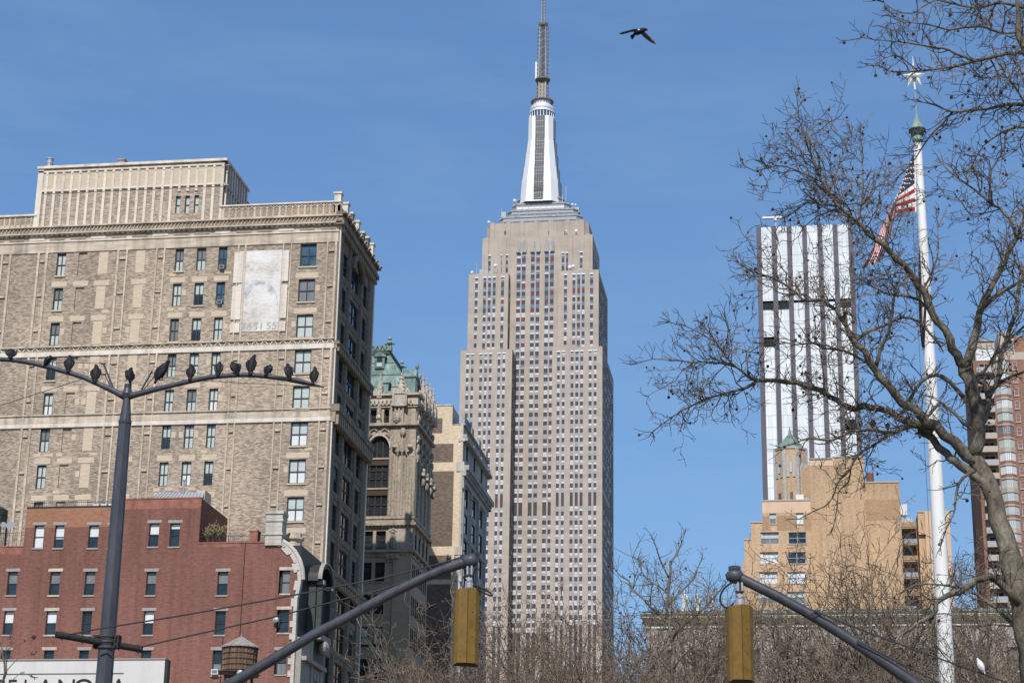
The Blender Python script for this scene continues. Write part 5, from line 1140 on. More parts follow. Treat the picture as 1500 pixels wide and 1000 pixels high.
# ------------------------------------------------------------------ orange brick apartment block with the copper-capped turret
def orange_block():
    Y = 400.0; X = lambda px, py=740: xY(px, py, Y); Z = lambda py, px=1180: zY(px, py, Y)
    t = thing('orange_apartment_block', (6, 415, 0), 'orange brick stepped apartment block with a small green capped turret', 'building')
    w = MB(); wins = []
    def W(a, b, p0, p1, n): wins.append((X(a, p0), X(b, p0), Z(p1, a), Z(p0, a), n))
    for a, b in ((1127, 1137), (1165.6, 1177)): W(a, b, 753, 769, 1)
    for i in range(11):
        d = i*29; s = -i*1.0
        for a, b in ((1114+s, 1141+s), (1154.5+s*.6, 1181+s*.6)): W(a, b, 781+d, 798+d, 2)
        if d > 230: break
    # blocks: each its own sheet, windows only in the left part
    def block(a, b, z1, y0, y1, mat, hs=()):
        wall(w, SF(y0), a, b, 0, z1, list(hs), .35, mat); w.face([(a, y0, 0), (a, y1, 0), (a, y1, z1), (a, y0, z1)], mat); w.face([(b, y0, 0), (b, y1, 0), (b, y1, z1), (b, y0, z1)], mat)
        w.face([(a, y0, z1), (b, y0, z1), (b, y1, z1), (a, y1, z1)], ROOFG); w.face([(a, y1, 0), (b, y1, 0), (b, y1, z1), (a, y1, z1)], mat)
    H = [h[:4] for h in wins]
    block(X(1116.5), X(1187.5), Z(735.8, 1150), Y-1.2, Y+16, ORG, H)
    block(X(1099.5), X(1116.4), Z(767, 1105), Y-1.0, Y+16, ORG, H); block(X(1089), X(1099.4), Z(792, 1092), Y-.8, Y+16, ORG); block(X(1085.5), X(1088.9), Z(824, 1087), Y-.6, Y+16, ORG)
    block(X(1187.6), X(1267.5), Z(672.5, 1225), Y, Y+18, ORG); block(X(1222, 672), X(1267.6), Z(670, 1245), Y-.05, Y+18.05, ORG)
    block(X(1267.7), X(1319.5), Z(703.5, 1290), Y+2, Y+20, ORG)
    block(X(1347), X(1394), Z(737, 1370), Y+8, Y+24, ORG)
    block(X(1319.6), X(1346.9), Z(752, 1330), Y+14, Y+24, ORGD)
    w.build('wall', t)
    b = MB()
    def strip(a, c, p0, p1, y, mat, px=1180): fbox(b, SF(y), X(a), X(c), Z(p1, px), Z(p0, px), -.03, .01, mat)
    for (a, c) in ((1116.5, 1126.6), (1137.4, 1165.2), (1177.4, 1187.5)): strip(a, c, 757, 778, Y-1.2, ORGD, 1150)
    strip(1116.5, 1187.5, 736, 753, Y-1.2, ORGL, 1150); strip(1187.8, 1267.4, 673.5, 682, Y, ORGL, 1225); strip(1267.9, 1319.3, 728, 758, Y+2, ORGD, 1290); strip(1267.9, 1319.3, 704.5, 728, Y+2, ORG, 1290)
    strip(1188, 1222, 682, 760, Y, ORG, 1205)
    fbox(b, SF(Y+8), X(1357), X(1394), 0, Z(738, 1370), -.8, 0, ORGL); fbox(b, SF(Y+8), X(1347.2), X(1357), Z(771, 1352), Z(768, 1352), -.7, 0, ORGL)
    for a, c, p, y, px in ((1116, 1188, 735.5, Y-1.2, 1150), (1187, 1222, 672.5, Y, 1205), (1222, 1268, 670, Y, 1245), (1267.4, 1320, 703.5, Y+2, 1290), (1347, 1394.5, 737, Y+8, 1370), (1099, 1116.4, 767, Y-1, 1105), (1088.5, 1099.4, 792, Y-.8, 1092)):
        fbox(b, SF(y), X(a), X(c), Z(p, px), Z(p, px)+.3, -.15, .4, APTB if p > 700 else GRST)
    b.build('brick_band', t)
    r = random.Random(9)
    for a, c, z0, z1, n in wins:
        lk = ((1, BLNW),) if r.random() < .4 else ((.5, CURT), (1, BLND)) if r.random() < .5 else ((1, GLS),)
        window(t, 'S', Y-1.2 if a > X(1113) else Y-1.0, a, c, z0, z1, .3, GALV, lk, APTB, n, 2, .13)
    # turret
    cx = X(1158.5, 690); cy = Y+3.5; R = (X(1184, 690)-X(1133, 690))/2; zb, ze, za = Z(736, 1158)-.5, Z(656, 1158), Z(631, 1158)
    u = MB(); u.tube_prof((cx, cy, 0), [(R, zb), (R, ze)], ORG, 8, math.pi/8); ut = u.build('turret', t)
    u = MB(); u.tube_prof((cx, cy, 0), [(R+.2, ze), (R+.2, ze+.4)], GRYW, 8, math.pi/8)
    for j in range(8):
        a = 2*math.pi*j/8+math.pi/8; p = (cx+math.cos(a)*R, cy+math.sin(a)*R); u.box(p[0]-.3, p[0]+.3, p[1]-.3, p[1]+.3, zb, ze, GRYW)
        a2 = 2*math.pi*j/8
        c, s = math.cos(a2), math.sin(a2); rr = R*math.cos(math.pi/8)+.08
        for o, zz0, zz1, mt in ((-.62, ze-6.2, ze-1.6, GRYW), (.62, ze-6.2, ze-1.6, GRYW), (0, ze-5.2, ze-3.0, BUFF), (0, zb+1.2, zb+2.8, MSTD)):
            q = (cx+c*rr-s*o, cy+s*rr+c*o); u.hexa([(q[0]-s*.33*k1+c*k2*.1, q[1]+c*.33*k1+s*k2*.1, z) for z in (zz0, zz1) for k1, k2 in ((-1, -1), (1, -1), (1, 1), (-1, 1))], mt)
    u.build('turret_trim', ut)
    COPT = plain('turret_copper', (.17, .24, .21), .7, .3, (1, 1, 1), streak=.3); k = MB(); k.tube_prof((cx, cy, 0), [(R*.88, ze+.35), (R*.74, ze+1.3), (R*.42, za-1.2), (.3, za+.4), (.3, za+.7), (.03, za+2.0)], COPT, 8, math.pi/8)
    for j in range(8): a = 2*math.pi*j/8+math.pi/8; k.tube([(cx+math.cos(a)*R*.88, cy+math.sin(a)*R*.88, ze+.4), (cx+math.cos(a)*R*.3, cy+math.sin(a)*R*.3, za-.85)], .08, COPD, 4)
    k.build('copper_cap', ut)
    v = MB(); v.box(X(1173, 720), X(1188, 720), Y+.2, Y+6, zb, Z(680, 1180), GRYW); v.box(X(1174.5, 720), X(1186.5, 720), Y+.15, Y+.2, Z(727, 1180), Z(684, 1180), ORGD); v.box(X(1166, 728), X(1177, 728), Y-.9, Y+.5, zb+.1, zb+2.0, WDSH); v.build('lift_house', t)
    f = MB()                                                         # recessed balconies on the right
    for i in range(14):
        z = Z(752, 1333)-i*3.6
        if z < 50: break
        f.box(X(1321), X(1346), Y+11.5, Y+14, z-.5, z-.2, APTB); f.box(X(1321), X(1346), Y+11.4, Y+11.5, z-.2, z+.8, GALV if i % 2 else ORGD); f.box(X(1326), X(1341), Y+13.9, Y+14.02, z+.3, z+2.3, GLS if i % 3 else BLND)
    f.build('balcony_stack', t)
    q = MB(); a = atY(1271, 695, Y+6); q.box(a.x-.3, a.x+1.3, a.y, a.y+1, a.z-1.6, a.z+.4, RED); q.tube([(a.x, a.y, a.z-2), (a.x, a.y, a.z+3)], .08, DKMT, 4); q.tube([(a.x+1, a.y, a.z-2), (a.x+1, a.y, a.z+2.4)], .08, DKMT, 4); q.tube([(a.x-.3, a.y, a.z+2.2), (a.x+1.3, a.y, a.z+2.2)], .06, DKMT, 4)
    q.build('roof_beacon', t); q = MB()
    a = atY(1323, 742, Y+14); q.box(a.x-.6, a.x+.8, a.y, a.y+1.2, a.z-1.8, a.z+.6, WDSH); q.build('roof_equipment', t)
orange_block()

# ------------------------------------------------------------------ low courthouse with its green-edged cornice and statues
def courthouse():
    Y = 250.0; x0, x1 = xY(947, 898, Y), 32.0; Z = lambda p: zY(1000, p, Y); zt = Z(897.5)
    t = thing('courthouse', (6, 262, 0), 'low grey stone courthouse with a green copper roof edge behind bare trees', 'building')
    w = MB(); hs = []
    for k in range(14):
        u = x0+2.2+k*3.6
        for zz in (Z(985), Z(985)-8.0, Z(985)-16): hs.append((u, u+1.5, zz, zz+3.0))
    zw = Z(918)
    wall(w, SF(Y), x0, x1, 0, zw, hs, .5, CRTS)
    w.face([(x0, Y, 0), (x0, Y+26, 0), (x0, Y+26, zw), (x0, Y, zw)], CRTS); w.face([(x1, Y, 0), (x1, Y+26, 0), (x1, Y+26, zw), (x1, Y, zw)], CRTS); w.box(x0, x1, Y, Y+26, zw, Z(903), CRTS)
    w.build('wall', t)
    c = MB()
    for p0, p1, d, mt in ((919.5, 917.5, .25, MARB), (912, 909.5, .35, CRTL), (909.5, 905.5, .7, CRTL), (905.5, 902.5, 1.05, CRTL), (902.5, 901, 1.2, CRTS)):
        c.box(x0-d*.6, x1+d, Y-d, Y+26, Z(p0)+.004, Z(p1), mt)
    for k in range(62): u = x0+.1+k*.82; c.box(u, u+.42, Y-.95, Y-.6, Z(907.2), Z(905.5), CRTL)
    for k in range(15): u = x0+.4+k*3.6; c.box(u, u+.9, Y-.3, Y, 0, Z(920), CRTS)
    c.build('cornice', t)
    e = MB(); e.box(x0-.7, x1+1.3, Y-1.3, Y+.5, Z(901), Z(898.8), COPP); e.box(x0-.5, x1+1.1, Y-1.0, Y+26, Z(898.8), zt+.1, COPD)
    for k in range(40): u = x0+k*1.25; e.ball((u, Y-1.2, Z(898.6)), .2, COPP, 5, (1.4, .8, .8))
    e.build('copper_edge', t)
    for a, b, c0, d in hs: window(t, 'S', Y, a, b, c0, d, .4, DKFR, ((1, GLS),) if rnd.random() < .6 else ((1, CURT),), MARB, 1, 2, .12)
    lab = ('leftmost pale robed statue on the courthouse roof edge', 'broad white robed statue on the courthouse roof edge', 'robed statue with one arm held out on the courthouse roof', 'statue nearest the right yellow traffic light on the courthouse roof')
    for i, (px, p0, wd) in enumerate(((984, 874, .24), (1003, 865, .36), (1022, 869, .28), (1044, 867, .27))):
        b = atY(px, 892, Y+.4); h = zY(px, p0, Y+.4)-zt; x, y = b.x, Y+.4
        s = thing('statue', (x, y, zt), lab[i], 'statue', 'statues along the courthouse roof')
        q = MB(); q.box(x-wd*1.1, x+wd*1.1, y-wd*.9, y+wd*.9, zt+.05, zt+h*.16, CRTL); q.build('pedestal', s)
        f = MB(); z0 = zt+h*.16; H = h*.84
        f.tube([(x, y, z0), (x+.03, y, z0+H*.25), (x-.03, y-.02, z0+H*.5), (x, y, z0+H*.66), (x, y, z0+H*.78), (x, y, z0+H*.84), (x, y-.03, z0+H*.87), (x, y-.03, z0+H*.94), (x, y, z0+H)], [wd*.95, wd*.8, wd*.66, wd*.72, wd*.8, wd*.3, wd*.27, wd*.36, wd*.12], MARB if i < 2 else CRTL, 10, True, [.8, .75, .75, .7, .6, .9, .95, 1, 1])
        sd = 1 if i % 2 else -1
        f.tube([(x+sd*wd*.7, y, z0+H*.76), (x+sd*wd*(1.0 if i != 2 else 1.3), y-.2, z0+H*.58), (x+sd*wd*(.6 if i != 2 else 1.9), y-.35, z0+H*(.5 if i != 2 else .66))], [wd*.24, wd*.2, wd*.14], MARB, 6)
        f.tube([(x-sd*wd*.7, y, z0+H*.76), (x-sd*wd*.95, y-.05, z0+H*.55), (x-sd*wd*.75, y-.2, z0+H*.4)], [wd*.24, wd*.2, wd*.14], MARB, 6)
        for k in range(5): a = -2.6+k*.5; f.tube([(x+math.cos(a)*wd*.62, y+math.sin(a)*wd*.5, z0+H*.6), (x+math.cos(a)*wd*.9, y+math.sin(a)*wd*.72, z0)], wd*.13, MARB, 5)
        f.build('robed_figure', s)
courthouse()

# ------------------------------------------------------------------ red brick apartment tower with bay windows
def apartments():
    Y = 390.0; X = lambda px, py=640: xY(px, py, Y); Z = lambda py, px=1465: zY(px, py, Y)
    t = thing('apartment_tower', (44, 405, 0), 'red brick apartment tower with stacked balconies and pale bay windows', 'building')
    x0, xb, x1 = X(1435, 700), X(1461), 62.0; zt = Z(527)
    w = MB(); w.box(x0, x1, Y, Y+22, 0, zt, APTR); w.box(x0+.02, xb, Y-.02, Y+.01, 0, 1, APTR); w.build('wall', t)
    p = MB(); zp = Z(497, 1440); p.box(x0+.8, X(1458, 510), Y+1.5, Y+14, zt, zp, APTB); p.box(x0+1.0, X(1456, 510), Y+1.4, Y+1.5, zt+.4, Z(509, 1440), BLNW)
    p.box(x0+.6, X(1458.5, 510), Y+1.2, Y+14.2, zp, zp+.4, GRYW); p.box(X(1458.6, 510), x1, Y+.6, Y+16, zt, Z(515), APTB); p.box(X(1465, 490), X(1488, 490), Y+4, Y+12, zt, Z(477, 1475), APTB); p.box(X(1470, 490), X(1486, 490), Y+3.9, Y+4, Z(505, 1475), Z(492, 1475), CURT)
    p.box(X(1487, 490), x1, Y+7, Y+18, zt, Z(478, 1490), APTR); p.build('roof_house', t)
    FH = (Z(560)-Z(860, 1465))/15.2; r = random.Random(4); zz = Z(546); i = 0
    nb = 0
    while zz > 46:
        b = MB(); b.box(x0+.6, xb-.15, Y-1.35, Y-.02, zz-.25, zz, APTB); b.build('balcony', t)
        q = MB(); q.box(x0+.6, xb-.15, Y-1.35, Y-1.27, zz, zz+.95, GALV if r.random() < .5 else APTB); q.box(x0+.6, x0+.68, Y-1.27, Y-.02, zz, zz+.95, GALV); q.build('balustrade', t)
        window(t, 'S', Y-.1, x0+1.2, xb-.6, zz+.05, zz+2.1, .08, GALV, ((1, BLND),) if r.random() < .5 else ((.5, CURT), (1, BLNW)), None, 2, 1, .1)
        # projecting bay
        a = MB(); u0, u1 = xb+.2, X(1487)-.1; c = 1.0
        pol = lambda e: [(u0-e, Y), (u0+c-e*.4, Y-1.1-e), (u1-c+e*.4, Y-1.1-e), (u1+e, Y)]
        a.prism(pol(.08), 'z', zz-.28, zz+.08, APTB); a.prism(pol(.02), 'z', zz+.08, zz+.75, APTR if i % 3 else APTB)
        a.prism(pol(-.05), 'z', zz+.75, zz+2.35, BLND if r.random() < .6 else CURT if r.random() < .5 else BLNW)
        for f in (0, .33, .66, 1): u = u0+c+(u1-u0-2*c)*f; a.box(u-.06, u+.06, Y-1.12, Y-1.0, zz+.75, zz+2.35, GALV)
        a.prism(pol(.0), 'z', zz+2.35, zz+FH-.28, APTR); a.build('bay_window', t)
        window(t, 'S', Y-.05, X(1490), X(1497), zz+.6, zz+2.2, .04, GALV, ((1, GLS),) if r.random() < .5 else ((1, BLND),), APTB, 1, 2, .1)
        zz -= FH; i += 1
apartments()

# stone tower partly seen behind it at the right picture edge
# ------------------------------------------------------------------ street lamp with the signal arm (left)
YL = 25.0
def P25(px, py, dy=0.0): return atY(px, py, YL+dy)
def lamp():
    b = P25(165, 818); bx = -9.29
    t = thing('street_lamp', (bx, YL, 0), 'grey twin armed street lamp post carrying a signal arm and two guy wires', 'street lamp')
    p = MB(); zt = P25(187, 567).z; zc = P25(183, 619).z
    p.tube_prof((bx, YL, 0), [(.30, 0), (.30, .5), (.16, .62), (.148, .7), (.086, zc)], POLE, 8, math.pi/8)
    p.tube_prof((bx, YL, 0), [(.088, zc-.02), (.092, zc), (.092, zc+.03), (.082, zc+.035), (.055, zc+.30), (.05, zt-.17), (.075, zt-.1), (.052, zt-.02), (.052, zt+.04), (.03, zt+.045)], POLE, 16)
    p.build('pole', t, smooth=False)
    def arm(pts, r):
        m = MB(); m.tube([P25(*q) for q in pts], r, POLE, 12); return m.build('lamp_arm', t, smooth=True)
    la = arm([(184, 581), (176, 577.5), (168, 573), (146, 563), (124, 553), (102, 546), (80, 540), (60, 534.8), (40, 530.5), (20, 527.3), (0, 526), (-40, 526.5), (-80, 532)], [.055, .048, .043, .039, .037, .036, .035, .034, .034, .033, .033, .03, .028])
    ra = arm([(186, 581), (195, 578.5), (207.6, 575.5), (230, 569.5), (256, 563.3), (280, 557.8), (300, 553.6), (322, 550.6), (340, 549.3), (357, 548.8), (375, 549.6), (392, 551.3), (420, 555.2)], [.055, .048, .043, .039, .037, .036, .036, .036, .036, .035, .034, .033, .031])
    for pts in ([(418, 554.9), (432, 557), (446, 560), (458, 563), (467, 565.3), (474.6, 567)], [(-75, 531), (-90, 533), (-105, 537), (-118, 541)]):
        h = MB(); n = len(pts); h.tube([P25(*q) for q in pts], [.031, .05, .062, .05, .03, .008][:n], POLE, 12, True, [1, .75, .55, .5, .5, .5][:n]); h.build('luminaire', t, smooth=True)
    for st_, end in ((((((166, 569), (152, 533.5), .014), ((162, 566), (153, 548), .008))), ((151.5, 532.5), (152, 548))), ((((207, 571), (223, 543), .014), ((211, 570), (226, 551), .008)), ())):
        s = MB()
        for a, c, r in st_: s.tube([P25(*a), P25(*c)], r, POLE, 6)
        for c in end: s.tube([P25(c[0]-4, c[1]), P25(c[0]+3, c[1])], .013, POLE, 6)
        s.build('brace_stub', t)
    dr = random.Random(6); q = MB()                                  # bird droppings along the tops and flanks of the arms
    for k in range(46):
        A = [(168, 573), (124, 553), (80, 540), (40, 530.5), (10, 526.3)] if k % 2 else [(207.6, 575.5), (256, 563.3), (300, 553.6), (357, 548.8), (392, 551.3), (440, 558.8)]
        f_ = dr.random()*(len(A)-1.01); i_ = int(f_); f_ -= i_; a_ = P25(A[i_][0]+(A[i_+1][0]-A[i_][0])*f_, A[i_][1]+(A[i_+1][1]-A[i_][1])*f_)
        q.ball(a_+Vector((0, dr.uniform(-.03, -.018), dr.uniform(.006, .022))), .011, GALV, 5, (1, .45, dr.uniform(.6, 1.4)))
    q.build('bird_droppings', t)['kind'] = 'stuff'
    w = MB()
    for pts in ([(150, 532), (115, 531.5), (80, 531), (40, 527.5)], [(150, 548), (120, 551)], [(225, 537), (250, 541), (300, 548)], [(226, 551), (270, 556), (360, 561), (440, 565)], [(472, 566), (480, 563.8)]): w.tube([P25(*q, .05) for q in pts], .0045, WIRE, 4)
    w.build('brace_wire', t)
    # cross pipe clamped to the pole; the guy wires run from its ends to the arm's tip
    c = MB(); l, r = P25(82, 928.6, -.45), P25(208, 950.5, .25); mid = P25(155, 940); mid = Vector((bx, YL-.12, mid.z))
    c.tube([l, l.lerp(r, .25), l.lerp(r, .5), l.lerp(r, .75), r], .047, PIPE, 12); c.tube([l+Vector((-.005, 0, 0)), l+Vector((.01, 0, .0))], .034, BLK, 10)
    for f in (.06, .30, .72, .95): q = l.lerp(r, f); c.tube([q+Vector((-.008, 0, 0)), q+Vector((.008, 0, 0))], .054, PIPE, 12); c.tube([q+Vector((.02, -.02, -.04)), q+Vector((.02, -.02, -.075))], .008, PIPE, 5)
    c.build('cross_pipe', t)
    k = MB(); zz = mid.z
    rr = .148-.062*(zz-.7)/(zc-.7)
    for dz in (-.075, -.0, .075): k.tube_prof((bx, YL, zz+dz-.014), [(rr+.022, 0), (rr+.022, .028)], POLE, 16)
    k.tube_prof((bx, YL, zz-.085), [(rr+.012, 0), (rr+.012, .17)], PIPE, 16)
    for s_ in (-1, 1):
        k.box(bx+s_*(rr+.04)-.03, bx+s_*(rr+.04)+.03, YL-.06, YL+.06, zz-.085, zz+.09, PIPE)
        for dz in (-.055, .02, .06): k.tube([(bx+s_*(rr+.035), YL-.09, zz+dz), (bx+s_*(rr+.035), YL-.04, zz+dz)], .012, DKMT, 6)
    k.build('clamp', t)
    a = MB(); pts = [(148, 1100), (240, 1051), (340, 1000), (400, 965), (460, 929), (515, 900.5), (568, 871.5), (622, 845), (650, 833.5), (675, 825), (690, 821)]
    a.tube([P25(*q) for q in pts], [.085, .08, .075, .072, .068, .068, .068, .068, .07, .072, .075], POLE, 14)
    e1, e2 = P25(681, 823), P25(699, 818); a.tube([P25(678, 824), P25(683, 822), P25(690, 820.8), P25(697, 819.8), P25(699, 819.6)], [.07, .088, .092, .085, .04], POLE, 14); a.build('signal_arm', t, smooth=True)
    f = MB(); f.tube([P25(678, 813, -.02), P25(700, 809, -.02)], .013, DKMT, 6); f.tube([P25(699, 808, -.02), P25(701, 814, -.02)], .02, DKMT, 6); f.tube([P25(683, 812), P25(684, 817)], .014, DKMT, 6); f.build('guy_bracket', t)
    for pts in ([(97, 929.5), (150, 919.5), (260, 902), (400, 877), (560, 846), (640, 826), (690, 811.5)], [(207, 946.5), (260, 934.5), (400, 903.5), (560, 862.5), (640, 836), (685, 816.5)]):
        g = MB(); n = len(pts)-1; g.tube([P25(*q, -.45*(1-i/n) if pts[0][0] < 100 else .2*(1-i/n)) for i, q in enumerate(pts)], .011, WIRE, 6); g.build('guy_wire', t)
    for q in ((146, 1090),): cl = MB(); z0 = P25(*q).z; cl.tube_prof((bx, YL, z0-.2), [(.16, 0), (.16, .4)], POLE, 12); cl.build('arm_collar', t)
    return t
lamp()

# ------------------------------------------------------------------ right signal mast
def right_mast():
    Yb = YL; P = P25
    base = P(1640, 1200); bx = base.x
    t = thing('signal_mast', (bx, YL, 0), 'dark grey mast arm sloping down to the lower right picture corner', 'signal mast')
    p = MB(); p.tube_prof((bx, YL, 0), [(.28, 0), (.28, .5), (.15, .6), (.11, base.z+1.6)], POLE, 8, math.pi/8); p.build('pole', t)
    a = MB(); a.tube([P(1083, 845.5), P(1087, 847.5), P(1141, 874), P(1193, 903), P(1240, 932.5), (P(1283, 961)), P(1338, 1000), P(1440, 1070), P(1560, 1150), P(1640, 1205)], [.066, .068, .068, .068, .07, .072, .075, .08, .085, .09], POLE, 14)
    a.tube([P(1066.5, 838), P(1069, 841), P(1075, 843), P(1082, 845), P(1086, 847)], [.05, .085, .098, .095, .07], POLE, 14); a.build('signal_arm', t, smooth=True)
    f = MB(); f.tube_prof((0, 0, 0), [(.08, 0), (.08, .05), (.06, .055)], POLE, 8)
    c = P(1076, 835); f.v = [(x+c.x, y+c.y, z+c.z) for x, y, z in f.v]; f.build('arm_cap', t)
    q = MB(); q.tube([P(1192, 897), P(1196, 904)], .082, POLE, 14); q.tube([P(1189, 893), P(1192, 898)], .02, DKMT, 6); q.build('guy_bracket', t)
    for pts in ([(1193, 894), (1280, 929), (1379, 965), (1440, 986), (1500, 1009), (1625, 1062)], [(1255, 938), (1288, 955), (1340, 981), (1373, 998), (1500, 1065), (1630, 1130)]):
        g = MB(); g.tube([P(*k_, -.1) for k_ in pts], .011, WIRE, 6); g.build('guy_wire', t)
    return t
right_mast()

def signal(cx_px, top_py, bot_py, tip, label, loop, rot, hang):
    c = P25(cx_px, top_py); z1 = c.z; z0 = P25(cx_px, bot_py).z; x, y = c.x, YL
    t = thing('traffic_signal', (x, y, z0), label, 'traffic light', 'yellow traffic lights seen from behind')
    ca, sa = math.cos(rot), math.sin(rot)
    def T(q): return (x+q[0]*ca-q[1]*sa, y+q[0]*sa+q[1]*ca, q[2])
    h = MB(); H = z1-z0
    poly = [(-.165, .10), (-.165, -.05), (-.13, -.095), (-.012, -.115), (.10, -.10), (.165, -.035), (.165, .10)]
    n = len(poly); b = MB(); lo = [(px, py, z0+(.02 if py < -.06 else .0)) for px, py in poly]; 
    hi = [(px, py, z1-(.0 if -.12 < px < .12 and py < 0 else .025)) for px, py in poly]
    k = h.mi(YEL); h.v.extend(T(q) for q in lo); h.v.extend(T(q) for q in hi)
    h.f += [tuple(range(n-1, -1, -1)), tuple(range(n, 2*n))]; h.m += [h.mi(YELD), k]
    for i in range(n): j = (i+1) % n; h.f.append((i, j, n+j, n+i)); h.m.append(k)
    def seam(u, v, w=.004): h.hexa([T(q) for q in ((u-w, v-.003, z0+.03), (u+w, v-.003, z0+.03), (u+w, v+.01, z0+.03), (u-w, v+.01, z0+.03), (u-w, v-.003, z1-.02), (u+w, v-.003, z1-.02), (u+w, v+.01, z1-.02), (u-w, v+.01, z1-.02))], YELD)
    seam(-.012, -.1155)
    for s in (.333, .667): zz = z0+H*s; h.hexa([T(q) for q in ((-.166, .0, zz-.003), (.1655, .0, zz-.003), (.1655, .101, zz-.003), (-.166, .101, zz-.003), (-.166, .0, zz+.003), (.1655, .0, zz+.003), (.1655, .101, zz+.003), (-.166, .101, zz+.003))], YELD)
    for u_, s in ((-.09, .1), (-.09, .43), (-.09, .77), (.09, .12), (.09, .45), (.09, .79)): h.ball(T((u_, -.103, z0+H*s)), .0055, DKMT, 5)
    for s in (.36, .68): h.ball(T((.055, -.108, z0+H*s)), .008, DKMT, 6)
    h.build('housing', t)
    for s in (.17, .5, .83):
        v = MB(); zz = z0+H*s; N = 12; r = .135
        for i in range(N):
            a0, a1 = math.pi*(-.2+1.4*i/N), math.pi*(-.2+1.4*(i+1)/N)
            for rr in (r, r-.006):
                v.face([T((math.cos(a0)*rr, .10, zz+math.sin(a0)*rr)), T((math.cos(a1)*rr, .10, zz+math.sin(a1)*rr)), T((math.cos(a1)*rr, .10+.27*(.55+.45*math.sin(a1)), zz+math.sin(a1)*rr)), T((math.cos(a0)*rr, .10+.27*(.55+.45*math.sin(a0)), zz+math.sin(a0)*rr))], YEL)
        v.build('visor', t)
        l = MB(); l.tube([T((0, .1, zz)), T((0, .115, zz)), T((0, .13, zz))], [.125, .11, .02], MSTD, 16); l.build('lens', t)
        g = MB()
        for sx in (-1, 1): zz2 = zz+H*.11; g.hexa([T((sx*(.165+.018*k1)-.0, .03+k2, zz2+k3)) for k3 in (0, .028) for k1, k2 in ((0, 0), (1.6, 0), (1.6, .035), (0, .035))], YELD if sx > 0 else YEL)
        g.build('hinge', t)
    hg = MB(); tz = P25(*tip).z; hx = P25(*hang).x
    hg.tube([(hx, y, z1-.01), (hx, y, z1+.10)], [.065, .06], GALV, 10); hg.tube([(hx-.02, y, z1+.10), (hx+.02, y, z1+.13)], .07, GALV, 10)
    hg.box(hx-.035, hx-.012, y-.05, y+.05, z1+.1, tz, GALV); hg.box(hx+.02, hx+.042, y-.05, y+.05, z1+.1, tz, GALV); hg.tube([(hx-.06, y-.06, z1+.17), (hx+.06, y-.06, z1+.17)], .014, DKMT, 6)
    hg.tube([(hx, y-.01, z1+.13), (hx, y-.01, tz)], .025, POLE, 8); hg.build('hanger', t)
    cb = MB(); pts = [P25(*q, -.03) for q in loop]
    sm = []
    for i in range(len(pts)-1):
        p0, p1, p2, p3 = pts[max(i-1, 0)], pts[i], pts[i+1], pts[min(i+2, len(pts)-1)]
        for k_ in range(5):
            u = k_/5; sm.append(.5*((2*p1)+(p2-p0)*u+(2*p0-5*p1+4*p2-p3)*u*u+(3*p1-p0-3*p2+p3)*u*u*u))
    cb.tube(sm+[pts[-1]], .0125, RUB, 7); cb.build('feed_cable', t, smooth=True)
signal(684.8, 862, 974, (690, 827), 'yellow traffic light hanging in front of the tall skyscraper', [(698, 830), (693, 845), (699, 860), (711, 869), (721, 872), (716, 866), (703, 860), (691, 857)], math.radians(20), (688, 845))
signal(1083.5, 886.5, 998.5, (1078, 850), 'yellow traffic light hanging in front of the low courthouse', [(1073, 852), (1061, 861), (1055, 874), (1057, 885), (1066, 889.5), (1075, 883)], math.radians(20), (1084, 870))

o = MB(); o.tube([P25(124, 554, .05), P25(90, 565, .3), P25(40, 581, .7), P25(0, 594, 1.0), P25(-60, 617, 1.6)], .0055, WIRE, 5); o = o.build('overhead_wire', None, P25(124, 554)); tag(o, 'thin dark wire running from the left lamp arm out of the picture', 'wire')

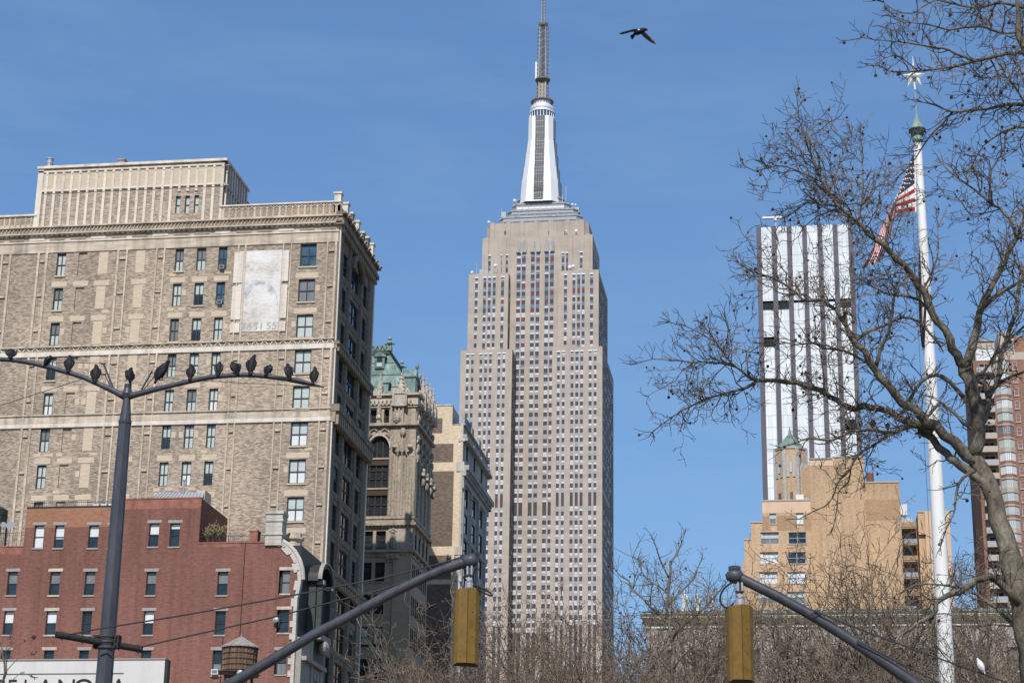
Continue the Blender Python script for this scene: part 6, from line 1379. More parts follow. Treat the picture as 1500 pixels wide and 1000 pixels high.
# ------------------------------------------------------------------ birds
def pigeon_mesh(body, wing, name='pigeon', head=0.0, hunch=0.0, lean=0.0):
    q = MB()
    hx = lean
    spine = [((0, -.078, -.066), .024, .006), ((0, -.070, -.035), .027, .009), ((0, -.060, -.008), .031, .014), ((0, -.048, .020), .049, .032), ((0, -.032, .054), .064, .052), ((0, -.014, .096), .070, .062), ((.0+hx*.3, -.002, .14), .066, .062), ((hx*.6, .008, .18-hunch*.3), .054, .052), ((hx*.85, .014, .21-hunch*.7), .037, .038), ((hx, .020+.01*abs(head), .236-hunch), .0285, .030), ((hx+.010*head, .028, .256-hunch), .0265, .027), ((hx+.014*head, .034, .272-hunch), .020, .020), ((hx+.014*head, .036, .281-hunch), .008, .008)]
    k = q.mi(body); n = 12; rings = []
    for i, (c, rx, rz) in enumerate(spine):
        c = Vector(c); a = Vector(spine[max(i-1, 0)][0]); b = Vector(spine[min(i+1, len(spine)-1)][0]); tdir = (b-a).normalized(); sx = Vector((1, 0, 0)); nn = sx.cross(tdir).normalized()
        base = len(q.v); rings.append(base); rx *= 1.12 if i > 2 else 1
        for j in range(n): w = 2*math.pi*j/n; v = c+sx*(math.cos(w)*rx)+nn*(math.sin(w)*rz); q.v.append(tuple(v))
    for A, B in zip(rings, rings[1:]):
        for j in range(n): jj = (j+1) % n; q.f.append((A+j, A+jj, B+jj, B+j)); q.m.append(k)
    q.f.append(tuple(rings[0]+j for j in range(n-1, -1, -1))); q.m.append(k); q.f.append(tuple(rings[-1]+j for j in range(n))); q.m.append(k)
    # beak, folded wings along the flanks, legs and toes
    tip = Vector((hx+.014*head+.036*head, .082-.025*abs(head), .250-hunch)); q.tube([(hx+.014*head, .044, .258-hunch), tip], [.010, .002], DKMT, 6)
    for s in (-1, 1):
        q.tube([(s*.046, .004, .185-hunch*.3), (s*.058, -.012, .14), (s*.054, -.036, .085), (s*.038, -.054, .03), (s*.016, -.072, -.02)], [.016, .026, .024, .015, .004], wing, 8, True, [1.4, 1.5, 1.4, 1.2, 1])
        q.tube([(s*.024, .012, .085), (s*.024, .018, .035), (s*.025, .012, .004)], [.014, .006, .006], LEG, 6)
        for a in (-.5, 0, .5): q.tube([(s*.025, .012, .006), (s*.025+math.sin(a)*.03, .012+math.cos(a)*.035, .004)], .004, LEG, 4)
        q.tube([(s*.025, .012, .006), (s*.025, -.012, .004)], .004, LEG, 4)
    return q.mesh(name, smooth=True)
PM = [pigeon_mesh(PGD, PGD, head=-1), pigeon_mesh(PGD, PGS, hunch=.03), pigeon_mesh(PGD, PGD, head=1, lean=.02), pigeon_mesh(PGD, PGS, hunch=.055, lean=-.015), pigeon_mesh(PGD, PGD, lean=.05, head=1.5)]
def pigeon(px, py, Yp, hpx, rz, mesh, label, group=None, tilt=0.0, r=.036, name='pigeon', wpx=None):
    c = atY(px, py, Yp); sl = (c-Vector((0, 0, EYE))).length; wpx = wpx or hpx*.5
    o = bpy.data.objects.new(name, mesh); COL.objects.link(o); o.location = (c.x, c.y, c.z+r); s = hpx*sl/F_PX/.335; sx = wpx*sl/F_PX/.165
    o.scale = (sx, (s+sx)/2, s); o.rotation_euler = (0, tilt, rz)
    return tag(o, label, 'pigeon', group)
GR = 'pigeons perched on the street lamp'
for px, py, h, rz, m, lb, tl in (
    (15, 526.5, (18, 17), .5, 1, 'plump hunched pigeon at the left picture edge on the lamp arm', 0),
    (70, 537.5, (21, 16), -.9, 3, 'hunched pigeon with its head turned right, second from the left edge', .12),
    (100.5, 545.5, (28, 14), .15, 0, 'upright pigeon on the left lamp arm in front of a sunken blank window', 0),
    (140, 560.5, (30, 14.5), .1, 0, 'pigeon on the left lamp arm beside the short brace', -.05),
    (187.5, 561.5, (27, 15), .9, 2, 'pigeon on top of the lamp post cap', .1),
    (234, 560, (36, 18), -.5, 4, 'large pigeon leaning right on the right hand brace', .12),
    (279, 557.5, (27, 13), .05, 0, 'slim upright pigeon just right of the leaning one on the lamp', 0),
    (320, 551, (26, 13.5), .1, 1, 'greyish hunched pigeon in front of a window on the right lamp arm', 0),
    (345, 549.5, (26, 17), .7, 3, 'stooping pigeon with its tail to the right on the lamp arm', -.2),
    (367.5, 549, (34, 14.5), .05, 2, 'tallest pigeon with a stretched neck at the crest of the right lamp arm', 0),
    (393, 551.5, (23, 15), -.5, 3, 'slate winged pigeon with tucked head right of the tallest one', .1),
    (423, 556, (29, 14), .5, 1, 'pigeon left of the last one on the right lamp arm', -.12),
    (460, 563.5, (30, 13), -.1, 0, 'last pigeon at the tip of the right lamp arm', 0)):
    pigeon(px, py, YL, h[0], rz, PM[m], lb, GR, tl, wpx=h[1])
wm = pigeon_mesh(PGW, PGW, 'white_pigeon', head=-1, hunch=.02)
pigeon(1437, 984, YL-.1, 24, 1.2, wm, 'single white pigeon sitting on the lower right guy wire', None, -.25, .012, 'white_pigeon')

def flying():
    Yf = 34.0; P = lambda x, y, d=0: atY(x, y, Yf+d)
    q = MB(); c = P(935, 47)
    sp = [(927.0, 51.5, .0, .02, .3), (929.5, 50, 0, .05, .4), (932.5, 48.2, 0, .07, .75), (936, 46.6, 0, .068, .9), (940, 45.2, 0, .055, 1), (943, 44, 0, .042, 1), (945.5, 43.6, 0, .034, 1), (947.5, 44, 0, .018, 1), (949.2, 44.8, 0, .004, 1)]
    q.tube([P(x, y, d) for x, y, d, r, f in sp], [s[3] for s in sp], PGD, 12, True, [s[4] for s in sp])
    def wing(sec, mat_a, mat_b):
        k1, k2 = q.mi(mat_a), q.mi(mat_b); R = []
        for (x0, y0, x1, y1, d, th) in sec:           # leading and trailing edge, dihedral depth
            a, b = P(x0, y0, d), P(x1, y1, d+.12); up_ = Vector((0, .25, 1)).normalized()*th; base = len(q.v); m = a.lerp(b, .35)
            q.v.extend(tuple(v) for v in (a, m+up_, b, m-up_)); R.append(base)
        for A, B in zip(R, R[1:]):
            for j in range(4): jj = (j+1) % 4; q.f.append((A+j, A+jj, B+jj, B+j)); q.m.append(k1 if j < 1 or j == 3 else k2)
        q.f.append(tuple(R[-1]+j for j in range(4))); q.m.append(k2)
    wing([(937, 43.2, 930, 47.5, 0, .02), (929, 42.7, 925, 47.2, -.12, .018), (920, 45, 918, 49.2, -.22, .014), (913, 47, 911, 51, -.26, .01), (907, 48.8, 907.5, 50.3, -.25, .004)], PGS, PGB)
    wing([(943.5, 46.3, 939, 50, .0, .02), (948.5, 50.5, 942.5, 54.2, .05, .018), (953.5, 55.5, 948, 58.8, .1, .014), (958.3, 60.2, 954, 62.8, .1, .01), (960.8, 64.3, 959.8, 64.8, .08, .004)], PGB, PGS)
    q.ball(P(935.8, 44.2, -.05), .022, PGW, 8)
    for a in (-.5, 0, .5): b = P(929.5, 50); q.tube([b, b+Vector((-.07+.02*a, .05+a*.12, -.05))], [.03, .026], PGD, 6, True, [.35, .25])
    o = q.build('flying_pigeon', None, c, smooth=True); tag(o, 'dark pigeon flying with lowered wings in the open blue sky', 'pigeon')
flying()

# ------------------------------------------------------------------ flagpole with the star, and the two flags
def flagpole():
    Yp = 77.0; x = xY(1368, 640, Yp); z = lambda px, py: zY(px, py, Yp)
    t = thing('flagpole', (x, Yp, 0), 'tall white flagpole topped by a green collar and a white star', 'flagpole')
    p = MB(); zt = z(1354, 206); wb = .30; p.tube_prof((x, Yp, 0), [(.55, 0), (.55, 2), (.36, 2.3), (.33, 8), (.27, 22), (.15, zt)], FPW, 24); p.build('pole', t, smooth=False)
    c = MB(); zc = z(1353, 190)
    c.tube_prof((x, Yp, 0), [(.17, zt-.1), (.23, zt), (.23, zt+.12), (.17, zt+.18), (.2, zc-.25), (.32, zc-.05), (.34, zc+.02), (.30, zc+.05), (.26, zc+.16), (.15, zc+.42), (.06, zc+.6), (.035, zc+.75), (.03, z(1350, 130))], COPP, 16)
    c.tube_prof((x, Yp, 0), [(.31, zc-.09), (.36, zc-.05), (.36, zc), (.30, zc+.01)], COPD, 16)
    for j in range(8): a = 2*math.pi*j/8; c.ball((x+math.cos(a)*.33, Yp+math.sin(a)*.33, zc-.12), .045, COPD, 6)
    for j in range(6): a = 2*math.pi*j/6; c.ball((x+math.cos(a)*.18, Yp+math.sin(a)*.18, zt+.36), .10, COPD, 6, (1, 1, 1.5))
    c.build('copper_collar', t)
    s = MB(); sc = Vector((x-.02, Yp, z(1350, 113))); R = .50; r = .235
    pts = []
    for k in range(10): a = math.pi/2+math.pi*k/5+.02; q = R if k % 2 == 0 else r; pts.append(Vector((sc.x+math.cos(a)*q, sc.y, sc.z+math.sin(a)*q)))
    for k in range(10): a, b = pts[k], pts[(k+1) % 10]; s.face([a, b, sc+Vector((0, -.16, 0))], FPW); s.face([b, a, sc+Vector((0, .16, 0))], FPW)
    s.ball(sc+Vector((0, -.13, 0)), .12, GALV, 8, (1, .5, 1)); s.tube([sc+Vector((0, 0, .4)), sc+Vector((0, 0, .62)), sc+Vector((0, 0, 1.0))], [.06, .03, .008], FPW, 6); s.tube([(x, Yp, z(1350, 131)), sc+Vector((0, 0, -.2))], .04, FPW, 6); s.build('star', t)
    h = MB(); h.tube([(x-.38, Yp-.2, z(1345, 215)), (x-.42, Yp-.35, z(1344, 420)), (x-.38, Yp-.3, 3)], .012, WIRE, 4); h.tube([(x-.02, Yp-.2, zt-.3), (x-.4, Yp-.2, zt-.35)], .03, GALV, 5); h.build('halyard', t)
    # flag: cloth hanging from its hoist, swung to the left and folded
    Yf = Yp-.25; P = lambda px, py, d=0: atY(px, py, Yf+d)
    top = [(1339.5, 221), (1332, 240), (1325, 258), (1319, 278), (1314, 298), (1309, 320), (1305, 342), (1299, 362), (1293, 380)]
    bot = [(1341, 309.5), (1324, 311), (1308, 312), (1297, 320), (1290, 334), (1284, 350), (1278, 366), (1270, 381), (1262, 394)]
    q = MB(); nu, nv = 48, 39; V = []
    def lerpc(C, u): f = u*(len(C)-1); i = min(int(f), len(C)-2); f -= i; return (C[i][0]+(C[i+1][0]-C[i][0])*f, C[i][1]+(C[i+1][1]-C[i][1])*f)
    for i in range(nu+1):
        u = i/nu; a, b = lerpc(top, u), lerpc(bot, u)
        for j in range(nv+1):
            v = j/nv; w = .22*u*math.sin(u*9+v*5)+.34*u*math.sin(v*7.5+u*2.0)
            V.append(P(a[0]+(b[0]-a[0])*v, a[1]+(b[1]-a[1])*v, w))
    q.v = [tuple(v) for v in V]
    kr, kw, kb = q.mi(FRD), q.mi(FWH), q.mi(FBL)
    for i in range(nu):
        for j in range(nv):
            A = i*(nv+1)+j; q.f.append((A, A+1, A+nv+2, A+nv+1)); st = int(j/3)
            q.m.append(kb if (i < nu*.4 and st < 7) else (kr if st % 2 == 0 else kw))
    f = thing('flag', (x-.42, Yf, z(1341, 309)), 'red white and blue star and stripe flag drooping beside the white flagpole', 'flag')
    q.build('cloth', f, smooth=True)
    s = MB()
    for r_ in range(9):
        for c_ in range(6 if r_ % 2 == 0 else 5):
            u = (.4*(c_*2+1+(r_ % 2))/12); v = (7/13)*(r_+1)/10; i, j = min(nu-1, int(u*nu)), min(nv-1, int(v*nv)); o = V[i*(nv+1)+j]
            for dy in (-.03, .03):
                s.face([o+Vector((math.cos(math.pi/2+math.pi*k/5)*(.04 if k % 2 == 0 else .018), dy, math.sin(math.pi/2+math.pi*k/5)*(.04 if k % 2 == 0 else .018))) for k in range(10)], FWH)
    s.build('star_field', f); s = MB(); s.tube([P(1340, 219), P(1341.5, 311)], .035, FPW, 6); s.build('hoist_rope', f)
    d = MB(); ls = [(1346.3, 362, 1347.2, 362), (1345.6, 380, 1349.5, 382), (1345.2, 400, 1352.5, 404), (1345, 425, 1356, 428), (1345.5, 450, 1357, 455), (1347, 478, 1356.5, 482), (1350, 508, 1355.5, 512)]
    nu, nv = len(ls)*4-4, 10
    for i in range(nu+1):
        f_ = i/4; k = min(int(f_), len(ls)-2); f_ -= k; a = [ls[k][m]+(ls[k+1][m]-ls[k][m])*f_ for m in range(4)]
        for j in range(nv+1): v = j/nv; d.v.append(tuple(P(a[0]+(a[2]-a[0])*v, a[1]+(a[3]-a[1])*v, .16*math.sin(v*8+i*.25)+.1)))
    kk = d.mi(FDK)
    for i in range(nu):
        for j in range(nv): A = i*(nv+1)+j; d.f.append((A, A+1, A+nv+2, A+nv+1)); d.m.append(kk)
    o = d.build('dark_flag', None, P(1350, 440), smooth=True); tag(o, 'dark folded flag hanging limp below the striped one on the flagpole', 'flag')
flagpole()
# ------------------------------------------------------------------ trees
def rot_about(d, ang, az):
    a = d.orthogonal().normalized(); b = d.cross(a); return (d*math.cos(ang)+(a*math.cos(az)+b*math.sin(az))*math.sin(ang)).normalized()
def twig(mb, p, d, L, r, lvl, rg, mat, balls=None, rmin=.008, up_=.07, wig=.26, dens=.6, bp=.12, step=.24):
    n = max(2, min(11, int(L/step))); st = L/n; pts = [p.copy()]; ds = []
    for i in range(n):
        d = (d+Vector((rg.gauss(0, wig), rg.gauss(0, wig), rg.gauss(0, wig)+up_))).normalized(); p = p+d*st; pts.append(p.copy()); ds.append(d.copy())
    rad = [max(rmin, r*(1-.65*i/n)) for i in range(n+1)]
    mb.tube(pts, rad, mat, 3 if r < .03 else 5, False)
    if lvl > 0:
        for i in range(1, n):
            if rg.random() < dens:
                twig(mb, pts[i], rot_about(ds[i], rg.uniform(.5, 1.1), rg.uniform(0, 6.28)), L*rg.uniform(.30, .62), max(rmin, rad[i]*.62), lvl-1, rg, mat, balls, rmin, up_, wig, dens, bp, step)
    elif balls is not None and rg.random() < bp:
        balls.append(pts[-1]+Vector((0, 0, -.03)))
    return pts
def px_limb(pts, Yt, dy0, dy1, r0, r1):
    """limb through picture points, set at real distances: returns world points and radii in metres"""
    n = len(pts)-1; out = []; rad = []
    for i, q in enumerate(pts):
        f = i/n; Y = Yt+dy0+(dy1-dy0)*f; w = atY(q[0], q[1], Y); out.append(w); rad.append((r0+(r1-r0)*f)*(w-Vector((0, 0, EYE))).length/F_PX)
    # smooth resample
    P = []; R = []
    for i in range(n):
        p0, p1, p2, p3 = out[max(i-1, 0)], out[i], out[i+1], out[min(i+2, n)]; m = max(2, int((p2-p1).length/.35))
        for k in range(m):
            u = k/m; P.append(.5*((2*p1)+(p2-p0)*u+(2*p0-5*p1+4*p2-p3)*u*u+(3*p1-p0-3*p2+p3)*u*u*u)); R.append(rad[i]+(rad[i+1]-rad[i])*u)
    return P+[out[-1]], R+[rad[-1]]
def traced_tree(name, label, Yt, base, limbs, seed, spread=1.0, space=.42, group=None):
    rg = random.Random(seed)
    t = thing(name, base, label, 'tree', group)
    tr, cr, balls = MB(), MB(), []
    for pts, r0, r1, d0, d1, tw in limbs:
        P, R = px_limb(pts, Yt, d0, d1, r0*(.80 if r0 > 20 else .58), r1*(.76 if r1 > 12 else .64))
        for i in range(1, len(P)-1): 
            P[i] = P[i]+Vector((rg.gauss(0, .03), rg.gauss(0, .05), rg.gauss(0, .03)))*min(1, R[i]*10)
        tr.tube(P, [x*(1+rg.gauss(0, .05)) for x in R], BARK, 10 if R[0] > .1 else 7, True)
        if not tw: continue
        acc = 0; total = sum((b-a).length for a, b in zip(P, P[1:])); run = 0
        for i in range(1, len(P)):
            seg = (P[i]-P[i-1]).length; acc += seg; run += seg; d = (P[i]-P[i-1]).normalized(); tap = min(1.1, .30+(total-run)/3.2) if R[-1] < .035 else 1
            while acc > space:
                acc -= space
                thick = R[i]
                if thick > .11 and rg.random() < .75: continue
                L = (rg.uniform(.35, 1.1) if rg.random() < .42 else rg.uniform(.9, 2.5))*tw*spread*tap; dd = rot_about(d, rg.uniform(.5, 1.25), rg.uniform(0, 6.28)); dd = (dd+Vector((0, 0, .18))).normalized()
                twig(cr, P[i].copy(), dd, L, min(.022, thick*.5+.006), 3 if L > 1 else 2, rg, BARK2, balls, .0075, .06, .38, .72, .13, .17)
        d = (P[-1]-P[-2]).normalized()
        for k in range(3): twig(cr, P[-1].copy(), rot_about(d, rg.uniform(.05, .6), rg.uniform(0, 6.28)), rg.uniform(.25, .65)*tw, max(.014, R[-1]*.8), 2, rg, BARK2, balls, .0075, .06, .38, .72, .2, .17)
    tr.build('trunk', t, smooth=True); cr.build('crown', t)
    b = MB()
    for q in balls:
        b.ball(q, rg.uniform(.028, .05), SEED, 5)
    o = b.build('seed_balls', t); o['kind'] = 'stuff'
    return t
base = atY(1520, 1000, 50)
MAIN = [
 ([(1545, 1290), (1528, 1100), (1512, 980), (1496, 885), (1480, 824), (1464, 762), (1448, 710), (1426, 668)], 26, 13.5, 0, 0, 0),
 ([(1430, 676), (1398, 650), (1368, 626), (1352, 612), (1338, 600), (1313, 574), (1290, 550), (1277, 532), (1252, 501), (1240, 478)], 15, 6, 0, -1.0, .8),
 ([(1241, 479), (1225, 455), (1207, 440), (1192, 440), (1178, 440), (1167, 429), (1155, 420), (1126, 405), (1100, 396), (1082, 385)], 5.5, 1.3, -1.0, -2.4, 1),
 ([(1448, 712), (1420, 690), (1400, 676), (1383, 664), (1367, 645), (1352, 634)], 11, 9, 0, .3, .5),
 ([(1366, 632), (1338, 621), (1316, 610), (1290, 599), (1265, 595), (1239, 596), (1226, 586), (1207, 573), (1182, 565), (1153, 560), (1124, 557), (1108, 557)], 10, 4.5, 0, 1.6, .75),
 ([(1110, 557), (1096, 566), (1079, 572), (1057, 577), (1032, 586), (1010, 595), (985, 610), (956, 632)], 4, 1.2, 1.6, 2.6, 1),
 ([(1108, 557), (1093, 548), (1080, 538), (1068, 527), (1058, 514), (1050, 502), (1040, 488), (1028, 476)], 3.6, 1.2, 1.6, 1.0, 1),
 ([(1080, 538), (1055, 532), (1030, 530), (1014, 530), (985, 527), (956, 526), (934, 532)], 2.4, .9, 1.5, 2.2, 1),
 ([(1050, 502), (1030, 490), (1005, 478), (980, 472)], 2, .8, 1.2, .6, .9),
 ([(1356, 629), (1338, 624), (1318, 631), (1300, 634), (1282, 631), (1265, 629), (1239, 635), (1217, 645), (1185, 642), (1165, 648), (1146, 655)], 6.5, 1.4, .2, -1.2, .8),
 ([(1312, 632), (1297, 640), (1275, 655), (1255, 667), (1246, 686), (1236, 697), (1226, 708), (1220, 730), (1207, 742), (1192, 748), (1170, 760)], 4, 1, .3, 1.5, .7),
 ([(1246, 686), (1243, 705), (1228, 720), (1226, 745), (1221, 770)], 2, .8, 1, 1.2, .6),
 ([(1427, 668), (1432, 645), (1434, 620), (1430, 590), (1420, 556), (1414, 536)], 17, 13, 0, 0, .3),
 ([(1414, 538), (1402, 520), (1391, 500), (1373, 464), (1351, 428), (1338, 410), (1326, 392), (1308, 374), (1294, 359), (1272, 342), (1254, 325)], 11.5, 5, 0, -1.2, .8),
 ([(1254, 325), (1240, 312), (1226, 300), (1214, 282), (1202, 263), (1193, 242), (1185, 219), (1178, 198), (1172, 178), (1167, 142)], 4.5, 1, -1.2, -2.2, 1),
 ([(1226, 302), (1205, 300), (1182, 297), (1165, 310), (1150, 318)], 2.5, 1, -1.2, -.4, 1),
 ([(1206, 268), (1185, 258), (1158, 246), (1140, 243), (1124, 246), (1105, 250), (1090, 242)], 2.4, .8, -1.6, -2.4, 1),
 ([(1214, 284), (1222, 262), (1230, 240), (1238, 215), (1246, 195)], 2.4, .8, -1.4, -.6, 1),
 ([(1258, 326), (1262, 300), (1264, 270), (1263, 240), (1260, 195)], 2.8, .9, -1.2, -.2, 1),
 ([(1294, 360), (1299, 335), (1310, 318), (1330, 305)], 2.5, 1, -1, .4, 1),
 ([(1373, 466), (1345, 440), (1320, 432), (1303, 432), (1285, 424), (1262, 410)], 4.5, 1.6, -.4, .8, 1),
 ([(1283, 540), (1290, 512), (1303, 484), (1306, 459), (1310, 434), (1318, 418)], 5, 2.2, -.6, -1.6, .9),
 ([(1277, 533), (1262, 528), (1235, 513), (1210, 510), (1188, 502), (1165, 505), (1140, 498), (1118, 503)], 4, 1, -.6, .6, 1),
 ([(1252, 500), (1268, 488), (1295, 476), (1322, 465), (1345, 470), (1362, 488), (1378, 508)], 4.2, 2.6, -.9, -.3, .8),
 ([(1316, 611), (1330, 592), (1350, 560), (1370, 548), (1392, 560), (1412, 582)], 3.4, 5.5, .4, 0, .5),
 ([(1350, 428), (1362, 405), (1372, 380), (1375, 350), (1372, 320)], 3, 1, -.4, .6, 1),
 ([(1414, 536), (1420, 520), (1427, 494), (1436, 458), (1452, 421), (1470, 385), (1489, 350)], 11.5, 5, 0, .6, .7),
 ([(1489, 350), (1478, 320), (1466, 306), (1454, 300), (1440, 288), (1428, 278), (1405, 262), (1390, 250), (1379, 239)], 4.5, 1.2, .6, 1.4, 1),
 ([(1454, 300), (1450, 275), (1452, 250), (1466, 226), (1474, 206)], 3.2, 1.2, .7, .2, 1),
 ([(1489, 350), (1497, 330), (1504, 300), (1512, 270), (1508, 230)], 4, 1.2, .6, .9, 1),
 ([(1436, 456), (1452, 440), (1470, 426), (1500, 410), (1530, 396)], 6.5, 3, .2, -.8, .8),
 ([(1428, 640), (1436, 624), (1446, 600), (1449, 580), (1441, 563), (1428, 552)], 9, 7, 0, .5, .4),
 ([(1448, 582), (1458, 566), (1463, 548), (1468, 516), (1480, 480), (1488, 456), (1492, 425), (1500, 400)], 7.5, 4, .3, 1.0, .7),
 ([(1462, 560), (1484, 550), (1500, 546), (1530, 540)], 4.2, 2, .4, 0, .8),
 ([(1420, 555), (1440, 545), (1458, 520), (1475, 500), (1500, 478)], 4.5, 2.4, 0, -.8, .8),
 ([(1428, 690), (1410, 700), (1400, 722), (1398, 748), (1386, 775), (1378, 800)], 4.5, 1.2, -.3, -1.2, .6),
 ([(1494, 884), (1464, 850), (1440, 846), (1421, 856), (1405, 866), (1382, 874), (1373, 884), (1368, 900), (1352, 907), (1336, 920), (1318, 931), (1304, 948)], 10, 2.5, -.2, -2.2, .6),
 ([(1513, 960), (1500, 930), (1472, 902), (1450, 884), (1432, 871), (1408, 862), (1376, 855), (1341, 856), (1320, 868)], 5.5, 1.4, 0, 1.4, .6),
 ([(1356, 612), (1368, 600), (1376, 590), (1388, 596), (1402, 610), (1420, 625)], 3.4, 4, 0, 0, .5),
]
traced_tree('plane_tree', 'large bare plane tree with thick forking limbs before the white flagpole', 50, (base.x+.6, 50, 0), MAIN, 12, 1.0, .15)
SECOND = [
 ([(1700, 1300), (1690, 900), (1660, 500), (1610, 260), (1560, 150), (1525, 100), (1502, 73), (1491, 50), (1491, 28), (1489, -10), (1484, -60)], 19, 3, 0, 0, .5),
 ([(1520, 100), (1500, 78), (1484, 79), (1468, 78), (1450, 86), (1426, 90), (1400, 97), (1380, 100), (1360, 103), (1344, 104), (1320, 106), (1300, 104)], 6, 1.4, 0, -1.4, .9),
 ([(1545, 180), (1520, 155), (1500, 152), (1472, 153), (1446, 160), (1420, 162), (1396, 164), (1370, 154), (1352, 150)], 6, 1.4, 0, 1, .9),
 ([(1396, 164), (1380, 182), (1364, 198), (1350, 218), (1335, 240), (1318, 256)], 3, .9, .8, 1.6, .9),
 ([(1491, 48), (1468, 48), (1440, 40), (1414, 40), (1390, 44), (1360, 36), (1335, 33), (1312, 25)], 4, 1, 0, -.8, 1),
 ([(1426, 90), (1400, 78), (1380, 71), (1366, 69), (1335, 64), (1318, 62), (1299, 60), (1280, 58), (1263, 55)], 3.2, .9, -.8, -1.8, 1),
 ([(1500, 12), (1472, 4), (1450, 8), (1425, 12), (1395, 5), (1370, 0), (1345, -6)], 4.5, 1.2, 0, .7, 1),
 ([(1344, 104), (1330, 92), (1312, 82), (1296, 85), (1280, 97)], 2, .8, -1.2, -1.8, 1),
 ([(1370, 0), (1350, 12), (1335, 20), (1310, 15), (1295, 4)], 2.4, .8, .6, 0, 1),
 ([(1450, 86), (1462, 110), (1458, 135), (1440, 140), (1415, 138)], 2.2, .8, -.4, 0, 1),
 ([(1540, 200), (1520, 190), (1490, 186), (1465, 195), (1440, 215), (1425, 240)], 4, 1.2, 0, .6, 1),
 ([(1500, 150), (1482, 120), (1465, 112), (1440, 116)], 2.6, .8, 0, -.8, 1),
]
b2 = atY(1700, 1300, 44)
traced_tree('plane_tree', 'bare plane tree reaching in from the top right corner over the star', 44, (b2.x+.2, 44, 0), SECOND, 33, .9, .17)
LEFT = [
 ([(-60, 1300), (-55, 1120), (-30, 1060), (-5, 1020), (8, 985), (4, 960), (2, 945)], 5, 1.6, 0, 0, .25),
 ([(-5, 1020), (10, 985), (8, 955), (14, 935)], 1.6, .7, 0, 0, .3), ([(8, 985), (18, 972), (30, 962), (45, 958)], 1.2, .6, 0, .3, .25), ([(4, 960), (15, 948), (30, 942), (42, 936)], 1.1, .6, 0, -.3, .22), ([(-10, 1010), (14, 1000), (30, 985), (45, 990)], 1.2, .6, 0, .2, .25)]
b3 = atY(-60, 1300, 30)
traced_tree('small_bare_tree', 'thin bare twigs of a small street tree in the lower left corner', 30, (b3.x, 30, 0), LEFT, 8, .5, .5)

FORK = [
 ([(990, 1300), (988, 1100), (986, 1000), (984.6, 943), (980, 916), (977, 899), (978, 879), (980, 853), (981, 838), (982, 824)], 5.5, 2.4, 0, 0, .3),
 ([(978, 913), (963, 897), (945, 879), (927, 864), (921, 850), (910, 844), (901, 833)], 4, 1, 0, .9, .9),
 ([(986, 934), (996, 919), (1013, 905), (1031, 890), (1044, 877), (1057, 862), (1066, 850)], 4, 1, 0, -1, .9),
 ([(978, 884), (993, 872), (1007, 857), (1015, 848), (1022, 831), (1028, 818)], 3.2, 1, 0, .8, .9),
 ([(980, 846), (971, 828), (963, 806), (958, 792)], 2.8, .9, 0, -.5, .9),
 ([(981, 828), (986, 818), (993, 808), (998, 795), (1002, 784)], 2.8, .9, 0, .5, .9),
 ([(978, 870), (965, 858), (950, 850), (940, 838), (936, 822)], 2.6, .9, 0, .8, .9),
 ([(986, 980), (1000, 960), (1020, 945), (1040, 935), (1060, 915)], 3, 1, 0, -1, .9), ([(986, 985), (965, 965), (940, 950), (920, 925), (908, 905)], 3, 1, 0, 1, .9), ([(927, 864), (930, 845), (936, 830)], 1.6, .8, .5, .2, .8)]
b4 = atY(990, 1300, 70)
traced_tree('park_tree', 'bare forked park tree against the sky left of the right traffic light', 70, (b4.x, 70, 0), FORK, 77, .8, .24, 'bare park trees')

# park trees: three grown kinds, then copies
def grown_tree(seed, H, label, loc):
    rg = random.Random(seed); t = thing('park_tree', (0, 0, 0), label, 'tree', 'bare park trees')
    tr, cr = MB(), MB()
    def branch(p, d, L, r, lvl):
        n = max(4, int(L/.7)); pts = [p.copy()]; st = L/n; ds = []
        for i in range(n):
            d = (d+Vector((rg.gauss(0, .17), rg.gauss(0, .17), rg.gauss(0, .12)+.03))).normalized(); p = p+d*st; pts.append(p.copy()); ds.append(d.copy())
        rad = [r*(1-.6*i/n) for i in range(n+1)]; tr.tube(pts, [x*1.25 for x in rad], BARK, 6, False)
        for i in range(1, n+1):
            f = i/n
            if lvl > 0 and f > .25 and rg.random() < .8:
                branch(pts[i], rot_about(ds[i-1], rg.uniform(.35, .85), rg.uniform(0, 6.28)), L*rg.uniform(.4, .62), rad[i]*.62, lvl-1)
            if lvl <= 1:
                for k in range(2 if lvl == 0 else 1):
                    if pts[i].z > H*.45 and rg.random() < .55: twig(cr, pts[i].copy(), (rot_about(ds[i-1], rg.uniform(.3, 1.1), rg.uniform(0, 6.28))+Vector((0, 0, .2))).normalized(), rg.uniform(.7, 1.7), .019, 2, rg, BARK3, None, .0105, .05, .34, .5, 0, .26)
    tp = Vector((0, 0, 0)); pts = [Vector((0, 0, 0)), Vector((.1, 0, H*.12)), Vector((0, .1, H*.26)), Vector((.1, 0, H*.34))]
    tr.tube(pts, [.36, .30, .27, .24], BARK, 9)
    for k in range(6):
        a = 2*math.pi*k/6+rg.uniform(-.4, .4); branch(pts[-1], Vector((math.cos(a)*rg.uniform(.3, .95), math.sin(a)*rg.uniform(.3, .95), 1)).normalized(), H*rg.uniform(.42, .56), .14, 2)
    branch(pts[-1], Vector((.05, 0, 1)), H*.52, .17, 2)
    tr.build('trunk', t, smooth=True); cr.build('crown', t); t.location = Vector(loc)
    zt = max(v[2] for v in cr.v); return t, zt
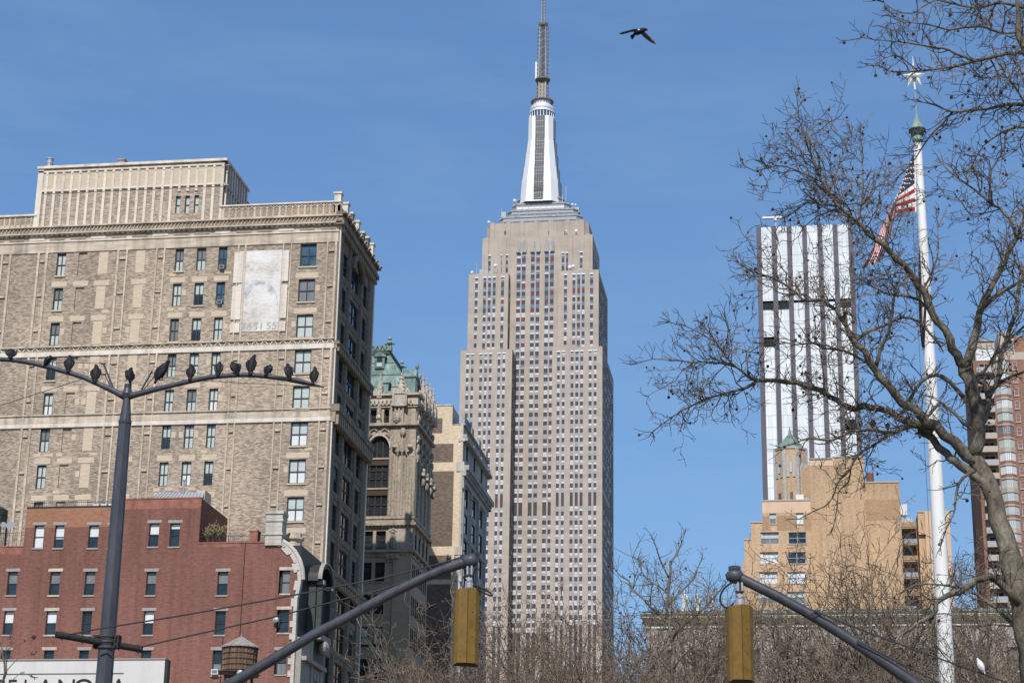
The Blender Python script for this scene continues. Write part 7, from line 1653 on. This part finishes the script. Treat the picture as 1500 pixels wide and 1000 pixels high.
SPOTS = [  # picture column, row of the top, distance, label
 (905, 872, 74, 'short bare park tree low between the skyscraper and the courthouse'),
 (770, 872, 92, 'bare park tree in front of the middle of the skyscraper'),
 (1235, 782, 86, 'bare park tree in front of the orange apartment block'),
 (700, 900, 80, 'bare park tree just right of the left traffic light'),
 (850, 882, 84, 'bare park tree before the right edge of the skyscraper'),
 (925, 850, 104, 'slender bare park tree against the sky beside the skyscraper'),
 (1125, 826, 92, 'bare park tree behind the right traffic light arm'),
 (1310, 792, 98, 'bare park tree left of the flagpole below the orange block'),
 (1400, 838, 88, 'bare park tree right of the flagpole before the brick apartments'),
 (1490, 850, 110, 'bare park tree behind the big plane trunk at the right edge'),
 (650, 945, 70, 'low bare tree left of the left traffic light before brown brick'),
 (1050, 860, 120, 'far bare park tree before the courthouse statues'),
 (880, 900, 66, 'nearer bare park tree at the lower right of the skyscraper'),
 (1440, 870, 70, 'nearer bare park tree above the white pigeon')]
protos = []
for i in range(3):
    t, zt = grown_tree(60+i, 17.0, SPOTS[i][3], (0, 0, 0)); protos.append((t, zt))
for i, (px, py, Yt, lb) in enumerate(SPOTS):
    c = atY(px, py, Yt); src, zt = protos[i % 3]
    s = c.z/(zt*.93)
    o = src if i < 3 else dup(src, (0, 0, 0), 0, lb)
    o.location = (c.x, Yt, 0); o.rotation_euler.z = i*2.1; o.scale = (s*1.0, s*1.0, s)
# pigeons in the plane tree
GT = 'pigeons perched in the plane tree'
for px, py, h, rz, m, lb in ((1241.5, 632.5, 14, .4, 1, 'pigeon in the plane tree before the dark tower opening'), (1262, 628, 13, -.8, 3, 'pigeon stooping forward, second of the row on the tree limb'), (1279, 630, 17, .1, 0, 'most upright pigeon of the row on the tree limb'), (1301, 633, 15, -.2, 1, 'rightmost pigeon of the row on the tree limb'), (1096, 553, 12, 1.2, 3, 'lone pigeon on the long left limb of the plane tree'), (1363, 445, 14, -.3, 1, 'pigeon on the plane limb in front of the flagpole')):
    pigeon(px, py, 50.1, h, rz, PM[m], lb, GT, 0, .07)
